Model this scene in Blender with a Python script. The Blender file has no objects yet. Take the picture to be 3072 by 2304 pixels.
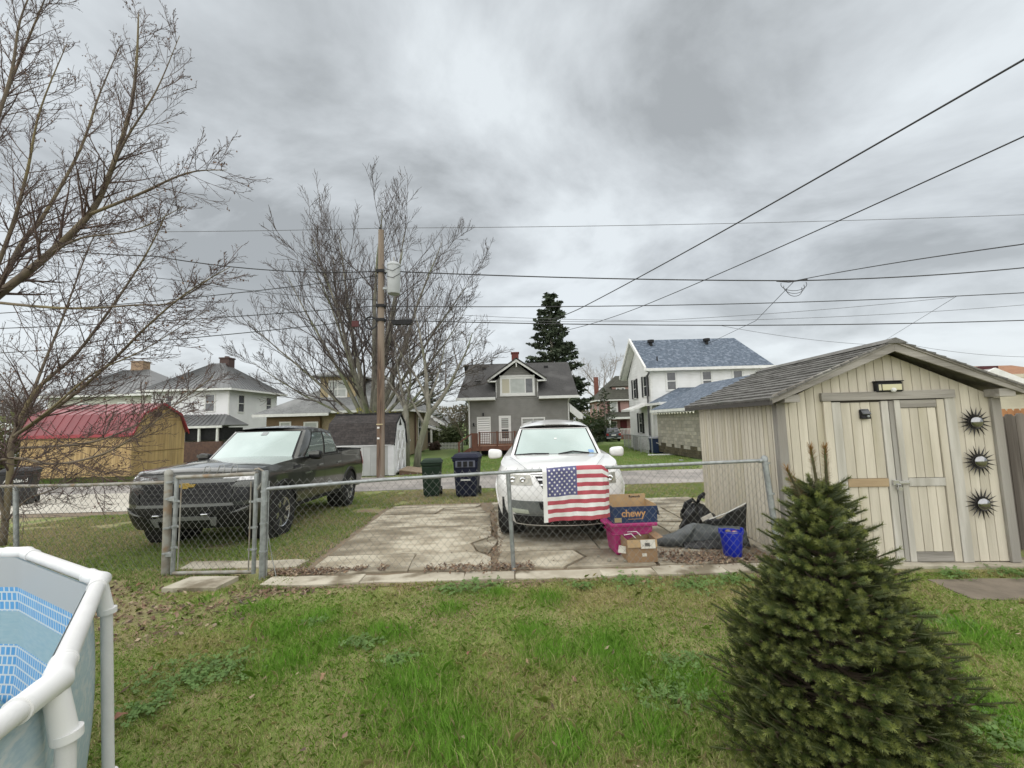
import bpy, bmesh, math, random
import numpy as np
from mathutils import Vector, Matrix

# ------------------------------------------------------------------ camera, sky, sun, exposure
SC = bpy.context.scene
COL = SC.collection
rad = math.radians
random.seed(7)
RNG = np.random.default_rng(11)

cam_data = bpy.data.cameras.new('camera')
cam = bpy.data.objects.new('camera', cam_data)
COL.objects.link(cam)
SC.camera = cam
cam_data.sensor_width = 36.0
cam_data.lens = 1230.0 / 3072.0 * 36.0
cam_data.clip_start = 0.05
cam_data.clip_end = 3000
P_, R_ = rad(5.2), rad(1.5)
fw = Vector((0, math.cos(P_), math.sin(P_)))
r0 = Vector((1, 0, 0)); u0 = r0.cross(fw)
rt = r0 * math.cos(R_) - u0 * math.sin(R_)
up = u0 * math.cos(R_) + r0 * math.sin(R_)
cam.matrix_world = Matrix(((rt.x, up.x, -fw.x, 0), (rt.y, up.y, -fw.y, 0), (rt.z, up.z, -fw.z, 1.75), (0, 0, 0, 1)))

world = bpy.data.worlds.new('World')
SC.world = world
world.use_nodes = True
SUN_EL, SUN_AZ = rad(52), rad(212)
def build_world():
    nt = world.node_tree; N = nt.nodes; L = nt.links
    N.clear()
    out = N.new('ShaderNodeOutputWorld'); bg = N.new('ShaderNodeBackground')
    L.new(bg.outputs[0], out.inputs[0])
    sky = N.new('ShaderNodeTexSky'); sky.sky_type = 'NISHITA'; sky.sun_disc = False
    sky.sun_elevation = SUN_EL; sky.sun_rotation = SUN_AZ
    skym = N.new('ShaderNodeVectorMath'); skym.operation = 'SCALE'; skym.inputs['Scale'].default_value = 0.06
    L.new(sky.outputs[0], skym.inputs[0])
    tc = N.new('ShaderNodeTexCoord')
    sep = N.new('ShaderNodeSeparateXYZ'); L.new(tc.outputs['Generated'], sep.inputs[0])
    zc = N.new('ShaderNodeMath'); zc.operation = 'MAXIMUM'; zc.inputs[1].default_value = 0.0
    L.new(sep.outputs[2], zc.inputs[0])
    za = N.new('ShaderNodeMath'); za.operation = 'ADD'; za.inputs[1].default_value = 0.30
    L.new(zc.outputs[0], za.inputs[0])
    dx = N.new('ShaderNodeMath'); dx.operation = 'DIVIDE'; L.new(sep.outputs[0], dx.inputs[0]); L.new(za.outputs[0], dx.inputs[1])
    dy = N.new('ShaderNodeMath'); dy.operation = 'DIVIDE'; L.new(sep.outputs[1], dy.inputs[0]); L.new(za.outputs[0], dy.inputs[1])
    cb = N.new('ShaderNodeCombineXYZ'); L.new(dx.outputs[0], cb.inputs[0]); L.new(dy.outputs[0], cb.inputs[1])
    mp = N.new('ShaderNodeMapping'); mp.inputs['Location'].default_value = (3.1, 1.7, 0); mp.inputs['Rotation'].default_value = (0, 0, rad(28))
    mp.inputs['Scale'].default_value = (0.95, 1.1, 1)
    L.new(cb.outputs[0], mp.inputs[0])
    n1 = N.new('ShaderNodeTexNoise'); n1.inputs['Scale'].default_value = 1.35; n1.inputs['Detail'].default_value = 7
    n1.inputs['Roughness'].default_value = 0.57; n1.inputs['Distortion'].default_value = 0.35
    L.new(mp.outputs[0], n1.inputs[0])
    rp = N.new('ShaderNodeValToRGB'); L.new(n1.outputs[0], rp.inputs[0])
    e = rp.color_ramp.elements
    e[0].position = 0.38; e[0].color = (0.165, 0.175, 0.18, 1)
    e[1].position = 0.62; e[1].color = (0.325, 0.346, 0.358, 1)
    m = rp.color_ramp.elements.new(0.50); m.color = (0.248, 0.263, 0.273, 1)
    # the cloud deck is thinner towards the horizon
    hz = N.new('ShaderNodeMapRange'); hz.inputs['From Min'].default_value = 0.0; hz.inputs['From Max'].default_value = 0.30
    hz.inputs['To Min'].default_value = 0.62; hz.inputs['To Max'].default_value = 0.0
    L.new(zc.outputs[0], hz.inputs['Value'])
    mh = N.new('ShaderNodeMix'); mh.data_type = 'RGBA'
    L.new(hz.outputs[0], mh.inputs['Factor']); L.new(rp.outputs[0], mh.inputs['A']); mh.inputs['B'].default_value = (0.335, 0.35, 0.356, 1)
    mx = N.new('ShaderNodeMix'); mx.data_type = 'RGBA'; mx.inputs['Factor'].default_value = 0.93
    L.new(skym.outputs[0], mx.inputs['A']); L.new(mh.outputs['Result'], mx.inputs['B'])
    L.new(mx.outputs['Result'], bg.inputs[0])
    bg.inputs['Strength'].default_value = 1.0
build_world()

sun_d = bpy.data.lights.new('sun', 'SUN'); sun_d.energy = 1.5; sun_d.angle = rad(160); sun_d.color = (1.0, 0.97, 0.92)
sun = bpy.data.objects.new('sun', sun_d); COL.objects.link(sun)
sun.location = (0, 0, 30)
_sd = Vector((math.cos(SUN_EL) * math.sin(SUN_AZ), math.cos(SUN_EL) * math.cos(SUN_AZ), math.sin(SUN_EL)))
sun.rotation_euler = _sd.to_track_quat('Z', 'Y').to_euler()
SC.view_settings.view_transform = 'Standard'
SC.view_settings.look = 'None'
SC.view_settings.exposure = 1.36
SC.view_settings.gamma = 1.0
SC.cycles.diffuse_bounces = 5

# ------------------------------------------------------------------ helpers
GY = [(-80, 0), (5.6, 0), (8.5, -.1), (11, -.28), (13, -.35), (17, -.38), (32, -.74), (60, -1.1), (300, -1.6), (2500, -2.5)]
GA = np.array([a for a, b in GY]); GB = np.array([b for a, b in GY])
def zg(y): return float(np.interp(y, GA, GB))

class MB:
    def __init__(s): s.v = []; s.f = []; s.M = None
    def add(s, vs, fs):
        o = len(s.v)
        if s.M is not None: vs = [tuple(s.M @ Vector(p)) for p in vs]
        s.v.extend([tuple(p) for p in vs]); s.f.extend([tuple(i + o for i in f) for f in fs]); return s
    def box(s, x0, x1, y0, y1, z0, z1):
        return s.add([(x0, y0, z0), (x1, y0, z0), (x1, y1, z0), (x0, y1, z0), (x0, y0, z1), (x1, y0, z1), (x1, y1, z1), (x0, y1, z1)],
                     [(0, 3, 2, 1), (4, 5, 6, 7), (0, 1, 5, 4), (1, 2, 6, 5), (2, 3, 7, 6), (3, 0, 4, 7)])
    def hexa(s, b, t):   # bottom 4, top 4 points
        return s.add(list(b) + list(t), [(0, 3, 2, 1), (4, 5, 6, 7), (0, 1, 5, 4), (1, 2, 6, 5), (2, 3, 7, 6), (3, 0, 4, 7)])
    def beam(s, a, b, w, h, upv=(0, 0, 1)):
        a = Vector(a); b = Vector(b); d = (b - a).normalized(); u = Vector(upv)
        sx = d.cross(u)
        if sx.length < 1e-4: sx = d.cross(Vector((1, 0, 0)))
        sx.normalize(); sz = sx.cross(d)
        sx *= w / 2; sz *= h / 2
        return s.hexa([a - sx - sz, a + sx - sz, a + sx + sz, a - sx + sz], [b - sx - sz, b + sx - sz, b + sx + sz, b - sx + sz])
    def tube(s, pts, r, n=8, cap=True):
        pts = [Vector(p) for p in pts]; k = len(pts)
        if k < 2: return s
        rs = r if hasattr(r, '__len__') else [r] * k
        d0 = (pts[1] - pts[0]).normalized()
        ref = Vector((0, 0, 1)) if abs(d0.z) < .9 else Vector((1, 0, 0))
        x = d0.cross(ref).normalized(); vs = []; fs = []
        for i in range(k):
            if i == 0: d = pts[1] - pts[0]
            elif i == k - 1: d = pts[-1] - pts[-2]
            else: d = pts[i + 1] - pts[i - 1]
            d.normalize()
            x = (x - d * x.dot(d))
            if x.length < 1e-6: x = d.orthogonal()
            x.normalize(); y = d.cross(x)
            for j in range(n):
                a = 2 * math.pi * j / n
                vs.append(pts[i] + (x * math.cos(a) + y * math.sin(a)) * rs[i])
        for i in range(k - 1):
            for j in range(n):
                fs.append((i * n + j, i * n + (j + 1) % n, (i + 1) * n + (j + 1) % n, (i + 1) * n + j))
        if cap and n > 3:
            fs.append(tuple(range(n - 1, -1, -1))); fs.append(tuple((k - 1) * n + j for j in range(n)))
        return s.add(vs, fs)
    def cyl(s, c, r, h, n=16, r2=None, axis='z'):
        c = Vector(c); d = {'z': Vector((0, 0, 1)), 'x': Vector((1, 0, 0)), 'y': Vector((0, 1, 0))}[axis]
        return s.tube([c, c + d * h], [r, r if r2 is None else r2], n)
    def lathe(s, c, prof, n=24, axis='z', cap=True):
        c = Vector(c); vs = []; fs = []; k = len(prof)
        for (r, h) in prof:
            for j in range(n):
                a = 2 * math.pi * j / n; u, v = r * math.cos(a), r * math.sin(a)
                vs.append(c + (Vector((u, v, h)) if axis == 'z' else Vector((h, u, v)) if axis == 'x' else Vector((u, h, v))))
        for i in range(k - 1):
            for j in range(n): fs.append((i * n + j, i * n + (j + 1) % n, (i + 1) * n + (j + 1) % n, (i + 1) * n + j))
        if cap: fs.append(tuple(range(n - 1, -1, -1))); fs.append(tuple((k - 1) * n + j for j in range(n)))
        return s.add(vs, fs)
    def prism(s, poly, d):   # poly: 3d points, d: extrude vector
        d = Vector(d); a = [Vector(p) for p in poly]; n = len(a)
        return s.add(a + [p + d for p in a], [tuple(range(n - 1, -1, -1)), tuple(range(n, 2 * n))] + [(i, (i + 1) % n, n + (i + 1) % n, n + i) for i in range(n)])
    def poly(s, pts): return s.add(pts, [tuple(range(len(pts)))])
    def grid(s, fn, nu, nv, wrapu=False):
        vs = [fn(i / nu, j / nv) for j in range(nv + 1) for i in range(nu + 1)]
        fs = [(j * (nu + 1) + i, j * (nu + 1) + i + 1, (j + 1) * (nu + 1) + i + 1, (j + 1) * (nu + 1) + i) for j in range(nv) for i in range(nu)]
        return s.add(vs, fs)
    def mesh(s, name):
        me = bpy.data.meshes.new(name); me.from_pydata(s.v, [], s.f); me.validate(); me.update(); return me
    def build(s, name, mat, parent=None, smooth=False, bev=0, fix=True, solid=0):
        me = s.mesh(name)
        if fix:
            bm = bmesh.new(); bm.from_mesh(me)
            bmesh.ops.recalc_face_normals(bm, faces=bm.faces); bm.to_mesh(me); bm.free()
        return obj(name, me, mat, parent, smooth, bev, solid)

def obj(name, me, mat, parent=None, smooth=False, bev=0, solid=0):
    o = bpy.data.objects.new(name, me); COL.objects.link(o)
    for m in (mat if isinstance(mat, (list, tuple)) else [mat]):
        if m is not None and len(me.materials) < (len(mat) if isinstance(mat, (list, tuple)) else 1): me.materials.append(m)
    if smooth:
        me.polygons.foreach_set('use_smooth', [True] * len(me.polygons))
        if smooth != True:
            me.set_sharp_from_angle(angle=rad(smooth))
    if solid:
        md = o.modifiers.new('solidify', 'SOLIDIFY'); md.thickness = solid; md.offset = 0
    if bev:
        md = o.modifiers.new('bevel', 'BEVEL'); md.width = bev; md.segments = 2; md.limit_method = 'ANGLE'
    if parent is not None: o.parent = parent
    return o
def tag(o, label=None, cat=None, group=None, kind=None):
    if label: o['label'] = label
    if cat: o['category'] = cat
    if group: o['group'] = group
    if kind: o['kind'] = kind
    return o
def thing(name, label, cat, loc=(0, 0, 0), rz=0, group=None, rx=0, ry=0):
    o = bpy.data.objects.new(name, None); COL.objects.link(o); o.empty_display_size = .2
    o.location = loc; o.rotation_euler = (rad(rx), rad(ry), rad(rz))
    return tag(o, label, cat, group)
def dup(o, parent=None, loc=None, rz=None, label=None):
    c = o.copy(); COL.objects.link(c); c.parent = parent
    if loc is not None: c.location = loc
    if rz is not None: c.rotation_euler = (c.rotation_euler[0], c.rotation_euler[1], rad(rz))
    if label: c['label'] = label
    for ch in list(o.children): dup(ch, c)
    return c
def text(name, body, size, mat, parent, M, ext=.001, bold=0.0, space=1.0):
    cu = bpy.data.curves.new(name, 'FONT'); cu.body = body; cu.size = size; cu.extrude = ext; cu.align_x = 'CENTER'; cu.align_y = 'CENTER'
    cu.offset = bold; cu.space_character = space; cu.resolution_u = 3
    t = bpy.data.objects.new(name, cu)
    me = bpy.data.meshes.new_from_object(t); bpy.data.objects.remove(t); bpy.data.curves.remove(cu)
    me.transform(M)
    return obj(name, me, mat, parent)

# ------------------------------------------------------------------ materials
MATS = {}
def mat(name, c1, c2=None, scale=6., rough=.7, bump=0., bscale=None, metal=0., stretch=(1, 1, 1), detail=5., lo=.35, hi=.65,
        vary=0., spec=.5, coat=0., c3=None, s3=1.2, f3=(.5, .7), trans=0., alpha=1., attr=None, rvar=0., tl=0.):
    m = bpy.data.materials.new(name); m.use_nodes = True; nt = m.node_tree; N = nt.nodes; L = nt.links
    b = N['Principled BSDF']; MATS[name] = m
    b.inputs['Roughness'].default_value = rough; b.inputs['Metallic'].default_value = metal
    b.inputs['Specular IOR Level'].default_value = spec; b.inputs['Coat Weight'].default_value = coat; b.inputs['Coat Roughness'].default_value = .04
    b.inputs['Transmission Weight'].default_value = trans; b.inputs['Alpha'].default_value = alpha
    tc = N.new('ShaderNodeTexCoord'); mp = N.new('ShaderNodeMapping'); mp.inputs['Scale'].default_value = stretch
    oi = N.new('ShaderNodeObjectInfo')
    off = N.new('ShaderNodeVectorMath'); off.operation = 'ADD'; L.new(tc.outputs['Object'], off.inputs[0])
    sc = N.new('ShaderNodeVectorMath'); sc.operation = 'SCALE'; sc.inputs[0].default_value = (13.1, 7.7, 5.3); L.new(oi.outputs['Random'], sc.inputs['Scale'])
    L.new(sc.outputs[0], off.inputs[1]); L.new(off.outputs[0], mp.inputs[0])
    def noise(s, d=detail):
        n = N.new('ShaderNodeTexNoise'); n.inputs['Scale'].default_value = s; n.inputs['Detail'].default_value = d; L.new(mp.outputs[0], n.inputs[0]); return n
    def mixc(f, a, bb):
        x = N.new('ShaderNodeMix'); x.data_type = 'RGBA'
        for so, v in (('Factor', f), ('A', a), ('B', bb)):
            if isinstance(v, (tuple, list)): x.inputs[so].default_value = (*v, 1)
            elif isinstance(v, float): x.inputs[so].default_value = v
            else: L.new(v, x.inputs[so])
        return x.outputs['Result']
    def rng(v, a, bb):
        r = N.new('ShaderNodeMapRange'); r.interpolation_type = 'SMOOTHSTEP'; r.inputs['From Min'].default_value = a; r.inputs['From Max'].default_value = bb; L.new(v, r.inputs['Value']); return r.outputs[0]
    col = None
    n1 = None
    if attr:
        a = N.new('ShaderNodeAttribute'); a.attribute_name = attr; col = a.outputs['Color']
    elif c2 is not None:
        n1 = noise(scale); col = mixc(rng(n1.outputs[0], lo, hi), tuple(c1), tuple(c2))
    if c3 is not None:
        n3 = noise(s3, 6.); col = mixc(rng(n3.outputs[0], *f3), col if col is not None else tuple(c1), tuple(c3))
    if vary:
        hsv = N.new('ShaderNodeHueSaturation')
        r = N.new('ShaderNodeMapRange'); r.inputs['To Min'].default_value = 1 - vary; r.inputs['To Max'].default_value = 1 + vary; L.new(oi.outputs['Random'], r.inputs['Value'])
        L.new(r.outputs[0], hsv.inputs['Value'])
        if col is None: hsv.inputs['Color'].default_value = (*c1, 1)
        else: L.new(col, hsv.inputs['Color'])
        col = hsv.outputs[0]
    if col is None: b.inputs['Base Color'].default_value = (*c1, 1)
    else: L.new(col, b.inputs['Base Color'])
    if tl:
        tr = N.new('ShaderNodeBsdfTranslucent'); ms = N.new('ShaderNodeMixShader'); ms.inputs[0].default_value = tl
        if col is None: tr.inputs[0].default_value = (*c1, 1)
        else: L.new(col, tr.inputs[0])
        L.new(b.outputs[0], ms.inputs[1]); L.new(tr.outputs[0], ms.inputs[2]); L.new(ms.outputs[0], N['Material Output'].inputs[0])
    if rvar:
        nr = noise(scale * .7); r = N.new('ShaderNodeMapRange'); r.inputs['To Min'].default_value = rough - rvar; r.inputs['To Max'].default_value = rough + rvar
        L.new(nr.outputs[0], r.inputs['Value']); L.new(r.outputs[0], b.inputs['Roughness'])
    if bump:
        nb = noise(bscale or scale * 3); bp = N.new('ShaderNodeBump'); bp.inputs['Strength'].default_value = bump; bp.inputs['Distance'].default_value = .02
        L.new(nb.outputs[0], bp.inputs['Height']); L.new(bp.outputs[0], b.inputs['Normal'])
    return m

M = {}
def defmats():
    g = M
    g['concrete'] = mat('concrete', (.47, .425, .33), (.29, .25, .18), 3.6, .9, .5, 30, c3=(.155, .128, .085), s3=1.1, f3=(.47, .66), stretch=(.75, 1.2, 1), lo=.38, hi=.62, vary=.10)
    g['kerb'] = mat('kerb_concrete', (.48, .44, .35), (.36, .32, .245), 3, .9, .35, 30, c3=(.18, .15, .10), s3=2.2, f3=(.50, .66), vary=.08)
    g['apron'] = mat('apron_concrete', (.52, .49, .42), (.42, .39, .33), .6, .9, .2, 30, c3=(.30, .27, .22), s3=.35, f3=(.55, .75))
    g['asphalt'] = mat('alley_asphalt', (.30, .275, .25), (.21, .195, .18), 1.2, .92, .3, 60, c3=(.36, .33, .30), s3=.5, f3=(.5, .7))
    g['dirt'] = mat('dirt', (.16, .12, .08), (.22, .17, .11), 8, .95, .5, 40)
    g['galv'] = mat('galvanised_steel', (.36, .38, .38), (.27, .285, .28), 18, .5, .05, 60, metal=.55, rvar=.12)
    g['galvold'] = mat('weathered_steel', (.34, .335, .30), (.24, .21, .17), 9, .65, .05, 60, metal=.4, c3=(.27, .19, .12), s3=5, f3=(.55, .7))
    g['wire'] = mat('chain_wire', (.34, .345, .33), (.22, .22, .205), 9, .5, metal=.5)
    g['whitepaint'] = mat('white_paint', (.72, .72, .69), (.64, .64, .61), 4, .6)
    g['glass'] = mat('window_glass', (.055, .06, .065), (.03, .033, .038), 2, .06, spec=.8)
    g['blind'] = mat('window_blind', (.40, .42, .40), (.34, .36, .34), 3, .3, spec=.6)
    g['black'] = mat('black_plastic', (.012, .012, .013), (.02, .02, .021), 12, .65, spec=.25)
    g['rubber'] = mat('tyre_rubber', (.016, .016, .016), (.026, .025, .024), 14, .85, spec=.25)
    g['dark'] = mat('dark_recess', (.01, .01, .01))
    g['bark'] = mat('grey_bark', (.25, .235, .195), (.15, .14, .115), 7, .95, .6, 20, stretch=(1, 1, .3), c3=(.15, .17, .09), s3=1.1, f3=(.45, .7))
    g['twig'] = mat('twig_bark', (.095, .076, .07), (.06, .048, .045), 5, .9)
    g['ltwig'] = mat('maple_bark', (.17, .135, .095), (.10, .08, .065), 4, .9, c3=(.20, .165, .085), s3=.6, f3=(.45, .7))
    g['pole'] = mat('pole_wood', (.17, .115, .08), (.075, .05, .036), 14, .95, .8, 30, stretch=(1, 1, .10), c3=(.23, .185, .145), s3=1.6, f3=(.48, .62))
    g['cable'] = mat('black_cable', (.022, .022, .024), rough=.6)
    g['cablegrey'] = mat('grey_cable', (.09, .09, .095), rough=.6)
defmats()

# ------------------------------------------------------------------ noise on the ground plane
_perm = np.random.default_rng(5).random((256, 256))
def vn(x, y, s, o=0):
    x = np.asarray(x) * s + o * 17.3 + 1000; y = np.asarray(y) * s + o * 9.1 + 1000
    xi = np.floor(x).astype(int); yi = np.floor(y).astype(int); fx = x - xi; fy = y - yi
    fx = fx * fx * (3 - 2 * fx); fy = fy * fy * (3 - 2 * fy)
    g = lambda a, b: _perm[a % 256, b % 256]
    return (g(xi, yi) * (1 - fx) + g(xi + 1, yi) * fx) * (1 - fy) + (g(xi, yi + 1) * (1 - fx) + g(xi + 1, yi + 1) * fx) * fy
def fbm(x, y, s, o=0): return .5 * vn(x, y, s, o) + .3 * vn(x, y, s * 2.1, o + 1) + .2 * vn(x, y, s * 4.3, o + 2)
def yardz(x, y):
    x = np.asarray(x, float); y = np.asarray(y, float)
    fade = np.clip((4.5 - y) / .8, 0, 1) * np.clip((8 - np.abs(x)) / 2, 0, 1)
    return np.interp(y, GA, GB) + (fbm(x, y, 1.1, 3) - .5) * .05 * fade

# ------------------------------------------------------------------ ground sheet, alley, concrete
def ground():
    m = mat('ground_soil', (.175, .215, .055), (.27, .235, .115), 2.6, .95, .8, 60, c3=(.23, .165, .105), s3=.8, f3=(.55, .68))
    nt = m.node_tree; N = nt.nodes; L = nt.links; b = N['Principled BSDF']
    old = b.inputs['Base Color'].links[0].from_socket
    geo = N.new('ShaderNodeNewGeometry'); sp = N.new('ShaderNodeSeparateXYZ'); L.new(geo.outputs['Position'], sp.inputs[0])
    mr = N.new('ShaderNodeMapRange'); mr.inputs['From Min'].default_value = 16.6; mr.inputs['From Max'].default_value = 18.2; L.new(sp.outputs[1], mr.inputs['Value'])
    nz = N.new('ShaderNodeTexNoise'); nz.inputs['Scale'].default_value = .5; nz.inputs['Detail'].default_value = 8; L.new(geo.outputs['Position'], nz.inputs[0])
    rp = N.new('ShaderNodeValToRGB'); L.new(nz.outputs[0], rp.inputs[0])
    rp.color_ramp.elements[0].position = .35; rp.color_ramp.elements[0].color = (.085, .15, .03, 1)
    rp.color_ramp.elements[1].position = .68; rp.color_ramp.elements[1].color = (.15, .19, .055, 1)
    mx = N.new('ShaderNodeMix'); mx.data_type = 'RGBA'; L.new(mr.outputs[0], mx.inputs['Factor']); L.new(old, mx.inputs['A']); L.new(rp.outputs[0], mx.inputs['B'])
    L.new(mx.outputs['Result'], b.inputs['Base Color'])
    xs = np.concatenate([[-2000, -600, -200, -80, -30, -14], np.linspace(-9, 8, 120), [14, 30, 80, 200, 600, 2000]])
    ys = np.concatenate([[-60, -20, -5], np.linspace(-1, 5.6, 70), [6.5, 7.5, 8.5, 9.7, 11, 12, 13, 15, 17, 24, 32, 45, 60, 120, 300, 900, 2500]])
    X, Y = np.meshgrid(xs, ys); Z = yardz(X, Y)
    nx = len(xs); vs = np.stack([X, Y, Z], -1).reshape(-1, 3).tolist()
    fs = [(j * nx + i, j * nx + i + 1, (j + 1) * nx + i + 1, (j + 1) * nx + i) for j in range(len(ys) - 1) for i in range(nx - 1)]
    mb = MB(); mb.v = vs; mb.f = fs
    tag(mb.build('ground', m, smooth=True, fix=False), kind='structure')
ground()

def sheet(name, m, fn, ys, dz, kind='structure'):
    mb = MB(); vs = []
    for y in ys:
        a, b = fn(y); vs += [(a, y, zg(y) + dz), (b, y, zg(y) + dz)]
    mb.add(vs, [(2 * i, 2 * i + 1, 2 * i + 3, 2 * i + 2) for i in range(len(ys) - 1)])
    return tag(mb.build(name, m, fix=False), kind=kind)
def road():
    mb = MB(); xs = np.linspace(-70, 70, 141); rows = []
    for k, base in enumerate((13.25, 15, 16.85)):
        rows.append([(x, base + ((vn(x, k, 1.3) - .5) * .35 if k != 1 else 0), 0) for x in xs])
    vs = [(p[0], p[1], zg(p[1]) + .012) for r in rows for p in r]; n = len(xs)
    mb.add(vs, [(j * n + i, j * n + i + 1, (j + 1) * n + i + 1, (j + 1) * n + i) for j in range(2) for i in range(n - 1)])
    tag(mb.build('alley_road', M['asphalt'], fix=False), kind='structure')
    sheet('concrete_apron', M['apron'], lambda y: (-40, -7.6 - .1 * (y - 10)), [10.35, 11, 12, 13, 14.2], .02)
    sheet('dirt_verge', M['dirt'], lambda y: (-40, -8.0), [9.7, 10.5], .009)
road()

def clipslab(parent, name, m, poly, top, th=.07, jag=.02):
    """one concrete slab with chipped, uneven edges; poly is a list of (x, y)"""
    pts = []
    for i, p in enumerate(poly):
        q = poly[(i + 1) % len(poly)]; d = math.dist(p, q); k = max(1, int(d / .22)); L_ = max(d, 1e-6)
        nx, ny = -(q[1] - p[1]) / L_, (q[0] - p[0]) / L_
        for j in range(k):
            t = j / k; o = (random.random() - .5) * jag * (2 if j else .8)
            pts.append((p[0] + (q[0] - p[0]) * t + nx * o, p[1] + (q[1] - p[1]) * t + ny * o))
    mb = MB(); tilt = (random.random() - .5) * .012, (random.random() - .5) * .012; cx = sum(p[0] for p in pts) / len(pts); cy = sum(p[1] for p in pts) / len(pts)
    zt = lambda x, y: zg(y) + top + tilt[0] * (x - cx) + tilt[1] * (y - cy)
    mb.add([(x, y, zt(x, y)) for x, y in pts] + [(x, y, zg(y) - th) for x, y in pts],
           [tuple(range(len(pts)))] + [(i, len(pts) + i, len(pts) + (i + 1) % len(pts), (i + 1) % len(pts)) for i in range(len(pts))])
    return mb.build(name, m, parent, bev=.006)
def driveway():
    base = sheet('driveway', M['dirt'], lambda y: (-2.7 - .06 * (y - 4.9), 3.35 if y < 7.6 else 4.2), [4.62, 5.1, 5.6, 6.5, 7.5, 8.5, 9.4, 10.25], .008)
    L_ = lambda y: -2.45 - .075 * (y - 4.9)
    S = [  # left bay
        [(L_(4.95), 4.98), (-1.30, 5.02), (-1.34, 5.62), (L_(5.62), 5.62)],
        [(-1.28, 5.02), (-.30, 4.98), (-.33, 5.40), (-.5, 5.62), (-1.32, 5.62)],
        [(L_(5.65), 5.65), (-.54, 5.66), (-.66, 6.1), (-.38, 6.5), (-.42, 7.3), (L_(7.3), 7.28)],
        [(-.5, 5.65), (-.36, 5.60), (-.27, 6.3), (-.36, 6.46), (-.62, 6.08)],
        [(L_(7.33), 7.32), (-.44, 7.34), (-.5, 8.45), (L_(8.45), 8.45)],
        [(L_(8.5), 8.49), (-1.62, 8.5), (-1.6, 9.3), (L_(9.3), 9.35)],
        [(-1.58, 8.5), (-.6, 8.5), (-.75, 9.25), (-1.56, 9.3)],
        [(L_(9.4), 9.4), (-.9, 9.32), (-.8, 9.85), (L_(9.8), 9.8)],
        # right bay
        [(-.22, 5.02), (.55, 5.0), (.85, 5.35), (.75, 5.62), (-.2, 5.6)],
        [(.59, 4.99), (1.65, 5.0), (1.6, 5.6), (.79, 5.62), (.89, 5.35)],
        [(1.69, 5.0), (2.95, 5.0), (2.98, 5.6), (1.64, 5.6)],
        [(-.24, 5.65), (1.1, 5.66), (1.05, 7.2), (-.3, 7.2)],
        [(1.14, 5.66), (2.3, 5.64), (2.32, 7.2), (1.09, 7.2)],
        [(2.34, 5.64), (3.3, 5.64), (3.35, 7.0), (2.36, 7.2)],
        [(-.3, 7.25), (1.3, 7.25), (1.3, 8.6), (-.4, 8.6)], [(1.34, 7.25), (2.9, 7.25), (2.95, 8.6), (1.34, 8.6)], [(2.94, 7.26), (4.1, 7.7), (4.15, 8.6), (2.99, 8.6)],
        [(-.4, 8.65), (1.3, 8.65), (1.3, 10.1), (-.55, 10.1)], [(1.34, 8.65), (2.7, 8.65), (2.8, 10.15), (1.34, 10.1)], [(2.74, 8.65), (4.15, 8.65), (4.2, 10.2), (2.84, 10.15)],
    ]
    for p in S: clipslab(base, 'slab', M['concrete'], p, .03 + random.random() * .008)
    xs = [-2.85, -1.75, -.6, -.02, .95, 1.55, 2.35, 3.2]
    for a, b in zip(xs[:-1], xs[1:]):
        clipslab(base, 'kerb_stone', M['kerb'], [(a + .004, 4.70), (b - .004, 4.695), (b - .006, 4.93), (a + .006, 4.935)], .022 + random.random() * .014, jag=.045)
    gp = tag(clipslab(None, 'gate_path', M['kerb'], [(-4.25, 5.35), (-2.75, 5.27), (-2.7, 5.55), (-4.3, 5.62)], .018), kind='structure')
    ss = clipslab(None, 'stepping_stone', M['kerb'], [(-3.86, 4.62), (-3.26, 4.60), (-3.22, 4.92), (-3.80, 4.95)], .05, jag=.008)
    tag(ss, 'pale concrete stepping slab lying in the leaves before the gate', 'paving slab')
    pt = tag(clipslab(None, 'side_path', mat('brown_concrete', (.20, .165, .125), (.145, .12, .09), 4, .9, .3, 40), [(4.25, 4.42), (4.19, 3.95), (6.6, 3.72), (6.8, 4.28)], .02), kind='structure')
driveway()

# ------------------------------------------------------------------ building helpers (local coords, front faces -y)
def siding(mb, z0, z1, lim, step, lap=.018, place=lambda u, z, o: (u, -o, z)):
    """lapped boards: lim(z) -> (a, b) extent along the wall at height z"""
    n = max(1, round((z1 - z0) / step)); h = (z1 - z0) / n
    for i in range(n):
        a, b = z0 + i * h, z0 + (i + 1) * h
        l0, r0_ = lim(a); l1, r1 = lim(min(b, z1 - 1e-4))
        if r0_ - l0 < .02: continue
        mb.add([place(l0, a, lap), place(r0_, a, lap), place(r1, b, 0.002), place(l1, b, 0.002), place(l0, a, 0), place(r0_, a, 0)], [(0, 1, 2, 3), (4, 5, 1, 0)])
def place_for(side, off):
    if side == 'F': return lambda u, z, o: (u, off - o, z)
    if side == 'L': return lambda u, z, o: (off - o, u, z)
    if side == 'R': return lambda u, z, o: (off + o, u, z)
    return lambda u, z, o: (u, off + o, z)
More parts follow.
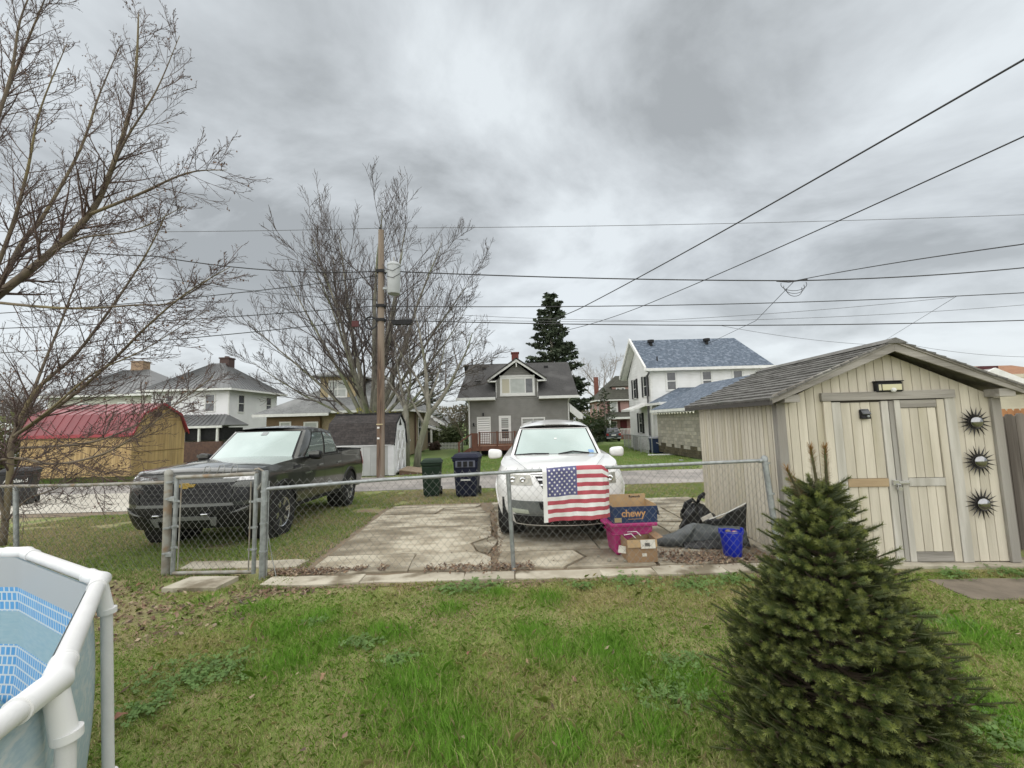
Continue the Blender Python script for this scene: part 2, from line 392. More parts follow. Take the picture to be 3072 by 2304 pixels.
def window(parent, side, off, u0, u1, z0, z1, fm, pm, fr=.1, rail=True, proud=.05, name='window', pane='pane', mull=(), pm2=None, sub=None):
    pl = place_for(side, off); mb = MB()
    def bx(a, b, c, d, o0, o1, t=None):
        t = t or mb
        t.hexa([pl(a, c, o0), pl(b, c, o0), pl(b, c, o1), pl(a, c, o1)], [pl(a, d, o0), pl(b, d, o0), pl(b, d, o1), pl(a, d, o1)])
    bx(u0 - fr, u0, z0 - fr, z1 + fr, -.02, proud); bx(u1, u1 + fr, z0 - fr, z1 + fr, -.02, proud)
    bx(u0, u1, z1, z1 + fr, -.02, proud - .003); bx(u0, u1, z0 - fr, z0, -.02, proud + .02)
    if rail: bx(u0, u1, (z0 + z1) / 2 - fr * .28, (z0 + z1) / 2 + fr * .28, 0, proud - .012)
    for q in mull: bx(q - fr * .25, q + fr * .25, z0, z1, 0, proud - .015)
    w = mb.build(name, fm, parent)
    cuts = [u0] + list(mull) + [u1]
    zz = [(z0, (z0 + z1) / 2), ((z0 + z1) / 2, z1)] if rail else [(z0, z1)]
    for i in range(len(cuts) - 1):
        for k, (a, b) in enumerate(zz):
            g = MB(); bx(cuts[i] + .004, cuts[i + 1] - .004, a + .004, b - .004, .006, .022, g); g.build(pane, (pm[i] if isinstance(pm, list) else pm2 if (pm2 and k) else pm), w)
    return w
def slab_roof(mb, quad, th):
    q = [Vector(p) for p in quad]; n = (q[1] - q[0]).cross(q[2] - q[1]).normalized()
    if n.z < 0: n = -n
    mb.prism(q, -n * th)
def bars(mb, a0, a1, b0, b1, n, w, h):   # n ribs running from line a to line b
    for i in range(n):
        t = (i + .5) / n; mb.beam(Vector(a0).lerp(Vector(a1), t), Vector(b0).lerp(Vector(b1), t), w, h)
def brickcol(mb, x0, x1, y0, y1, z0, z1, cap=True):
    mb.box(x0, x1, y0, y1, z0, z1)
    if cap: mb.box(x0 - .06, x1 + .06, y0 - .06, y1 + .06, z1, z1 + .12)

def grey_house():
    h = thing('grey_house', 'grey sided house with dark roof, centre dormer and red brick chimney behind the white car', 'house', (0, 32, -.78), 0)
    G = mat('grey_siding', (.205, .20, .185), (.18, .175, .16), 2, .7); R = mat('dark_shingle', (.062, .06, .058), (.038, .037, .036), 14, .95, .6, 40, c3=(.085, .083, .08), s3=.7, f3=(.45, .7))
    T = mat('white_trim', (.66, .66, .64), (.6, .6, .58), 3, .55); W = M['glass']; B = mat('red_brick', (.16, .045, .035), (.11, .03, .025), 12, .9, .3)
    z = .78
    mb = MB()
    siding(mb, 0, z + 3.5, lambda q: (-3.45, 4.4), .17, .04)
    siding(mb, 0, z + 2.8, lambda q: (0, 9), .125, place=place_for('R', 4.4)); siding(mb, 0, z + 2.8, lambda q: (0, 9), .125, place=place_for('L', -3.45))
    mb.box(-3.44, 4.39, .01, 9, 0, z + 3.5)
    mb.build('wall', G, h)
    # dormer front is flush with the wall
    d = MB(); siding(d, z + 3.5, z + 5.0, lambda q: (-1.2, 1.95), .17, .04); siding(d, z + 5.0, z + 6.3, lambda q: (-1.2 + (q - z - 5.0) * 1.18, 1.95 - (q - z - 5.0) * 1.18), .17, .04)
    d.box(-1.19, 1.94, .01, 3.2, z + 3.5, z + 4.98)
    d.poly([(-1.19, .012, z + 4.98), (1.94, .012, z + 4.98), (.375, .012, z + 6.3)])
    dm = d.build('dormer', G, h)
    t = MB()
    for s in (-1, 1):
        c = .375
        t.prism([(c + s * 2.28, -.5, z + 4.82), (c + s * 2.28, -.5, z + 5.05), (c, -.5, z + 6.62), (c, -.5, z + 6.36)], (0, .09, 0))
        t.beam((c + s * 1.62, -.02, z + 3.55), (c + s * 1.62, -.02, z + 5.0), .1, .06)
        t.box(c + s * 1.95 - .35, c + s * 1.95 + .35, -.5, 0, z + 4.80, z + 4.9)
    t.box(.33, .42, -.42, -.05, z + 5.95, z + 6.4)
    t.build('dormer_trim', T, h)
    r = MB()
    for s in (-1, 1): slab_roof(r, [(.375 + s * 2.36, -.55, z + 5.03), (.375, -.55, z + 6.68), (.375, 4.1, z + 6.68), (.375 + s * 2.36, 3.0, z + 5.03)], .1)
    # main roof: broken where the dormer stands
    for a, b in ((-4.25, -1.25), (2.0, 5.05)): slab_roof(r, [(a, -.75, z + 3.6), (b, -.75, z + 3.6), (b, 4.3, z + 6.9), (a + (.5 if a < 0 else 0), 4.3, z + 6.9)], .14)
    slab_roof(r, [(-1.3, 1.2, z + 4.87), (2.05, 1.2, z + 4.87), (2.05, 4.3, z + 6.9), (-1.3, 4.3, z + 6.9)], .14)
    slab_roof(r, [(-4.25, 9.6, z + 3.4), (5.05, 9.6, z + 3.4), (5.05, 4.3, z + 6.9), (-4.25, 4.3, z + 6.9)], .14)
    rf = r.build('roof', R, h)
    c = MB(); brickcol(c, .02, .66, 4.6, 5.2, z + 6, z + 7.85); c.build('chimney', B, rf)
    for x, y, q, k in ((-3.5, 4.2, 7.3, .07), (-1.75, 4.2, 7.2, .06)): MB().tube([(x, y, z + 6.7), (x, y, z + q)], k, 8).cyl((x, y, z + q - .04), k * 1.5, .08, 8).build('vent_pipe', M['black'], rf)
    for x in (-2.4, 3.0): MB().box(x - .17, x + .17, 3.35, 3.65, z + 6.2, z + 6.5).build('roof_vent', M['black'], rf)
    MB().lathe((-2.75, 1.0, z + 4.95), [(.02, 0), (.2, .03), (.3, .1), (.29, .11), (.2, .05), (.01, .02)], 16).tube([(-2.75, 1.0, z + 4.2), (-2.75, 1.0, z + 4.96)], .03, 6).build('satellite_dish', mat('dish_grey', (.1, .1, .1)), rf)
    gu = MB(); gu.box(-4.3, -1.3, -.86, -.72, z + 3.42, z + 3.62); gu.box(2.02, 5.1, -.86, -.72, z + 3.42, z + 3.62)
    gu.box(-3.5, -1.3, -.72, 0, z + 3.40, z + 3.44); gu.box(2.02, 4.5, -.72, 0, z + 3.40, z + 3.44); gu.build('gutter', T, h)
    for x in (-3.38, 4.33): MB().tube([(x, -.78, z + 3.45), (x, -.1, z + 3.1), (x, -.08, .1)], .055, 6).build('downspout', T, h)
    MB().prism([(4.42, -.2, z + 3.0), (5.4, -.2, z + 2.1), (5.4, -.2, z + 1.8), (5.1, -.2, z + 1.8), (4.42, -.2, z + 2.4)], (0, .2, 0)).prism([(4.42, 0, z + 3.05), (5.5, 0, z + 2.1), (5.5, 0, z + 2.0), (4.42, 0, z + 2.95)], (0, 7, 0)).build('side_porch_roof', T, h)
    MB().box(4.42, 4.75, 1, 8, 0, z + 2.3).build('side_porch_wall', G, h)
    cb = mat('cream_blind', (.46, .43, .34))
    window(h, 'F', -.02, -.78, 1.6, z + 3.95, z + 5.05, T, [cb, M['blind'], W], .17, rail=False, mull=(-.17, 1.03))
    b = MB(); b.box(-.97, 1.79, -.10, 0, z + 5.225, z + 5.33); b.build('window_head', T, h); MB().box(-.97, 1.79, -.12, 0, z + 3.70, z + 3.775).build('window_sill', T, h)
    dd = MB(); dd.box(-2.8, -2.7, -.05, 0, z, z + 2.15); dd.box(-1.83, -1.73, -.05, 0, z, z + 2.15); dd.box(-2.7, -1.83, -.047, 0, z + 2.03, z + 2.15)
    df = dd.build('door_frame', T, h); MB().box(-2.695, -1.835, -.03, 0, z, z + 2.025).build('door', mat('white_door', (.74, .74, .73)), df)
    window(h, 'F', 0, -.9, -.36, z + .45, z + 2.0, T, M['glass'], .2, pm2=M['blind'])
    window(h, 'F', 0, .75, 2.4, z, z + 1.92, T, M['blind'], .1, rail=False, mull=(1.57,), name='patio_door')
    for x, q in ((-3.05, 1.6), (-2.3, 2.35)): MB().box(x - .05, x + .05, -.16, 0, z + q - .14, z + q + .1).build('wall_lamp', M['black'], h)
    return h
grey_house()

def deck():
    h = thing('wooden_deck', 'red brown wooden deck with railing and steps on the grey house', 'deck', (0, 29.2, -.68), 0)
    D = mat('deck_stain', (.15, .058, .035), (.105, .04, .026), 6, .7, .2, 30, stretch=(1, 1, .2)); F = mat('deck_boards', (.30, .17, .10), (.22, .12, .07), 6, .7, stretch=(.2, 1, 1))
    z = .68
    for i in range(9): MB().box(-2.9, 3.2, -.02 + i * .31, .275 + i * .31, z + .02, z + .06).build('deck_board', F, h)
    MB().box(-2.92, 3.22, -.06, -.025, z - .26, z + .06).build('fascia_board', D, h)
    MB().box(-2.95, -2.9, -.06, 2.75, z - .26, z + .06).build('fascia_board', D, h)
    for x in (-2.36, 0, 3.0): MB().box(x - .06, x + .06, .2, .32, -.2, z).build('support_post', mat('post_grey%d' % int(x + 5), (.3, .28, .24)), h)
    MB().box(-2.8, 3.1, 2.4, 2.5, -.2, z - .3).build('painted_under_shade', M['dark'], h)  # near-black sheet added to stand in for the shade under the deck
    for x in (-2.40, -1.15, .1, 1.5, 2.9): MB().box(x - .055, x + .055, -.09, .02, z - .05, z + 1.08).build('rail_post', D, h)
    MB().box(-2.45, 3.0, -.11, .05, z + .98, z + 1.03).build('top_rail', D, h)
    MB().box(-2.4, 3.0, -.05, .0, z + .12, z + .19).build('bottom_rail', D, h)
    b0 = None
    x = -2.3
    while x < 2.85:
        if b0 is None: b0 = MB().box(-.018, .018, -.045, -.005, z + .19, z + .98).build('baluster', D, h); b0.location.x = x
        else: dup(b0, h, (x, 0, 0))
        x += .125
    MB().box(-2.95, -2.5, -.04, 0, z, z + .98).build('skirt_panel', D, h)
    for i in range(3): MB().box(-3.3 - i * .28, -3.0 - i * .28, .0, 1.0, z - .2 - i * .2, z - .15 - i * .2).build('step', F, h)
    MB().beam((-2.95, -.06, z + .95), (-3.9, -.06, z + .3), .06, .1).build('stair_rail', D, h)
    MB().box(-3.9, -3.78, -.1, .0, -.1, z + .38).build('stair_post', D, h)
    MB().beam((-2.95, -.03, z - .1), (-3.95, -.03, -.0), .05, .25).build('stair_stringer', D, h)
deck()

def white_house():
    h = thing('white_house', 'white two storey house with blue shingle roof and dark shutters on its gable side', 'house', (0, 30, -.72), 0)
    z = .72; Wm = mat('white_siding', (.78, .78, .765), (.72, .72, .70), 1.5, .6); R = mat('blue_shingle', (.105, .135, .175), (.06, .078, .105), 7, .9, .4, 30, c3=(.15, .18, .225), s3=4, f3=(.5, .62)); M['blue'] = R
    T = M['whitepaint']; S = M['black']
    mb = MB(); siding(mb, 0, z + 5.2, lambda q: (10.25, 18.4), .2); siding(mb, 0, z + 5.2, lambda q: (0, 6), .2, place=place_for('L', 10.25))
    siding(mb, z + 5.2, z + 7.6, lambda q: ((q - z - 5.2) * 1.1, 6 - (q - z - 5.2) * 1.1), .2, place=place_for('L', 10.25))
    mb.box(10.26, 18.4, .01, 6, 0, z + 5.2); mb.build('wall', Wm, h)
    MB().box(10.16, 10.32, -.05, .1, 0, z + 5.2).build('corner_board', T, h)
    r = MB(); slab_roof(r, [(9.75, -.45, z + 5.3), (19.1, -.45, z + 5.3), (18.2, 3.0, z + 8.05), (9.75, 3.0, z + 8.05)], .12)
    slab_roof(r, [(9.75, 6.45, z + 5.3), (19.1, 6.45, z + 5.3), (18.2, 3.0, z + 8.05), (9.75, 3.0, z + 8.05)], .12)
    slab_roof(r, [(19.1, -.45, z + 5.3), (19.1, 6.45, z + 5.3), (18.2, 3.0, z + 8.05)], .1)
    rf = r.build('roof', R, h)
    for x in (11.15, 15.6): MB().cyl((x, 2.3, z + 7.2), .12, .55, 10).cyl((x, 2.3, z + 7.72), .26, .2, 10).build('roof_vent', M['black'], rf)
    MB().tube([(10.9, .4, z + 5.9), (10.9, .4, z + 6.3)], .05, 6).build('vent_pipe', M['black'], rf)
    t = MB(); t.box(9.72, 19.15, -.55, -.42, z + 5.12, z + 5.32); t.box(9.8, 18.9, -.42, 0, z + 5.1, z + 5.15)
    t.prism([(9.6, -.5, z + 5.15), (9.6, -.5, z + 5.45), (9.6, 3, z + 8.2), (9.6, 3, z + 7.9)], (.14, 0, 0)); t.prism([(9.6, 6.5, z + 5.15), (9.6, 6.5, z + 5.45), (9.6, 3, z + 8.2), (9.6, 3, z + 7.9)], (.14, 0, 0))
    t.prism([(9.745, -.4, z + 5.1), (10.22, -.4, z + 5.1), (10.22, 3, z + 7.8), (9.745, 3, z + 7.8)], (0, 0, .05)); t.prism([(9.745, 6.4, z + 5.1), (10.22, 6.4, z + 5.1), (10.22, 3, z + 7.8), (9.745, 3, z + 7.8)], (0, 0, .05))
    t.build('fascia', T, h)
    MB().tube([(19.0, -.5, z + 5.1), (18.5, -.1, z + 4.8), (18.45, -.08, 0)], .06, 6).build('downspout', T, h)
    MB().tube([(9.98, -.3, z + 5.0), (10.1, .6, z + 4.7), (10.12, .65, 0)], .07, 6).build('downspout', M['cablegrey'], h)
    for a, b in ((11.4, 12.0), (14.02, 14.62), (16.3, 16.9)): window(h, 'F', 0, a, b, z + 3.78, z + 5.0, T, M['glass'], .14)
    window(h, 'F', 0, 10.55, 10.9, z + 1.3, z + 2.0, T, M['glass'], .08, mull=(10.72,))
    for (u, zz) in ((1.4, 3.4), (4.1, 3.4), (3.0, .6)):
        window(h, 'L', 10.25, u - .35, u + .35, z + zz, z + zz + 1.5, T, M['glass'], .08)
        for s in (-1, 1): MB().box(10.18, 10.24, u + s * .62 - .17, u + s * .62 + .17, z + zz - .05, z + zz + 1.55).build('shutter', S, h)
    # back porch with hipped blue roof
    p = MB(); slab_roof(p, [(9.8, -2.6, z + 2.75), (13.6, -2.6, z + 2.75), (13.6, 0, z + 3.9), (12.2, 0, z + 3.9)], .1); slab_roof(p, [(9.8, -2.6, z + 2.75), (9.8, 0, z + 2.75), (12.2, 0, z + 3.9)], .1); p.build('porch_roof', R, h)
    MB().box(9.78, 13.6, -2.66, -2.58, z + 2.6, z + 2.78).box(9.76, 9.84, -2.6, 0, z + 2.6, z + 2.76).build('porch_fascia', T, h)
    MB().box(10.6, 13.5, -2.3, -.05, 0, z + 2.6).build('porch_wall', Wm, h); MB().box(10.95, 11.35, -2.34, -2.29, z + .6, z + 2.2).build('porch_door', M['glass'], h)
    MB().box(9.95, 10.07, -2.5, -2.38, 0, z + 2.6).build('porch_post', T, h)
    MB().prism([(8.7, .5, z + 2.4), (10.25, .5, z + 2.9), (10.25, .5, z + 2.75), (8.7, .5, z + 2.25)], (0, 2.5, 0)).build('side_awning', M['whitepaint'], h)
    MB().box(10.3, 11.2, -2.7, -2.4, z, z + .55).build('porch_step_wall', T, h)
white_house()

def garage():
    h = thing('block_garage', 'grey concrete block garage with blue roof and a string of small lamps under its eave', 'garage', (9.8, 21.2, -.48), 2.5)
    bl = mat('concrete_block', (.32, .30, .25), (.26, .245, .20), 3, .95, .3, 30, vary=.16, c3=(.37, .34, .26), s3=2.2, f3=(.5, .75)); blk = mat('stained_block', (.05, .042, .022), (.085, .072, .04), 3, .95, .3, 30, vary=.25)
    mo = mat('mortar', (.21, .195, .155), (.16, .15, .12), 5, .95)
    MB().box(.012, 4.9, .01, 6.0, 0, 2.75).build('wall', mo, h)
    b0 = None; b1 = None; bw, bh = .40, .20
    proto = MB().box(-.02, .02, .006, bw - .006, .006, bh - .006)
    mA = proto.mesh('block'); mA.materials.append(bl); mB = proto.mesh('block_stained'); mB.materials.append(blk)
    for r in range(13):
        y = -.2 if r % 2 else 0.0
        while y < 5.99:
            a = max(y, 0); b = min(y + bw, 6.0)
            if b - a > .1:
                st = r < 2 or (r == 2 and random.random() < .35)
                o = bpy.data.objects.new('block', mB if st else mA); COL.objects.link(o); o.parent = h
                o.location = (0, a, .02 + r * bh); o.scale = (1, (b - a) / bw, 1); o.rotation_euler = (0, 0, (random.random() - .5) * .006)
            y += bw
    r = MB(); slab_roof(r, [(-.35, -.3, 2.74), (-.35, 6.2, 2.74), (3.2, 6.2, 4.4), (3.2, -.3, 4.4)], .1); slab_roof(r, [(6.7, -.3, 2.74), (6.7, 6.2, 2.74), (3.2, 6.2, 4.4), (3.2, -.3, 4.4)], .1); r.build('roof', M['blue'], h)
    f = MB()
    for s in (-1, 1): f.prism([(3.2 + s * 3.6, -.4, 2.55), (3.2 + s * 3.6, -.4, 2.78), (3.2, -.4, 4.46), (3.2, -.4, 4.22)], (0, .1, 0))
    f.box(-.42, -.32, -.35, 6.2, 2.56, 2.72); f.build('fascia', M['whitepaint'], h)
    MB().poly([(0, 0, 2.7), (6.3, 0, 2.7), (3.2, 0, 4.25)]).box(0, 6.3, 0, .05, 0, 2.7).build('gable_wall', mat('garage_white', (.6, .6, .57)), h)
    bulb = None
    for i in range(16):
        if bulb is None: bulb = MB().lathe((0, 0, 0), [(.01, -.1), (.04, -.07), (.035, -.02), (.012, 0)], 8).build('string_lamp', mat('bulb', (.75, .72, .6), rough=.2), h); bulb.location = (-.4, .2, 2.5)
        else: dup(bulb, h, (-.4, .2 + i * .37, 2.5))
    MB().tube([(-.4, .1 + i * .37, 2.52 - .02 * (i % 2)) for i in range(17)], .012, 4).build('lamp_cord', M['whitepaint'], h)
garage()

def hip(mb, x0, x1, y0, y1, z, zp, rx0, rx1, ry, th=.12):
    a, b, c, d = (x0, y0, z), (x1, y0, z), (x1, y1, z), (x0, y1, z); p, q = (rx0, ry, zp), (rx1, ry, zp)
    if abs(rx0 - rx1) < 1e-6:
        for t in ((a, b, p), (b, c, p), (c, d, p), (d, a, p)): slab_roof(mb, t, th)
    else:
        slab_roof(mb, (a, b, q, p), th); slab_roof(mb, (c, d, p, q), th); slab_roof(mb, (b, c, q), th); slab_roof(mb, (d, a, p), th)
def fasc(mb, x0, x1, y0, y1, z0, z1, t=.1):
    mb.box(x0 - t, x1 + t, y0 - t, y0, z0, z1); mb.box(x0 - t, x1 + t, y1, y1 + t, z0, z1); mb.box(x0 - t, x0, y0, y1, z0, z1); mb.box(x1, x1 + t, y0, y1, z0, z1)

def pink_house():
    h = thing('pink_house', 'pink two storey house with dormer and white porch, far off beside the white house', 'house', (0, 58, -1.08), 0)
    z = 1.08; K = mat('pink_siding', (.42, .255, .225), (.37, .22, .195), 1, .7); R = mat('olive_shingle', (.06, .06, .045), (.042, .042, .032), 3, .95); T = M['whitepaint']; S = mat('maroon_shutter', (.06, .02, .02)); B = mat('far_brick', (.2, .07, .045), (.15, .05, .035), 8)
    mb = MB(); siding(mb, 0, z + 4.3, lambda q: (12.4, 20), .22); siding(mb, 0, z + 4.3, lambda q: (0, 8), .22, place=place_for('L', 12.4)); mb.box(12.41, 20, .01, 8, 0, z + 4.3); mb.build('wall', K, h)
    r = MB(); hip(r, 11.8, 20.6, -.6, 8.6, z + 4.45, z + 8.2, 15.7, 16.7, 4.0)
    hip(r, 14.2, 17.2, 1.0, 5, z + 6.4, z + 7.5, 15.7, 15.7, 2.5)
    rf = r.build('roof', R, h); f = MB(); fasc(f, 11.8, 20.6, -.6, 8.6, z + 4.25, z + 4.42); f.build('fascia', T, h)
    d = MB(); d.box(14.5, 16.95, 1.3, 4, z + 5.1, z + 6.4); d.build('dormer', K, h)
    window(h, 'F', 1.3, 15.15, 15.55, z + 5.2, z + 6.1, T, M['glass'], .12); window(h, 'F', 1.3, 15.85, 16.25, z + 5.2, z + 6.1, T, M['glass'], .12)
    window(h, 'F', 0, 13.95, 14.65, z + 2.7, z + 4.0, T, M['blind'], .2)
    for x in (13.55, 15.05, 16.6): MB().box(x - .16, x + .16, -.05, 0, z + 2.5, z + 4.1).build('shutter', S, h)
    for u in (1.5, 5.0):
        for q in (2.4, 0): window(h, 'L', 12.4, u - .3, u + .3, z + q, z + q + 1.5, T, M['glass'], .1)
    MB().box(12.9, 13.5, 5.8, 6.5, z + 4.5, z + 8.3).build('chimney', B, rf)
    p = MB(); slab_roof(p, [(12.6, -2.8, z + 1.95), (18, -2.8, z + 1.95), (17.5, 0, z + 2.7), (13.6, 0, z + 2.7)], .12); slab_roof(p, [(12.6, -2.8, z + 1.95), (12.6, 0, z + 1.95), (13.6, 0, z + 2.7)], .12); p.build('porch_roof', R, h)
    MB().box(12.6, 18, -2.85, -2.75, z + 1.68, z + 1.95).build('porch_beam', T, h)
    for x in (13.0, 16.1, 17.8): MB().box(x - .11, x + .11, -2.75, -2.53, z - .5, z + 1.7).build('porch_post', T, h)
    MB().box(12.7, 18, -2.8, 0, 0, z - .45).build('porch_floor', B, h)
    rl = MB(); rl.box(13.1, 17.8, -2.68, -2.6, z + .3, z + .38)
    for i in range(24): rl.box(13.2 + i * .19, 13.26 + i * .19, -2.67, -2.61, z - .45, z + .3)
    rl.build('porch_railing', T, h)
    window(h, 'F', 0, 13.7, 14.5, z - .1, z + 1.3, T, M['glass'], .12); MB().box(15.1, 16.0, -.06, 0, z - .4, z + 1.5).build('door', mat('red_door', (.13, .02, .025)), h)
pink_house()

def far_suv():
    t = thing('parked_car', 'dark blue grey car parked before the porch of the pink house', 'car', (11.9, 49, -.98), 0)
    B = mat('far_car_paint', (.045, .055, .07), rough=.25, coat=1.); 
    b = MB(); b.hexa([(-.93, 0, .35), (.93, 0, .35), (.93, 4.5, .35), (-.93, 4.5, .35)], [(-.9, .05, 1.0), (.9, .05, 1.0), (.88, 4.4, .95), (-.88, 4.4, .95)])
    b.hexa([(-.86, .15, 1.0), (.86, .15, 1.0), (.84, 3.2, 1.0), (-.84, 3.2, 1.0)], [(-.66, .55, 1.62), (.66, .55, 1.62), (.66, 2.5, 1.62), (-.66, 2.5, 1.62)])
    b.build('body', B, t, bev=.06); MB().prism([(-.62, .24, 1.1), (.62, .24, 1.1), (.54, .5, 1.52), (-.54, .5, 1.52)], (0, -.03, .02)).build('rear_window', M['glass'], t)
    for s in (-1, 1):
        MB().box(s * .72 - .14, s * .72 + .14, -.02, .1, .72, .98).build('tail_light', mat('tail_red%d' % s, (.3, .02, .02), rough=.2), t)
        for y in (.8, 3.6): MB().cyl((s * .7 - (.1 if s < 0 else 0), y, .33), .33, .2 * 1, 16, axis='x').build('wheel', M['rubber'], t)
    MB().box(-.85, .85, -.07, .02, .38, .52).build('bumper', mat('bumper_grey', (.35, .36, .37), rough=.3), t); MB().box(-.26, .26, -.04, .02, .72, .86).build('number_plate', M['whitepaint'], t)
    for s in (-1, 1): MB().tube([(s * .6, .6, 1.68), (s * .6, 2.4, 1.68)], .025, 5).build('roof_rail', M['galv'], t)
far_suv()

def left_house():
    h = thing('white_hip_house', 'white boxy house with grey metal hip roof and dark chimney behind the pickup', 'house', (0, 34, -.8), 0)
    z = .8; Wm = mat('white_boards', (.78, .78, .78), (.71, .71, .71), 1, .65); R = mat('grey_metal_roof', (.14, .143, .143), (.115, .118, .118), .8, .45, metal=.3); M['metalroof'] = R; T = M['whitepaint']
    mb = MB(); siding(mb, 0, z + 5, lambda q: (-30, -23.6), .22); siding(mb, 0, z + 5, lambda q: (0, 7), .22, place=place_for('R', -23.6)); mb.box(-30, -23.61, .01, 7, 0, z + 5); mb.build('wall', Wm, h)
    r = MB(); hip(r, -30.6, -23.0, -.6, 7.6, z + 5.1, z + 7.75, -27.0, -26.6, 3.3)
    bars(r, (-30.6, -.6, z + 5.1), (-23, -.6, z + 5.1), (-27.4, 3.2, z + 7.72), (-26.2, 3.2, z + 7.72), 18, .05, .07); bars(r, (-23, -.6, z + 5.1), (-23, 7.6, z + 5.1), (-26.5, 3.0, z + 7.72), (-26.5, 3.6, z + 7.72), 18, .05, .07)
    rf = r.build('roof', R, h); f = MB(); fasc(f, -30.6, -23, -.6, 7.6, z + 4.92, z + 5.08); f.build('gutter', T, h)
    c = MB(); brickcol(c, -26.9, -26.05, 3.4, 4.2, z + 6.9, z + 8.2); c.cyl((-26.5, 3.8, z + 8.32), .2, .15, 10).build('chimney', mat('dark_brick', (.075, .04, .032), (.05, .028, .024), 9), rf)
    for a, b, c_, d in ((-25.45, -24.75, 3.25, 4.6), (-28.75, -28.3, 3.65, 4.6)): window(h, 'F', 0, a, b, z + c_, z + d, T, M['glass'], .1)
    for u in (1.6, 5.6): window(h, 'R', -23.6, u - .35, u + .35, z + 3.2, z + 4.6, T, M['glass'], .1)
    p = MB(); slab_roof(p, [(-28.5, -2.6, z + 2.05), (-22.1, -2.6, z + 2.05), (-23.6, 0, z + 2.95), (-28.5, 0, z + 2.95)], .1); slab_roof(p, [(-22.1, -2.6, z + 2.05), (-22.1, 0.4, z + 2.05), (-23.6, 0, z + 2.95)], .1)
    bars(p, (-28.4, -2.6, z + 2.06), (-22.3, -2.6, z + 2.06), (-28.4, 0, z + 2.96), (-23.7, 0, z + 2.96), 16, .05, .06); p.build('porch_roof', R, h)
    MB().box(-28.5, -22.2, -2.66, -2.58, z + 1.85, z + 2.02).build('porch_beam', T, h)
    for x in (-26.4, -25.2, -24.0, -22.6): MB().box(x - .07, x + .07, -2.58, -2.44, 0, z + 1.85).build('porch_post', T, h)
    MB().box(-28.5, -22.3, -2.3, -.02, z + .9, z + 1.84).build('porch_screen', M['black'], h)
    MB().box(-28.5, -22.2, -2.6, -2.4, 0, z + .82).build('porch_base', mat('porch_brick', (.13, .07, .05), (.09, .05, .04), 6), h)
    MB().tube([(-23.5, -.08, z + 4.9), (-23.5, -.08, 0)], .06, 6).build('downspout', T, h)
    h2 = thing('pale_hip_house', 'pale house with grey hip roof and tan chimney, behind the red roofed barn', 'house', (0, 44, -.9), 0)
    z = .9; mb = MB(); siding(mb, 0, z + 5.6, lambda q: (-50, -38.6), .25); mb.box(-50, -38.6, .01, 9, 0, z + 5.6); mb.build('wall', mat('pale_boards', (.52, .51, .45), (.46, .45, .4), 1), h2)
    r = MB(); hip(r, -50.6, -38, -.6, 9, z + 5.75, z + 9.0, -45.5, -43, 4.2); bars(r, (-50, -.6, z + 5.75), (-38, -.6, z + 5.75), (-46, 4.1, z + 8.95), (-42.7, 4.1, z + 8.95), 22, .06, .08); rf = r.build('roof', R, h2)
    f = MB(); fasc(f, -50.6, -38, -.6, 9, z + 5.5, z + 5.72); f.build('gutter', T, h2)
    c = MB(); brickcol(c, -45, -43.6, 4, 5, z + 7.5, z + 9.9); c.build('chimney', mat('tan_brick', (.30, .21, .13), (.23, .15, .1), 6), rf)
    window(h2, 'F', 0, -46.5, -45.6, z + 3.4, z + 4.8, T, M['glass'], .12); window(h2, 'F', 0, -42.3, -41.6, z + 3.9, z + 4.8, T, M['blind'], .12)
left_house()

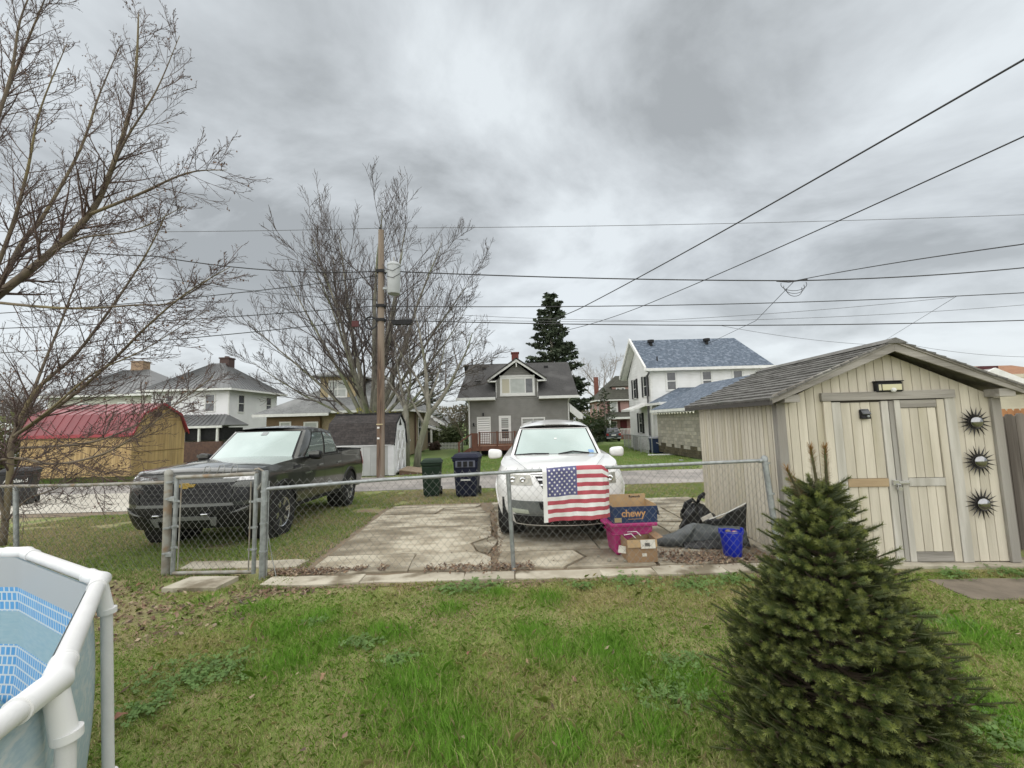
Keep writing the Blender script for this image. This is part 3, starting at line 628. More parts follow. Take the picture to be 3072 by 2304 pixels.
def red_barn():
    h = thing('red_roof_barn', 'new wooden barn shed with red metal gambrel roof across the alley', 'shed', (-18.5, 20, -.45), 0)
    z = .45; Wd = mat('yellow_pine', (.50, .355, .17), (.39, .265, .12), 5, .8, .3, 20, stretch=(1, 1, .15), c3=(.28, .20, .10), s3=1.0, f3=(.5, .75), vary=.08); R = mat('red_metal', (.21, .046, .052), (.175, .038, .044), 1, .45); T = mat('red_trim', (.30, .03, .04), rough=.4)
    D = 3.2; prof = [(0, 1.68), (.42, 2.58), (1.6, 3.14), (2.78, 2.58), (3.2, 1.68)]
    def zt(y): return z + float(np.interp(y, [p[0] for p in prof], [p[1] for p in prof]))
    MB().box(-5.4, -.02, .03, D - .02, 0, z + 1.66).build('inner_wall', M['dirt'], h)
    n = 51
    for i in range(n):
        a = -5.4 + 5.4 * i / n; MB().box(a + .004, a + 5.4 / n - .004, 0, .03, .02, z + 1.7).build('board', Wd, h)
    n = 28
    for i in range(n):
        a = D * i / n + .004; b = D * (i + 1) / n - .004
        MB().prism([(-.02, a, .02), (-.02, b, .02), (-.02, b, zt(b) - .03), (-.02, a, zt(a) - .03)], (.03, 0, 0)).build('board', Wd, h)
    MB().box(.012, .022, .02, D - .02, z + 2.28, z + 2.31).box(.012, .03, .1, D - .1, z + .72, z + .75).build('ledger', mat('ledger', (.25, .17, .08)), h)
    e = [(-.12, 1.58)] + prof[1:4] + [(3.32, 1.58)]
    for k in range(4):
        (ya, za), (yb, zb) = e[k], e[k + 1]; n = 13
        for i in range(n):
            a = -5.55 + 5.7 * i / n; b = a + 5.7 / n; mb = MB()
            slab_roof(mb, [(a, ya, z + za + .05), (b - .01, ya, z + za + .05), (b - .01, yb, z + zb + .05), (a, yb, z + zb + .05)], .02)
            mb.beam((a + .02, ya, z + za + .065), (a + .02, yb, z + zb + .065), .04, .03); mb.build('roof_panel', R, h)
    t = MB()
    for k in range(4):
        (ya, za), (yb, zb) = e[k], e[k + 1]; t.prism([(.13, ya, z + za - .06), (.13, ya, z + za + .07), (.13, yb, z + zb + .07), (.13, yb, z + zb - .06)], (.04, 0, 0))
    t.box(-5.55, .15, -.16, -.11, z + 1.5, z + 1.66); t.build('roof_trim', T, h)
    MB().box(.0, .05, 1.15, 1.6, z + 2.45, z + 2.75).build('gable_vent', mat('vent_brown', (.06, .035, .025)), h)
red_barn()

def tan_house():
    h = thing('tan_brick_house', 'tan brick bungalow with grey hip roof and boxy dormer behind the big bare tree', 'house', (0, 30, -.7), 0)
    z = .7; B = mat('tan_brick', (.33, .265, .17), (.27, .215, .14), 9, .9, .2, 40); S = mat('brown_siding', (.175, .115, .062), (.145, .095, .05), 2, .8); R = mat('grey_shingle', (.20, .205, .20), (.135, .14, .138), 9, .95, .4, 30, c3=(.25, .255, .25), s3=.8, f3=(.45, .7)); Y = mat('cream_dormer', (.42, .34, .20), (.37, .30, .18), 3, .8); T = M['whitepaint']
    MB().box(-14, -8.3, .02, 10, 0, z + 2.75).build('wall', B, h)
    mb = MB(); siding(mb, 0, z + 2.6, lambda q: (-17.8, -13.95), .17, place=place_for('F', -.3)); mb.box(-17.8, -13.95, -.29, 6, 0, z + 2.6); mb.build('wing_wall', S, h)
    r = MB(); hip(r, -14.7, -7.7, -.6, 10.6, z + 2.85, z + 6.2, -11.3, -11.1, 5); hip(r, -18.4, -13.0, -.9, 6.6, z + 2.72, z + 5.0, -14.6, -13.2, 3); hip(r, -15.1, -11.5, .6, 4.5, z + 5.55, z + 6.3, -13.3, -13.2, 2.4); rf = r.build('roof', R, h)
    MB().box(-14.65, -12.0, 1.2, 4, z + 3.2, z + 5.55).build('dormer', Y, h); window(h, 'F', 1.2, -13.9, -12.7, z + 4.0, z + 5.1, T, M['blind'], .12, mull=(-13.3,))
    f = MB(); f.box(-18.45, -13.05, -.98, -.88, z + 2.5, z + 2.7); f.box(-13.05, -7.7, -.7, -.6, z + 2.68, z + 2.84); f.box(-7.72, -7.62, -.6, 10.6, z + 2.7, z + 2.84); f.build('gutter', T, h)
    window(h, 'F', -.3, -16.75, -16.1, z + 1.6, z + 2.05, T, M['blind'], .1, rail=False); window(h, 'F', -.3, -15.0, -14.15, z + .4, z + 2.0, T, M['blind'], .1, pm2=M['blind'])
    for u in (1.8, 6.5):
        window(h, 'R', -8.3, u - .45, u + .45, z + .7, z + 2.2, T, M['glass'], .1)
        MB().box(-8.32, -8.08, u - .65, u + .65, z + .42, z + .56).build('stone_sill', T, h)
    MB().tube([(-8.2, 4.6, z + 2.7), (-8.2, 4.6, 0)], .06, 6).build('downspout', mat('brown_spout', (.1, .05, .035)), h)
    p = thing('porch_house', 'small cream gabled house with lean-to porch beyond the white picket fence', 'house', (0, 45, -.9), 0)
    z = .9; Wm = mat('cream_siding', (.50, .47, .41), (.45, .43, .37), 1); mb = MB(); siding(mb, 0, z + 1.6, lambda q: (-14.5, -8.0), .2); siding(mb, z + 1.6, z + 4.1, lambda q: (-14.5 + (q - z - 1.6) * 1.25, -8.0 - (q - z - 1.6) * 1.25), .2); mb.box(-14.5, -8, .01, 8, 0, z + 1.6); mb.build('wall', Wm, p)
    r = MB(); slab_roof(r, [(-11.3, -.5, z + 4.35), (-6.9, -.5, z + 1.3), (-6.9, 8, z + 1.3), (-11.3, 8, z + 4.35)], .12); slab_roof(r, [(-11.3, -.5, z + 4.35), (-15.6, -.5, z + 1.3), (-15.6, 8, z + 1.3), (-11.3, 8, z + 4.35)], .12); slab_roof(r, [(-11, -2.2, z + 2.35), (-7.5, -2.2, z + 1.05), (-7.5, -.1, z + 1.05), (-11, -.1, z + 2.35)], .1); r.build('roof', R, p)
    t = MB(); t.prism([(-11.3, -.62, z + 4.1), (-11.3, -.62, z + 4.38), (-6.85, -.62, z + 1.32), (-6.85, -.62, z + 1.05)], (0, .1, 0)); t.prism([(-11, -2.3, z + 2.1), (-11, -2.3, z + 2.35), (-7.45, -2.3, z + 1.06), (-7.45, -2.3, z + .84)], (0, .08, 0)); t.build('rake_board', T, p)
    MB().box(-10.6, -8.1, -.04, 0, z - .5, z + .8).build('porch_opening', M['glass'], p); MB().box(-7.75, -7.6, -2.2, -2.05, 0, z + .95).build('porch_post', T, p); MB().box(-8.6, -8.4, -2.2, -2.0, 0, z + 1.1).build('porch_post', T, p)
tan_house()

def small_barn():
    h = thing('dark_roof_barn', 'small grey barn shed with dark shingled roof and white doors beside the utility pole', 'shed', (-5.04, 17.4, -.39), 0)
    z = .39; P_ = mat('pale_grey_panel', (.42, .43, .42), (.36, .37, .36), 2, .7, c3=(.25, .27, .19), s3=.9, f3=(.55, .8), vary=.05); T = mat('barn_white', (.70, .71, .72), (.64, .65, .66), 4, .6); R = mat('barn_shingle', (.058, .05, .047), (.038, .034, .033), 9, .95, .5, 40, vary=.22)
    D = 1.95; prof = [(-.06, .93), (.28, 1.83), (.97, 2.22), (1.67, 1.83), (2.01, .93)]
    MB().box(-2.78, -.02, .02, D, 0.02, z + .95).build('inner_wall', M['dirt'], h)
    for i in range(9): MB().box(-2.78 + i * .302, -2.78 + (i + 1) * .302 - .008, 0, .02, .03, z + .9).build('wall_panel', P_, h)
    MB().box(-.24, .0, -.02, .0, .03, z + .9).build('corner_board', T, h); MB().box(-2.8, -.1, -.03, -.005, z + .86, z + .96).build('fascia_board', T, h)
    MB().box(-2.8, 0, .0, D, 0, .03).build('floor_frame', M['dark'], h)
    for k in range(4):
        (ya, za), (yb, zb) = prof[k], prof[k + 1]; mb = MB(); slab_roof(mb, [(-2.86, ya, z + za), (.06, ya, z + za), (.06, yb, z + zb), (-2.86, yb, z + zb)], .03); rp = mb.build('roof_deck', M['black'], h)
        if k < 2:
            L_ = math.hypot(yb - ya, zb - za); rows = max(1, round(L_ / .125)); d = Vector((0, yb - ya, zb - za)) / L_; nn = Vector((0, -d.z, d.y))
            for r in range(rows):
                x = -2.86 - (.12 if r % 2 else 0)
                while x < .05:
                    a, b = max(x, -2.86) + .004, min(x + .3, .07) - .004
                    if b - a > .05:
                        p = Vector((0, ya, z + za)) + d * (r * L_ / rows); q = p + d * (L_ / rows + .02); o = nn * (.014 + random.random() * .004)
                        m2 = MB(); m2.hexa([Vector((a, 0, 0)) + p, Vector((b, 0, 0)) + p, Vector((b, 0, 0)) + q, Vector((a, 0, 0)) + q], [Vector((a, 0, 0)) + p + o, Vector((b, 0, 0)) + p + o, Vector((b, 0, 0)) + q + nn * .004, Vector((a, 0, 0)) + q + nn * .004]); m2.build('shingle', R, rp)
                    x += .3
    MB().box(-2.86, .06, .9, 1.05, z + 2.2, z + 2.27).build('ridge_cap', M['black'], h)
    MB().prism([(-.01, 0, .03), (-.01, D, .03), (-.01, D, z + .95), (-.01, 1.67, z + 1.8), (-.01, .97, z + 2.18), (-.01, .28, z + 1.8), (-.01, 0, z + .95)], (.012, 0, 0)).build('gable_wall', T, h)
    t = MB()
    for a, b in zip(prof[:-1], prof[1:]): t.prism([(.02, a[0], z + a[1] - .06), (.02, a[0], z + a[1] + .03), (.02, b[0], z + b[1] + .03), (.02, b[0], z + b[1] - .06)], (.045, 0, 0))
    t.build('rake_trim', M['black'], h)
    for k, (a, b) in enumerate(((.32, .96), (.99, 1.63))):
        d = MB().box(.004, .03, a, b, .1, z + 1.55).build('door', mat('door_grey%d' % k, (.5, .5, .5)), h); q = MB()
        for y in (a, b - .07): q.box(.03, .05, y, y + .07, .1, z + 1.55)
        for zz in (.1, z + .62, z + 1.48): q.box(.03, .05, a + .07, b - .07, zz, zz + .07)
        for (za, zb) in ((.17, z + .62), (z + .69, z + 1.48)):
            q.beam((.042, a + .07, za), (.042, b - .07, zb), .015, .06, (1, 0, 0)); q.beam((.047, a + .07, zb), (.047, b - .07, za), .015, .06, (1, 0, 0))
        q.build('door_brace', T, d)
    MB().prism([(.002, .78, z + 1.72), (.002, 1.16, z + 1.72), (.002, .97, z + 2.0)], (.02, 0, 0)).build('gable_vent', M['black'], h)
    rm = thing('barn_ramp', 'low wooden ramp at the white doors of the dark roofed barn', 'ramp', (-4.9, 18.3, -.4), 0)
    rw = mat('ramp_wood', (.33, .26, .19), (.25, .19, .13), 6, .9)
    for i in range(8): MB().hexa([(.03 + i * .16, -.7, .2 - i * .022), (.18 + i * .16, -.7, .18 - i * .022), (.18 + i * .16, .7, .18 - i * .022), (.03 + i * .16, .7, .2 - i * .022)], [(.03 + i * .16, -.7, .24 - i * .022), (.18 + i * .16, -.7, .22 - i * .022), (.18 + i * .16, .7, .22 - i * .022), (.03 + i * .16, .7, .24 - i * .022)]).build('ramp_board', rw, rm)
    MB().prism([(.03, -.68, 0), (1.3, -.68, 0), (1.3, -.68, .03), (.03, -.68, .2)], (0, .04, 0)).build('ramp_side', mat('ramp_dark', (.12, .07, .045)), rm)
small_barn()

def right_house():
    h = thing('cream_house', 'cream sided house with white rake boards behind the wooden fence', 'house', (22.6, 19.8, -.4), 0)
    z = .4; S = mat('ivory_siding', (.50, .46, .35), (.45, .41, .31), 2, .7); T = M['whitepaint']
    mb = MB(); siding(mb, 0, z + 2.2, lambda q: (-2.3, 7), .16); siding(mb, z + 2.2, z + 3.4, lambda q: (-2.3 + (q - z - 2.2) * 1.9, 5 - (q - z - 2.2) * 1.9), .16); mb.box(-2.3, 7, .01, 8, 0, z + 2.2); mb.build('wall', S, h)
    r = MB()
    for s in (-1, 1): slab_roof(r, [(1.0 * 0 + 0.3, -.4, z + 3.65), (.3 + s * 4.4, -.4, z + 1.7), (.3 + s * 4.4, 8, z + 1.7), (.3, 8, z + 3.65)], .1)
    r.build('roof', mat('pale_shingle', (.35, .34, .32)), h); t = MB()
    for s in (-1, 1): t.prism([(.3, -.5, z + 3.35), (.3, -.5, z + 3.68), (.3 + s * 4.5, -.5, z + 1.68), (.3 + s * 4.5, -.5, z + 1.4)], (0, .1, 0))
    t.build('rake_board', T, h); MB().prism([(-.2, -.02, z + 2.9), (.9, -.02, z + 2.9), (.3, -.02, z + 3.2)], (0, -.03, 0)).build('gable_vent', mat('vent_olive', (.12, .13, .1)), h)
    MB().box(1.55, 2.45, 1.2, 2.0, z + 2.0, z + 3.95).build('chimney', mat('maroon_brick', (.085, .022, .025), (.06, .016, .018), 6, .9), h)
    h2 = thing('orange_roof_house', 'house with orange brown shingle roof, farthest right behind the cream house', 'house', (32, 27, -.6), 0)
    z = .6; MB().box(-5, 9, 0, 8, 0, z + 2.9).build('wall', S, h2); r = MB(); hip(r, -6, 10, -.8, 9, z + 2.85, z + 5.0, -1, 6, 4); hip(r, -3.2, 3.5, .5, 7, z + 3.9, z + 5.35, -.2, .6, 4); r.build('roof', mat('orange_shingle', (.30, .155, .085), (.24, .12, .065), 5, .9), h2)
right_house()

# ------------------------------------------------------------------ bins
def bin_(name, label, loc, rz, body, lid, w, d, hgt, bars_=False, group=None):
    t = thing(name, label, 'trash bin', loc, rz, group)
    def ring(s, z_): return [(-w / 2 * s, -d / 2 * s, z_), (w / 2 * s, -d / 2 * s, z_), (w / 2 * s, d / 2 * s, z_), (-w / 2 * s, d / 2 * s, z_)]
    b = MB(); b.hexa(ring(.78, .06), ring(.95, hgt * .82)); b.hexa(ring(.99, hgt * .82), ring(1.02, hgt * .9)); b.hexa(ring(.66, .0), ring(.74, .07)); b.build('body', body, t, bev=.025)
    l = MB(); l.hexa(ring(1.08, hgt * .9), ring(1.06, hgt * .94)); l.hexa(ring(1.0, hgt * .94), ring(.82, hgt * 1.0)); l.build('lid', lid, t, bev=.015)
    MB().tube([(-w * .38, d * .56, hgt * .9), (w * .38, d * .56, hgt * .9)], .02, 8).build('handle', body, t)
    for s in (-1, 1): MB().cyl((s * w * .42 - .03, d * .42, .12), .12, .06, 14, axis='x').build('wheel', M['rubber'], t)
    return t
def bins():
    G = mat('green_plastic', (.010, .024, .014), (.014, .03, .018), 5, .55, spec=.25); N_ = mat('navy_plastic', (.007, .009, .024), (.01, .013, .032), 5, .5, spec=.25); K = mat('bin_black', (.016, .016, .018), rough=.45); GL = mat('grey_lid', (.25, .26, .28), rough=.45)
    a = bin_('trash_bin', 'dark green trash bin standing left of the navy bin by the alley', (-2.36, 11.95, -.32), 6, G, G, .56, .6, 1.06)
    b = bin_('trash_bin', 'navy blue trash bin standing right of the green bin by the alley', (-1.32, 11.75, -.31), -3, N_, N_, .72, .74, 1.2)
    lp = MB()
    for x in (-.16, 0, .16): lp.box(x - .055, x + .055, -.39, -.355, .86, 1.0)
    lp.build('grip_recess', M['black'], b); MB().box(-.27, .27, -.372, -.35, .84, 1.02).build('grip_panel', mat('grip_grey', (.12, .13, .17)), b)
    MB().box(-.13, .13, -.362, -.335, .48, .51).build('label_strip', M['whitepaint'], b)
    c = bin_('trash_bin', 'blue trash bin against the concrete block garage', (9.55, 27.6, -.62), 0, mat('blue_bin', (.015, .03, .075), rough=.5), GL, .85, .8, 1.1)
    MB().tube([(-.18, -.41, .72), (0, -.42, .66), (.18, -.41, .72)], .02, 5).build('logo_mark', M['whitepaint'], c)
    d = bin_('trash_bin', 'black trash bin with white lettering behind the left tree', (-14.6, 12.3, -.33), 35, K, K, .68, .74, 1.1)
    text('lettering', 'Ashland', .15, M['whitepaint'], d, Matrix.Translation((0, -.365, .74)) @ Matrix.Rotation(rad(86), 4, 'X'), .002)
bins()

# ------------------------------------------------------------------ utility pole and wires
def pole():
    t = thing('utility_pole', 'tall brown wooden utility pole with grey transformer beside the small barn', 'utility pole', (-5.43, 16.9, -.38), 0)
    MB().tube([(0, 0, -.3), (0, 0, 3), (-.0, 0, 7), (-.01, 0, 10.43)], [.165, .155, .135, .115], 14).build('post', M['pole'], t, smooth=40)
    G = mat('transformer_grey', (.42, .44, .45), (.38, .40, .41), 3, .45)
    tr = MB().lathe((.55, -.05, 7.6), [(.25, 0), (.27, .03), (.27, 1.2), (.29, 1.21), (.29, 1.27), (.24, 1.33), (.1, 1.36)], 20).build('transformer', G, t, smooth=40)
    MB().tube([(.55, -.05, 8.95), (.55, -.05, 9.2)], .04, 8).tube([(.45, -.05, 8.9), (.43, -.05, 9.05)], .035, 8).build('bushing', mat('porcelain', (.3, .3, .3), rough=.3), tr)
    MB().box(.1, .32, -.09, 0, 8.55, 8.65).box(.1, .32, -.09, 0, 7.8, 7.9).build('bracket', M['galv'], tr)
    for zz, a in ((8.3, .32), (8.6, .4)): MB().tube([(.1, -.1, zz + .3), (.3, -.3, zz), (.6, -.36, zz - .1), (.85, -.15, zz + .15)], .012, 5).build('lead_wire', M['cable'], tr)
    MB().box(.45, 1.3, -.05, .09, 6.36, 6.5).box(.5, 1.25, -.07, .11, 6.3, 6.37).build('splice_case', M['black'], t)
    MB().box(-1.22, -.94, -.04, .04, 6.25, 6.5).build('warning_tag', mat('red_tag', (.07, .014, .014)), t)
    MB().tube([(-.44 + .27 * math.cos(a), 0, 6.4 + .27 * math.sin(a)) for a in np.linspace(0, 6.3, 22)], .028, 6).tube([(-.44 + .24 * math.cos(a), .03, 6.41 + .24 * math.sin(a)) for a in np.linspace(0, 6.3, 22)], .02, 6).build('cable_coil', M['cable'], t)
    for zz in (6.5, 7.1, 8.6): MB().box(-.17, .17, -.17, .17, zz - .06, zz + .06).build('cable_clamp', M['black'], t)
    MB().tube([(0, 0, 10.4), (-.06, 0, 10.55)], .05, 8).build('insulator', M['black'], t)
    MB().tube([(-.13, -.05, 0), (-.12, -.05, 9.6)], .012, 5).build('ground_wire', M['cablegrey'], t)
    MB().box(-.13, .13, -.165, -.14, 2.13, 2.17).build('tag_strip', mat('tag_tan', (.5, .42, .25)), t)
    for zz in (1.98, 1.55): MB().box(-.09, -.0, -.175, -.145, zz, zz + .07).build('pole_tag', M['whitepaint'], t)
pole()
def wire(label, pts, r, sag=.0, m=None, seg=18, group='overhead wires'):
    mb = MB(); full = []
    for a, b in zip(pts[:-1], pts[1:]):
        a, b = Vector(a), Vector(b)
        for i in range(seg):
            t = i / seg; p = a.lerp(b, t); p.z -= sag * 4 * t * (1 - t); full.append(p)
    full.append(Vector(pts[-1])); mb.tube(full, r, 5)
    return tag(mb.build('overhead_wire', m or M['cable'], smooth=True), label, 'wire', group)
def wires():
    px, py = -5.43, 16.9
    wire('thin topmost wire running right from the top of the utility pole', [(px, py, 10.15), (22.5, py, 10.0), (60, py, 10.6)], .011, .12, M['cablegrey'])
    wire('thin topmost wire running left from the top of the utility pole', [(px, py, 10.15), (-22, py, 10.45), (-60, py, 10.8)], .011, .08, M['cablegrey'])
    wire('thick upper black cable from the transformer running right past the shed', [(px + .15, py, 8.25), (12.0, py, 7.36), (21.8, py, 7.66), (60, py, 8.6)], .026, .1)
    wire('second black cable running right below the transformer cable', [(px + .15, py, 6.72), (21.7, py, 6.58), (60, py, 7.0)], .019, .22)
    wire('low black cable from the splice case running right', [(px + .15, py, 6.13), (8.9, py, 5.52), (21.5, py, 5.4), (60, py, 5.9)], .021, .05)
    wire('thin grey line rising to the right between the two black cables', [(px + .15, py + .1, 6.25), (9, py + .1, 5.75), (22, py + .1, 6.1)], .009, .1, M['cablegrey'])
    wire('thin grey line just above the lowest right hand cable', [(px + .15, py + .2, 6.6), (6, py + .2, 5.85), (18.8, py + .1, 6.5)], .009, .1, M['cablegrey'])
    wire('upper sloping cable from the left tree to the transformer', [(px - .15, py, 8.25), (-13, 14.6, 8.15), (-22, 12, 8.7)], .02, .25)
    wire('thin sloping line under the upper left cable', [(px - .15, py, 7.0), (-12.5, 14.9, 7.35), (-22, 12.2, 8.4)], .011, .15)
    wire('left cable falling away from the pole below the transformer', [(px - .15, py, 8.05), (-21.6, py, 6.85), (-60, py, 7)], .018, .15)
    wire('middle left cable passing through the bare tree twigs', [(px - .15, py, 6.75), (-21.5, py, 6.2), (-60, py, 6.4)], .019, .1)
    wire('lowest left cable from the red tag', [(px - .15, py, 6.2), (-21.4, py, 5.15), (-60, py, 5.3)], .019, .1)
    wire('thick steep service cable crossing the sky to the upper right corner', [(1.6, 16.9, 5.95), (2.9, 14.9, 6.0), (6.84, 5.0, 6.31), (8.4, 1.0, 6.5)], .016, .06)
    wire('second steep service cable below the thick one at right', [(2.4, 16.9, 5.5), (4.2, 13.2, 5.35), (6.69, 5.0, 5.24), (7.8, 1.0, 5.3)], .011, .05)
    wire('drop wire from the splice loop down to the blue roofed house', [(12.0, 16.9, 7.3), (14.0, 23, 7.1), (15.2, 32, 7.3)], .013, .0)
    wire('twisted service cable rising right from the splice loop', [(12.1, 16.9, 7.36), (12.9, 10, 5.85), (13.5, 6, 4.9)], .016, -.06)
    wire('thin drop wire descending to the roof peak of the garden shed', [(18.8, 16.9, 6.5), (24, 26, 6.3)], .009, .0, M['cablegrey'])
    wire('thin line falling right behind the garden shed roof', [(8.86, 16.9, 5.5), (18, 18, 4.6), (26, 19, 4.1)], .008, .2, M['cablegrey'])
    lp = MB()
    for k in range(3): lp.tube([(12.0 + .55 * math.cos(a) * (1 - .2 * k), 16.88, 7.2 - .12 * k + .28 * math.sin(a)) for a in np.linspace(2.9, 6.6, 12)], .012, 5)
    lp.tube([(11.3, 16.9, 7.36), (11.8, 16.88, 7.3), (12.6, 16.9, 7.4)], .03, 5)
    tag(lp.build('cable_splice', M['cable']), 'tangled splice loop hanging on the thick cable above the blue roof', 'cable')
wires()

# ------------------------------------------------------------------ chain link fence and gate
def chain(a, b, z0a, z1a, z0b, z1b, w=.088, r=.0020):
    """zigzag wires between two ground points; heights given at both ends"""
    a = Vector((a[0], a[1], 0)); b = Vector((b[0], b[1], 0)); L_ = (b - a).length; d = (b - a) / L_; n = Vector((-d.y, d.x, 0))
    mb = MB(); cols = int(L_ / (w / 2)); hs = w * .56
    for k in range(cols):
        t = (k + .5) / cols; z0 = z0a + (z0b - z0a) * t; z1 = z1a + (z1b - z1a) * t
        rows = int((z1 - z0) / hs); pts = []
        for i in range(rows + 1):
            u = (k + ((i + k) % 2)) * (w / 2); z = z1 - i * hs
            wob = .004 * math.sin(u * 3.1 + i * .5)
            pts.append(a + d * min(u, L_) + n * ((.003 if (i + k) % 2 else -.003) + wob) + Vector((0, 0, z)))
        if k % 2 == 0 and len(pts) > 1: pts = [pts[0] + Vector((0, 0, .012))] + pts
        mb.tube(pts, r, 3, cap=False)
    return mb
def cpost(parent, x, y, z0, h, r, m, cap='dome', lean=(0, 0), name='post'):
    mb = MB(); mb.tube([(x, y, z0), (x + lean[0], y + lean[1], z0 + h)], r, 14)
    if cap: mb.lathe((x + lean[0], y + lean[1], z0 + h - .02), [(r * 1.12, 0), (r * 1.12, .035), (r * .8, .055), (r * .25, .068)], 14)
    return mb.build(name, m, parent, smooth=40)
def band(parent, x, y, z, r, m):
    MB().lathe((x, y, z), [(r, 0), (r * 1.16, .003), (r * 1.16, .022), (r, .025)], 14).box(x + r * .9, x + r * 1.5, y - .006, y + .006, z, z + .025).build('tension_band', m, parent, smooth=40)
def fences():
    g, o = M['galv'], M['galvold']
    # right-hand run: gate post to corner post by the shed
    f = thing('chain_link_fence', 'chain link fence run from the gate to the shed with the flag on it', 'fence', (0, 0, 0))
    A, Bm, Cc = (-2.96, 4.94), (-.05, 4.98), (3.03, 4.98)
    cpost(f, A[0], A[1], -.2, 1.44, .036, g, None, name='gate_post'); cpost(f, -.03, 4.99, -.2, 1.33, .026, g, None, (-.045, 0)); cpost(f, 3.10, 4.98, -.2, 1.42, .034, g, 'dome', (-.10, 0), name='corner_post')
    MB().tube([(A[0] + .03, A[1], 1.03), (-1.5, 4.96, 1.10), (-.075, 4.985, 1.145)], .021, 10).tube([(-.14, 4.984, 1.14), (-.02, 4.985, 1.148)], .0235, 10).build('top_rail', g, f, smooth=40)
    MB().tube([(-.02, 4.985, 1.148), (1.5, 4.985, 1.175), (3.0, 4.985, 1.205)], .021, 10).build('top_rail', g, f, smooth=40)
    MB().tube([(2.93, 4.985, 1.2), (3.02, 4.985, 1.206)], .026, 10).build('rail_end', g, f, smooth=40)
    tag(chain((A[0] + .05, 4.955), (-.05, 4.965), .05, 1.12, .03, 1.19).build('chain_mesh', M['wire'], f, smooth=True, fix=False), kind='stuff')
    tag(chain((-.05, 4.965), (3.03, 4.965), .03, 1.185, .05, 1.20).build('chain_mesh', M['wire'], f, smooth=True, fix=False), kind='stuff')
    for z in (.3, .62, .99): band(f, A[0], A[1], z, .036, g)
    for z, dx in ((.45, -.04), (.8, -.065), (1.16, -.09)): band(f, 3.10 + dx, 4.98, z, .034, g)
    MB().tube([(A[0] + .045, 4.95, .03), (A[0] + .045, 4.95, 1.12)], .006, 6).build('tension_bar', g, f)
    MB().tube([(A[0] + .05, 4.95, .5), (A[0] + .1, 4.95, .25), (A[0] + .17, 4.93, .02)], .005, 5).build('loose_wire', M['wire'], f)
    for x in (-2.2, -1.3, .9, 2.0): MB().tube([(x + .026 * math.sin(q), 4.975 + .026 * math.cos(q), 1.07 + .035 * (x + 2.96) / 1.0 * .95 + .0 * q) for q in np.linspace(0, 6.2, 9)], .003, 4).build('tie_wire', g, f)
    # left-hand run
    f2 = thing('chain_link_fence', 'chain link fence run left of the gate, half hidden by the pool', 'fence', (0, 0, 0))
    cpost(f2, -4.26, 5.15, -.2, 1.42, .042, o, 'dome', (-.02, 0), name='gate_post'); cpost(f2, -6.42, 5.46, -.2, 1.27, .027, g, None, (-.12, 0)); cpost(f2, -9.3, 5.85, -.2, 1.27, .027, g, None)
    MB().tube([(-4.33, 5.16, 1.11), (-5.5, 5.33, 1.08), (-6.77, 5.5, 1.07), (-9.3, 5.86, 1.05), (-12, 6.2, 1.05)], .021, 10).build('top_rail', o, f2, smooth=40)
    tag(chain((-4.31, 5.14), (-12, 6.19), .04, 1.09, .03, 1.05).build('chain_mesh', M['wire'], f2, smooth=True, fix=False), kind='stuff')
    for z in (.25, .55, .9, 1.1): band(f2, -4.26, 5.15, z, .042, g)
    # gate
    t = thing('chain_link_gate', 'low chain link gate with bent wires on its top rail', 'gate', (-4.16, 5.13, .02), -9.0)
    W = 1.10; mb = MB()
    MB().tube([(0, 0, .0), (0, 0, 1.16)], .024, 10).build('gate_stile', g, t, smooth=40); MB().tube([(W, 0, .04), (W, 0, 1.19)], .024, 10).build('gate_stile', g, t, smooth=40)
    MB().tube([(0, 0, 1.15), (.5, 0, 1.165), (W, 0, 1.19)], .024, 10).build('gate_rail', o, t, smooth=40); MB().tube([(0, 0, .01), (W, 0, .06)], .022, 10).build('gate_rail', o, t, smooth=40)
    tag(chain((.08, -.008), (W - .06, -.008), .06, 1.12, .1, 1.13).build('chain_mesh', M['wire'], t, smooth=True, fix=False), kind='stuff')
    for x in (.08, W - .06): MB().tube([(x, -.01, .06), (x, -.01, 1.1)], .008, 6).build('tension_bar', o, t)
    for x in (0, W):
        for z in (.3, .55, .85): MB().lathe((x, 0, z), [(.026, 0), (.031, .004), (.031, .022), (.026, .026)], 12).box(min(x, abs(x - .08)), max(x, abs(x - .08)), -.012, -.004, z + .002, z + .024).build('tension_band', g, t, smooth=40)
    for z in (.2, .86): MB().lathe((-.05, 0, z), [(.02, 0), (.035, .01), (.035, .05), (.02, .06)], 10).box(-.1, .01, -.03, .02, z + .01, z + .05).build('hinge', g, t)
    MB().box(W, W + .16, -.015, .012, .86, .9).build('latch', g, t); MB().tube([(W + .02, 0, 1.0), (W + .1, -.01, 1.1), (W + .1, -.01, 1.22), (W + .03, -.01, 1.25), (W - .02, 0, 1.24)], .011, 7).build('fork_latch', o, t)
    w = M['wire']
    for x, s in ((.42, .9), (.62, 1.15), (.8, 1.05)):
        MB().tube([(x - .1 * s, 0, 1.16), (x - .05 * s, 0, 1.2), (x - .02, 0, 1.28 * 1.0 + .04 * (s - 1)), (x + .03, 0, 1.29 + .05 * (s - 1)), (x + .05, 0, 1.24), (x + .02, 0, 1.19)], .0045, 5).build('bent_wire', w, t)
fences()

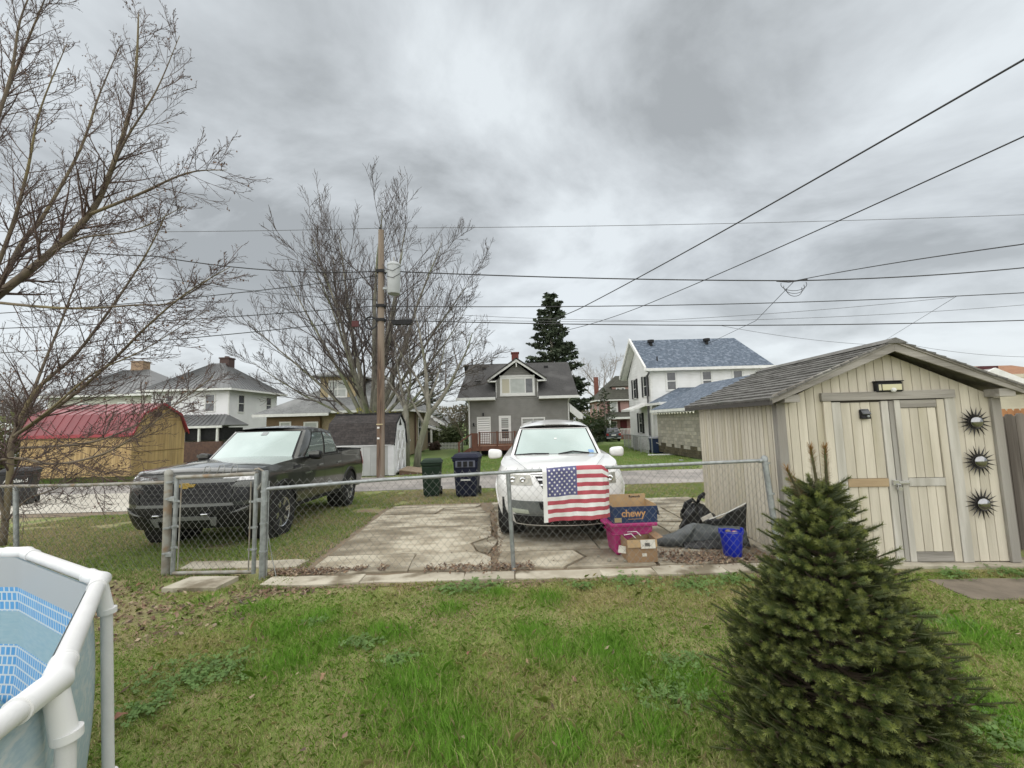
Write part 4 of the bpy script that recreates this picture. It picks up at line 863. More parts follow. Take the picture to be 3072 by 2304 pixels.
def flag():
    t = thing('flag', 'red, white and blue striped flag hung from the fence rail before the white car', 'flag', (.335, 4.93, 1.178), 0)
    WD, HT = .90, .61; st = HT / 13
    red = mat('flag_red', (.41, .075, .095), (.36, .06, .08), 5, .8); wh = mat('flag_white', (.72, .71, .69), (.66, .65, .62), 6, .8); bl = mat('flag_blue', (.105, .105, .215), (.085, .085, .18), 6, .8)
    def P(u, v):   # u along fly 0..WD, v down 0..HT
        curl = max(0, u - .70); cx = u - curl * .55 - .00
        y = -.024 - .020 * math.sin(u * 10 + v * 4) * (v / HT + .15) - .012 * math.sin(u * 24 - v * 9) * min(1, v * 3) - .006 * math.sin(u * 51 + v * 20) * min(1, v * 5) + curl * .35
        if v < .03: y += (.03 - v) * 1.2
        z = -v + .012 * math.sin(u * 4.2) * (1 - v / HT) + (u / WD) * .035 - max(0, curl) * .25 * (1 if v < .12 else .25)
        return (cx, y, z)
    def piece(name, u0, u1, v0, v1, m, off=0):
        mb = MB(); mb.grid(lambda a, b: tuple(np.add(P(u0 + (u1 - u0) * a, v0 + (v1 - v0) * b), (0, off, 0))), max(2, int((u1 - u0) / .025)), max(2, int((v1 - v0) / .016))); return mb.build(name, m, t, smooth=True)
    cu = .40
    for i in range(13): piece('stripe', (cu if i < 7 else .045), WD, i * st, (i + 1) * st, red if i % 2 == 0 else wh)
    piece('header_band', -.005, .045, -.0, HT, wh); piece('canton', .045, cu, 0, 7 * st, bl)
    for r in range(9):
        n = 6 if r % 2 == 0 else 5
        for k in range(n):
            u = .045 + (cu - .045) * ((k * 2 + 1 + (r % 2)) / 12.0); v = 7 * st * (r + .8) / 9.6; pts = []
            for q in range(10):
                R = .0165 if q % 2 == 0 else .0068; a = -math.pi / 2 + q * math.pi / 5; p = P(u + R * math.cos(a), v + R * math.sin(a)); pts.append((p[0], p[1] - .0025, p[2]))
            MB().add(pts + [(P(u, v)[0], P(u, v)[1] - .003, P(u, v)[2])], [(i, (i + 1) % 10, 10) for i in range(10)]).build('star', wh, t)
    MB().cyl((.02, -.025, -.59), .009, .01, 8, axis='y').build('grommet', M['black'], t)
flag()

# ------------------------------------------------------------------ garden shed
def shed():
    h = thing('garden_shed', 'weathered cream wooden garden shed with double doors and grey shingle roof', 'shed', (3.31, 4.94, .03), -4.0)
    cream = mat('cream_board', (.57, .525, .43), (.47, .43, .345), 7, .85, .35, 45, stretch=(1, 1, .12), c3=(.36, .32, .20), s3=1.6, f3=(.52, .78), vary=.07)
    grey = mat('weathered_wood', (.27, .25, .22), (.165, .15, .13), 8, .9, .5, 40, stretch=(1, 1, .1), vary=.12, c3=(.36, .345, .31), s3=2, f3=(.5, .7)); greyh = mat('weathered_wood_rail', (.33, .31, .275), (.21, .195, .17), 8, .9, .5, 40, stretch=(.1, 1, 1), vary=.12)
    lite = mat('worn_white_board', (.50, .48, .43), (.38, .36, .31), 9, .85, .4, 40, stretch=(1, 1, .12), vary=.06); tanb = mat('fresh_board', (.40, .30, .18), (.33, .24, .14), 9, .8, .3, 40, stretch=(.15, 1, 1)); sh = mat('shed_shingle', (.165, .16, .148), (.11, .106, .098), 9, .95, .6, 60, stretch=(1, 1, 1), c3=(.10, .105, .085), s3=1.4, f3=(.55, .75), vary=.08)
    D = 2.55; X0, X1 = -.1, 2.30; cx = 1.12; ze, zp = 1.86, 2.44
    def top(x): return ze + (zp - ze) * (1 - abs(x - cx) / 1.22)
    MB().box(X0 + .03, X1 - .03, .03, D - .03, 0, ze).prism([(X0 + .03, .03, ze), (X1 - .03, .03, ze), (cx, .03, zp - .02)], (0, D - .06, 0)).build('inner_wall', mat('groove_dark', (.06, .05, .04)), h)
    x = X0
    while x < X1 - .01:
        a, b = x + .003, min(x + .1016, X1) - .003
        if not (b > .50 and a < 1.76): lo = .01
        else: lo = 1.93
        pts = [(a, 0, lo), (b, 0, lo), (b, 0, top(b) - .01), (a, 0, top(a) - .01)]
        if a < cx < b: pts = [(a, 0, lo), (b, 0, lo), (b, 0, top(b) - .01), (cx, 0, top(cx) - .01), (a, 0, top(a) - .01)]
        MB().prism(pts, (0, .028, 0)).build('wall_board', cream, h, bev=.002); x += .1016
    y = .0
    while y < D - .01:
        MB().box(X0, X0 + .028, y + .007, min(y + .1016, D) - .007, .01, ze).build('wall_board', cream, h, bev=.002); y += .1016
    MB().box(X1 - .028, X1, .03, D, .01, ze).box(X0 + .03, X1 - .03, D - .03, D, 0.01, ze).build('rear_wall', cream, h)
    MB().box(-.155, -.055, -.035, -.003, 0.005, ze - .01).box(-.158, -.104, -.002, .06, .005, ze - .01).build('corner_post', grey, h, bev=.004)
    MB().box(2.235, 2.33, -.035, -.003, .005, ze - .01).build('corner_post', grey, h, bev=.004)
    for a, b in ((-.13, .045), (2.19, 2.36)): MB().box(a, b, -.17, -.003, ze - .005, ze + .085).build('rafter_block', greyh, h, bev=.004)
    # rake boards
    for s in (-1, 1):
        e = cx + s * 1.40; ez = ze + .0
        MB().prism([(e, -.19, ez - .015), (e, -.19, ez + .05), (cx, -.19, zp + .07), (cx, -.19, zp - .03)], (0, .022, 0)).build('rake_board', greyh, h, bev=.003)
        MB().prism([(e, -.205, ez + .045), (e, -.205, ez + .085), (cx, -.205, zp + .105), (cx, -.205, zp + .065)], (0, .02, 0)).build('drip_edge', grey, h)
        n = 14; A = Vector((cx + s * 1.43, 0, ze + .035)); B = Vector((cx, 0, zp + .09)); d = (B - A); nn = Vector((-d.z * s, 0, abs(d.x))).normalized()
        nn = Vector((s * abs(d.z), 0, abs(d.x))).normalized()
        for i in range(n):
            p = A.lerp(B, i / n); q = A.lerp(B, (i + 1.15) / n if i < n - 1 else 1.0); y0, y1 = -.215, D + .12
            lo_ = nn * .004; hi_ = nn * (.022 + random.random() * .005); dz = [(random.random() - .5) * .008 for _ in range(13)]
            mb = MB(); ys = np.linspace(y0, y1, 13); vs = []
            for k, yy in enumerate(ys):
                o = Vector((0, yy, dz[k])); vs += [p + o, p + o + hi_, q + o + lo_ * 1.2, q + o]
            mb.add(vs, [f for k in range(12) for f in ((4 * k, 4 * k + 1, 4 * k + 5, 4 * k + 4), (4 * k + 1, 4 * k + 2, 4 * k + 6, 4 * k + 5), (4 * k + 2, 4 * k + 3, 4 * k + 7, 4 * k + 6))] + [(0, 1, 2, 3), (48, 49, 50, 51)])
            mb.build('shingle_course', sh, h)
        MB().prism([tuple(A + Vector((0, -.2, -.02))), tuple(B + Vector((0, -.2, -.02))), tuple(B + Vector((0, D + .1, -.02))), tuple(A + Vector((0, D + .1, -.02)))], (0, 0, .016)).build('roof_deck', grey, h)
    MB().box(cx - 1.43, cx - 1.405, -.2, D + .1, ze - .03, ze + .03).build('eave_board', mat('dark_eave', (.05, .045, .04)), h)
    MB().beam((cx - .1, -.0, zp + .08), (cx - .1, .01, zp + .081), .01, .01).build('nail', grey, h)
    MB().prism([(cx - .13, -.22, zp + .06), (cx, -.22, zp + .125), (cx + .13, -.22, zp + .06)], (0, D + .35, 0)).build('ridge_cap', sh, h)
    # door surround
    MB().box(.365, 1.845, -.045, -.002, 1.86, 1.958).build('door_header', greyh, h, bev=.004)
    MB().box(.385, .475, -.03, -.002, .005, 1.858).build('door_jamb', cream, h, bev=.003)
    MB().box(1.735, 1.845, -.03, -.002, .005, 1.858).build('door_jamb', lite, h, bev=.003)
    def door(a, b, rails):
        d = MB().box(a, b, .01, .028, .01, 1.85).build('door', mat('door_groove', (.08, .065, .05)) if 'door_groove' not in MATS else MATS['door_groove'], h)
        return d
    dl = door(.48, 1.115, None); dr = door(1.122, 1.73, None)
    def strip(par, a, b, z0, z1, m, p=.0, nm='board'): MB().box(a, b, -.012 - p, .009, z0, z1).build(nm, m, par, bev=.003)
    strip(dl, .482, .582, .012, 1.845, lite, .012, 'stile'); strip(dl, 1.035, 1.112, .012, 1.845, lite, .012, 'stile')
    for i in range(4):
        w = (1.03 - .587) / 4; a = .587 + i * w
        strip(dl, a + .003, a + w - .003, .95, 1.835, cream); strip(dl, a + .003, a + w - .003, .012, .85, cream)
    strip(dl, .586, 1.031, .853, .947, tanb, .014, 'rail')
    strip(dr, 1.126, 1.176, .012, 1.845, grey, .004, 'stile'); strip(dr, 1.18, 1.245, .012, 1.85, lite, .014, 'stile'); strip(dr, 1.648, 1.727, .012, 1.85, cream, .012, 'stile')
    for i in range(4):
        w = (1.64 - 1.25) / 4; a = 1.25 + i * w
        strip(dr, a + .003, a + w - .003, .95, 1.755, cream); strip(dr, a + .003, a + w - .003, .12, .85, cream)
    strip(dr, 1.249, 1.644, 1.76, 1.848, greyh, .012, 'rail'); strip(dr, 1.249, 1.644, .855, .945, lite, .014, 'rail'); strip(dr, 1.249, 1.644, .012, .115, greyh, .01, 'rail')
    ch = mat('bright_steel', (.55, .55, .56), rough=.25, metal=.9)
    hs = MB(); hs.box(1.06, 1.12, -.05, -.026, .87, .93); hs.box(1.12, 1.245, -.045, -.03, .88, .92); hs.box(1.13, 1.235, -.05, -.045, .893, .907); hp = hs.build('hasp', ch, h, bev=.002)
    MB().box(1.09, 1.135, -.075, -.05, .815, .855).tube([(1.1, -.062, .855), (1.1, -.062, .885), (1.125, -.062, .885), (1.125, -.062, .855)], .006, 6).build('padlock', ch, hp)
    slab = clipslab(None, 'shed_slab', M['kerb'], [(3.1, 4.84), (5.85, 4.62), (6.05, 7.5), (3.3, 7.6)], .033); tag(slab, kind='structure')
    return h
SHED = shed()
def on_shed(u, y, z):
    a = rad(-4); return (3.31 + u * math.cos(a) - y * math.sin(a), 4.94 + u * math.sin(a) + y * math.cos(a), .03 + z)
def shed_ornaments():
    ir = mat('dark_iron', (.045, .043, .04), (.03, .028, .026), 14, .45, metal=.6); mr = mat('mirror_steel', (.30, .30, .305), rough=.16, metal=1.0)
    lab = ['topmost of three dark metal sunburst ornaments on the shed wall', 'middle of three dark metal sunburst ornaments on the shed wall', 'lowest of three dark metal sunburst ornaments on the shed wall']
    for i, (u, z) in enumerate(((2.03, 1.575), (2.02, 1.125), (1.995, .65))):
        t = thing('sunburst_ornament', lab[i], 'wall ornament', on_shed(u, -.03, z), -4, 'sunburst ornaments')
        b = MB(); b.lathe((0, 0, 0), [(.075, .0), (.085, -.006), (.08, -.018), (.066, -.012)], 28, 'y'); b.build('rim', ir, t, smooth=40)
        MB().lathe((0, -.012, 0), [(.07, 0), (.066, -.016), (.052, -.03), (.03, -.038), (.006, -.041)], 28, 'y').build('mirror_dome', mr, t, smooth=True)
        for k in range(18):
            a = k * 2 * math.pi / 18 + .08 * i; ca, sa = math.cos(a), math.sin(a); L_ = .19 if k % 2 else .18
            p = lambda r_, w_, y_: (r_ * ca - w_ * sa, y_, r_ * sa + w_ * ca)
            MB().add([p(.072, .012, 0), p(.072, -.012, 0), p(L_, 0, -.004), p(.075, 0, -.016)], [(0, 3, 2), (3, 1, 2), (0, 1, 3), (0, 2, 1)]).build('ray', ir, t)
    t = thing('wall_light', 'black framed security light with cream panel above the shed doors', 'wall light', on_shed(1.123, -.005, 2.0), -4)
    MB().box(-.145, .145, -.06, 0, -.05, .07).build('housing', M['black'], t, bev=.012)
    MB().box(-.085, .13, -.066, -.055, -.032, .038).build('panel', mat('cream_panel', (.55, .52, .33), rough=.4), t, bev=.004); MB().box(-.125, -.098, -.065, -.055, -.032, .038).build('side_panel', mat('cream_panel2', (.5, .47, .33), rough=.4), t)
    MB().lathe((.03, -.06, -.03), [(.028, 0), (.024, -.02), (.01, -.028)], 14, 'y').build('sensor', M['whitepaint'], t, smooth=40); MB().box(-.15, .15, -.075, 0, .07, .08).build('hood', M['black'], t)
    s = thing('solar_light', 'small black solar lamp on the left shed door', 'wall light', on_shed(.835, -.012, 1.69), -4)
    MB().hexa([(-.05, -.05, -.05), (.05, -.05, -.05), (.05, 0, -.05), (-.05, 0, -.05)], [(-.05, -.03, .06), (.05, -.03, .06), (.05, 0, .06), (-.05, 0, .06)]).build('housing', M['black'], s, bev=.008); MB().hexa([(-.045, -.062, .01), (.045, -.062, .01), (.045, -.058, .0), (-.045, -.058, .0)], [(-.045, -.02, .066), (.045, -.02, .066), (.045, -.016, .058), (-.045, -.016, .058)]).build('solar_panel', M['glass'], s)
    MB().lathe((.015, -.052, -.02), [(.016, 0), (.012, -.012), (.004, -.016)], 12, 'y').build('sensor', M['galv'], s, smooth=40)
shed_ornaments()

def wood_fences():
    g = mat('old_fence_wood', (.17, .15, .13), (.08, .067, .056), 7, .95, .6, 30, stretch=(1, 1, .08), vary=.2, c3=(.22, .20, .18), s3=2, f3=(.5, .7)); c = mat('cedar_wood', (.38, .18, .075), (.30, .14, .06), 7, .85, stretch=(1, 1, .15), vary=.12)
    t = thing('wooden_fence', 'weathered grey picket fence standing right of the garden shed', 'fence', (5.72, 5.15, 0), 3)
    for i in range(14):
        x = i * .148; hgt = 1.68 + (random.random() - .5) * .03; MB().prism([(x, 0, .03), (x + .14, 0, .03), (x + .14, 0, hgt - .04), (x + .1, 0, hgt), (x + .04, 0, hgt), (x, 0, hgt - .04)], (0, .02, 0)).build('picket', g, t, bev=.003)
    for z in (.4, 1.35): MB().box(0, 2.1, .022, .06, z, z + .09).build('fence_rail', g, t)
    t = thing('cedar_fence', 'orange cedar fence with scalloped tops showing over the grey one', 'fence', (9.6, 9.0, -.12), 0)
    for i in range(22):
        x = i * .15; MB().prism([(x, 0, .02), (x + .142, 0, .02), (x + .142, 0, 1.8), (x + .1, 0, 1.86), (x + .04, 0, 1.86), (x, 0, 1.8)], (0, .02, 0)).build('picket', c, t)
    MB().box(0, 3.3, .022, .07, 1.4, 1.5).build('fence_rail', c, t)
    t = thing('picket_fence', 'white picket fence beyond the small barn and its ramp', 'fence', (-8.4, 41, -.86), 0)
    p0 = None
    for i in range(24):
        if p0 is None: p0 = MB().prism([(0, 0, .02), (.08, 0, .02), (.08, 0, .62), (.04, 0, .72), (0, 0, .62)], (0, .03, 0)).build('picket', M['whitepaint'], t)
        else: dup(p0, t, (i * .145, 0, 0))
    for z in (.18, .48): MB().box(0, 3.45, .031, .07, z, z + .07).build('fence_rail', M['whitepaint'], t)
    # neighbour's chain link by the white house
    t = thing('low_yard_fence', 'low chain link fence beside the white house and its blue bin', 'fence', (0, 0, 0))
    a, b = (8.55, 26.3), (9.9, 37.0)
    for k in range(5):
        q = k / 4; x, y = a[0] + (b[0] - a[0]) * q, a[1] + (b[1] - a[1]) * q; MB().tube([(x, y, zg(y) - .1), (x, y, zg(y) + 1.2)], .035, 8).build('post', M['galv'], t)
    MB().tube([(a[0], a[1], zg(a[1]) + 1.16), (b[0], b[1], zg(b[1]) + 1.16)], .025, 8).build('top_rail', M['galv'], t)
    tag(chain(a, b, -.58, .56, -.8, .33, .16, .006).build('chain_mesh', M['wire'], t, fix=False), kind='stuff')
    MB().tube([(8.55, 26.3, -.6), (8.75, 26.2, -.6), (8.75, 26.2, .6), (8.55, 26.3, .6)], .03, 6).build('gate_frame', M['galv'], t)
    s = thing('grey_screen', 'grey corrugated screen standing behind the low chain link fence', 'screen', (9.35, 31.0, -.72), 80)
    gm = mat('screen_grey', (.13, .14, .14), (.10, .105, .105), 3, .6, vary=.1)
    for i in range(10): MB().box(i * .3, i * .3 + .28, 0, .04 + .02 * (i % 2), 0, 1.05).build('slat', gm, s)
    d = MB().box(-.9, .9, -.06, .06, 0, .09).build('white_drainpipe', M['whitepaint'], None, bev=.02); d.location = (9.2, 25.7, -.6); tag(d, 'white pipe lying on the lawn before the block garage', 'pipe')
wood_fences()

# ------------------------------------------------------------------ things on the driveway
def clutter():
    card = mat('brown_cardboard', (.30, .195, .11), (.26, .165, .09), 5, .85); cardl = mat('inner_cardboard', (.46, .32, .17), (.41, .28, .15), 5, .85); navy = mat('navy_print', (.012, .03, .085), (.015, .036, .1), 8, .6); org = mat('orange_print', (.55, .30, .12), rough=.6)
    pk = mat('pink_plastic', (.40, .035, .17), (.35, .03, .145), 3, .4); lab = mat('paper_label', (.66, .63, .55), (.6, .57, .5), 6, .7)
    # pink tote
    t = thing('storage_tote', 'bright pink plastic storage tote carrying the navy cardboard box', 'storage tote', (1.47, 5.52, .035), 4)
    def ring(w, d, z): return [(-w, -d, z), (w, -d, z), (w, d, z), (-w, d, z)]
    b = MB(); b.hexa(ring(.225, .17, 0), ring(.262, .195, .36)); b.build('body', pk, t, bev=.025)
    MB().hexa(ring(.268, .2, .25), ring(.272, .203, .27)).build('rib', pk, t, bev=.006)
    MB().hexa(ring(.30, .235, .355), ring(.305, .24, .40)).build('rim', pk, t, bev=.012)
    for s in (-1, 1): MB().box(s * .31 - .03, s * .31 + .03, -.1, .1, .36, .39).build('handle', pk, t, bev=.008)
    # navy box on it
    t = thing('navy_box', 'open navy blue cardboard box with orange lettering on the pink tote', 'cardboard box', (1.50, 5.50, .437), 3)
    w, d, hh = .285, .19, .20
    mb = MB(); mb.box(-w, w, -d, -d + .006, 0, hh); mb.box(-w, -w + .006, -d + .006, d, 0, hh); mb.box(w - .006, w, -d + .006, d, 0, hh); mb.build('side_panel', navy, t)
    MB().box(-w + .006, w - .006, -d + .006, d, 0, .006).build('bottom', cardl, t); MB().box(-w + .006, w - .006, d - .006, d, .006, hh + .09).build('back_panel', cardl, t)
    MB().hexa([(w, -d, hh - .003), (w, d, hh - .003), (w + .004, d, hh), (w + .004, -d, hh)], [(w + .03, -d, hh - .12), (w + .03, d, hh - .12), (w + .034, d, hh - .12), (w + .034, -d, hh - .12)]).build('flap', navy, t)
    MB().box(w - .012, w - .0065, -d + .006, d - .006, .01, hh + .02).build('inner_flap', cardl, t); MB().box(-w + .0065, -w + .012, -d + .006, d - .006, .01, hh + .02).build('inner_flap', cardl, t)
    text('lettering', 'chewy', .125, org, t, Matrix.Translation((-.02, -d - .001, .115)) @ Matrix.Rotation(rad(90), 4, 'X'), .0008, .0022, .95)
    MB().box(-.09, .1, -d - .0015, -d, .043, .048).build('small_print', org, t)
    text('lettering', 'Rewards', .045, M['black'], t, Matrix.Translation((.13, d - .008, hh + .055)) @ Matrix.Rotation(rad(90), 4, 'X'), .0006, .001)
    MB().box(-w + .02, -w + .11, -d - .0018, -d, .01, .065).build('ticket', mat('ticket_tan', (.38, .30, .16)), t)
    # brown box
    t = thing('brown_box', 'brown cardboard box with shipping labels standing before the pink tote', 'cardboard box', (1.50, 5.2, .035), 2)
    w, d, hh = .18, .14, .265
    mb = MB(); mb.box(-w, w, -d, -d + .005, 0, hh); mb.box(-w, w, d - .005, d, 0, hh); mb.box(-w, -w + .005, -d + .005, d - .005, 0, hh); mb.box(w - .005, w, -d + .005, d - .005, 0, hh); mb.box(-w + .005, w - .005, -d + .005, d - .005, 0, .005); mb.build('carton', card, t)
    MB().hexa([(-w, d, hh), (w, d, hh), (w, d - .005, hh), (-w, d - .005, hh)], [(-w - .01, d + .06, hh + .05), (w - .01, d + .05, hh + .06), (w - .01, d + .046, hh + .062), (-w - .01, d + .056, hh + .052)]).build('flap', card, t)
    MB().hexa([(-w, -d, hh), (w, -d, hh), (w, -d + .004, hh), (-w, -d + .004, hh)], [(-w, -d - .02, hh - .085), (w, -d - .015, hh - .085), (w, -d - .012, hh - .085), (-w, -d - .017, hh - .085)]).build('flap', cardl, t)
    MB().hexa([(w, -d, hh), (w, d, hh), (w - .004, d, hh), (w - .004, -d, hh)], [(w + .08, -d, hh + .02), (w + .08, d, hh + .02), (w + .079, d, hh + .024), (w + .079, -d, hh + .024)]).build('flap', card, t)
    MB().hexa([(-.02, -d - .022, hh - .1), (.155, -d - .022, hh - .1), (.155, -d - .019, hh - .1), (-.02, -d - .019, hh - .1)], [(-.02, -d - .005, hh - .005), (.155, -d - .005, hh - .005), (.155, -d - .002, hh - .004), (-.02, -d - .002, hh - .004)]).build('shipping_label', lab, t)
    for k in range(5): MB().box(.03 + k * .012, .036 + k * .012, -d - .0215, -d - .019, hh - .075, hh - .035).build('bar_mark', M['black'], t)
    MB().box(-.005, .05, -d - .002, -d, .07, .105).build('small_label', lab, t)
    MB().hexa([(-w - .11, -d + .02, .12), (-w - .01, -d + .03, .10), (-w - .01, -d + .034, .10), (-w - .11, -d + .024, .12)], [(-w - .09, -d + .03, .2), (-w - .005, -d + .04, .18), (-w - .005, -d + .044, .18), (-w - .09, -d + .034, .2)]).build('loose_paper', lab, t)
    MB().tube([(-w + .0, -.03, hh + .03), (-.1, -.06, hh + .05), (-.06, -.1, hh + .01)], .006, 5).tube([(-.1, .1, hh + .03), (0, .05, hh + .045), (.02, -.05, hh + .02)], .006, 5).build('plastic_strap', M['whitepaint'], t)
    # blue bucket
    t = thing('blue_bucket', 'royal blue plastic bucket standing by the corner fence post', 'bucket', (2.66, 5.22, .035), 0)
    bl = mat('royal_blue_plastic', (.005, .02, .36), (.006, .025, .42), 4, .35)
    MB().lathe((0, 0, 0), [(.098, 0), (.102, .005), (.128, .27), (.136, .272), (.136, .295), (.124, .296), (.118, .27), (.095, .012), (.01, .01)], 28).build('body', bl, t, smooth=40)
    MB().tube([(.13 * math.cos(a), .13 * math.sin(a) * .9 - .02, .285 - .03 * math.sin(a)) for a in np.linspace(3.3, 6.1, 12)], .005, 6).build('handle', bl, t)
    for s in (-1, 1): MB().box(s * .135 - .012, s * .135 + .012, -.02, .02, .27, .33).build('handle_lug', bl, t)
    for i in range(4): MB().lathe((.04 * math.cos(i * 1.9), .05 * math.sin(i * 1.9), .24), [(.01, 0), (.035, .02), (.03, .05), (.005, .06)], 7).build('contents', mat('bucket_scrap%d' % i, ((.3, .05, .05), (.2, .15, .1), (.1, .1, .1), (.3, .28, .25))[i]), t)
    # black bag
    t = thing('black_bag', 'crumpled black bag with white tag and straps by the shed corner', 'bag', (2.72, 6.35, .02), 10)
    rb = random.Random(3); mb = MB()
    def bl_(u, v):
        th = u * 2 * math.pi; ph = v * math.pi; n = .85 + .25 * math.sin(3 * th + 2 * ph) * math.sin(ph) + .12 * math.sin(7 * th + 5 * ph) + .08 * math.sin(13 * th - 4 * ph)
        return (.27 * n * math.sin(ph) * math.cos(th), .2 * n * math.sin(ph) * math.sin(th), max(0, .19 + .21 * n * math.cos(ph)) + .05 * math.sin(5 * th))
    mb.grid(bl_, 40, 24); mb.build('body', mat('black_fabric', (.012, .012, .013), (.025, .025, .026), 9, .55, .4, 20), t, smooth=True)
    MB().hexa([(-.02, -.225, .17), (.16, -.21, .23), (.16, -.2, .23), (-.02, -.215, .17)], [(-.05, -.2, .25), (.13, -.185, .31), (.13, -.175, .31), (-.05, -.19, .25)]).build('tag', lab, t)
    for q in (((-.25, -.05, .3), (-.2, -.08, .45), (-.1, -.1, .5), (-.02, -.1, .42)), ((.0, -.05, .42), (.02, -.1, .53), (.1, -.08, .57), (.12, -.04, .5))): MB().tube(q, [.02, .03, .03, .018], 6).build('strap', M['black'], t, smooth=True)
    # tarp roll
    t = thing('folded_cover', 'dark grey folded vinyl cover sprawled between the boxes and the shed', 'tarp', (0, 0, .03), 0)
    gv = mat('grey_vinyl', (.095, .105, .105), (.06, .068, .068), 4, .45, .2, 10); kv = mat('black_vinyl', (.015, .015, .016), (.022, .022, .022), 5, .5)
    path = [(1.80, 5.72, .04), (1.98, 5.71, .075), (2.15, 5.70, .09), (2.30, 5.68, .15), (2.40, 5.68, .19), (2.62, 5.66, .175), (2.82, 5.62, .185), (2.98, 5.58, .19)]; rr = [.025, .05, .07, .085, .07, .065, .065, .06]
    def tp(u, v):
        k = u * (len(path) - 1); i = min(int(k), len(path) - 2); f = k - i; p = Vector(path[i]).lerp(Vector(path[i + 1]), f); r_ = rr[i] * (1 - f) + rr[i + 1] * f; a = v * 2 * math.pi
        n = 1 + .28 * math.sin(9 * u + 2 * a) * math.sin(u * 3.1) + .16 * abs(math.sin(17 * u - 3 * a)) + .10 * abs(math.sin(31 * u + 5 * a))
        return (p.x + .03 * math.sin(a * 2 + 8 * u), p.y + r_ * 1.15 * n * math.cos(a), max(.004, p.z + r_ * n * math.sin(a) - (.1 * (1 if math.sin(a) < 0 else 0))))
    MB().grid(tp, 60, 22).build('rolled_part', gv, t, smooth=True)
    def fp(u, v): return (2.55 + .55 * u, 5.72 - .1 * u + .08 * v, max(.01, (.30 + .26 * u ** 1.5) * (1 - .85 * v) + .02 * math.sin(12 * u + 5 * v)))
    MB().grid(fp, 24, 10).build('upright_fold', kv, t, smooth=True, solid=.006)
    MB().tube([(2.62, 5.70, .33), (2.85, 5.66, .42), (3.09, 5.62, .55)], .007, 5).build('white_piping', M['whitepaint'], t)
    MB().grid(lambda u, v: (2.2 + .85 * u, 5.52 + .2 * v - .06 * math.sin(3 * u), .01 + .12 * math.sin(math.pi * v) * (.4 + .6 * u) + .02 * math.sin(19 * u + 7 * v) ** 2), 30, 10).build('under_fold', kv, t, smooth=True)
    for (x, y, r_) in ((1.22, 5.2, .022), (1.12, 5.14, .03), (1.3, 5.1, .026), (1.02, 5.3, .018)):
        s = MB().lathe((x, y, .035), [(r_ * .7, 0), (r_, r_ * .4), (r_ * .6, r_ * .9), (r_ * .1, r_)], 8).build('stone', mat('grey_stone%d' % int(x * 100), (.24 + r_, .22 + r_, .19), rough=.9)); tag(s, {1.22: 'small round stone nearest the brown box', 1.12: 'largest small stone left of the brown box', 1.3: 'stone in front of the brown box corner', 1.02: 'tiny stone farthest left of the pink tote'}[x], 'stone', 'stones by the tote')
clutter()

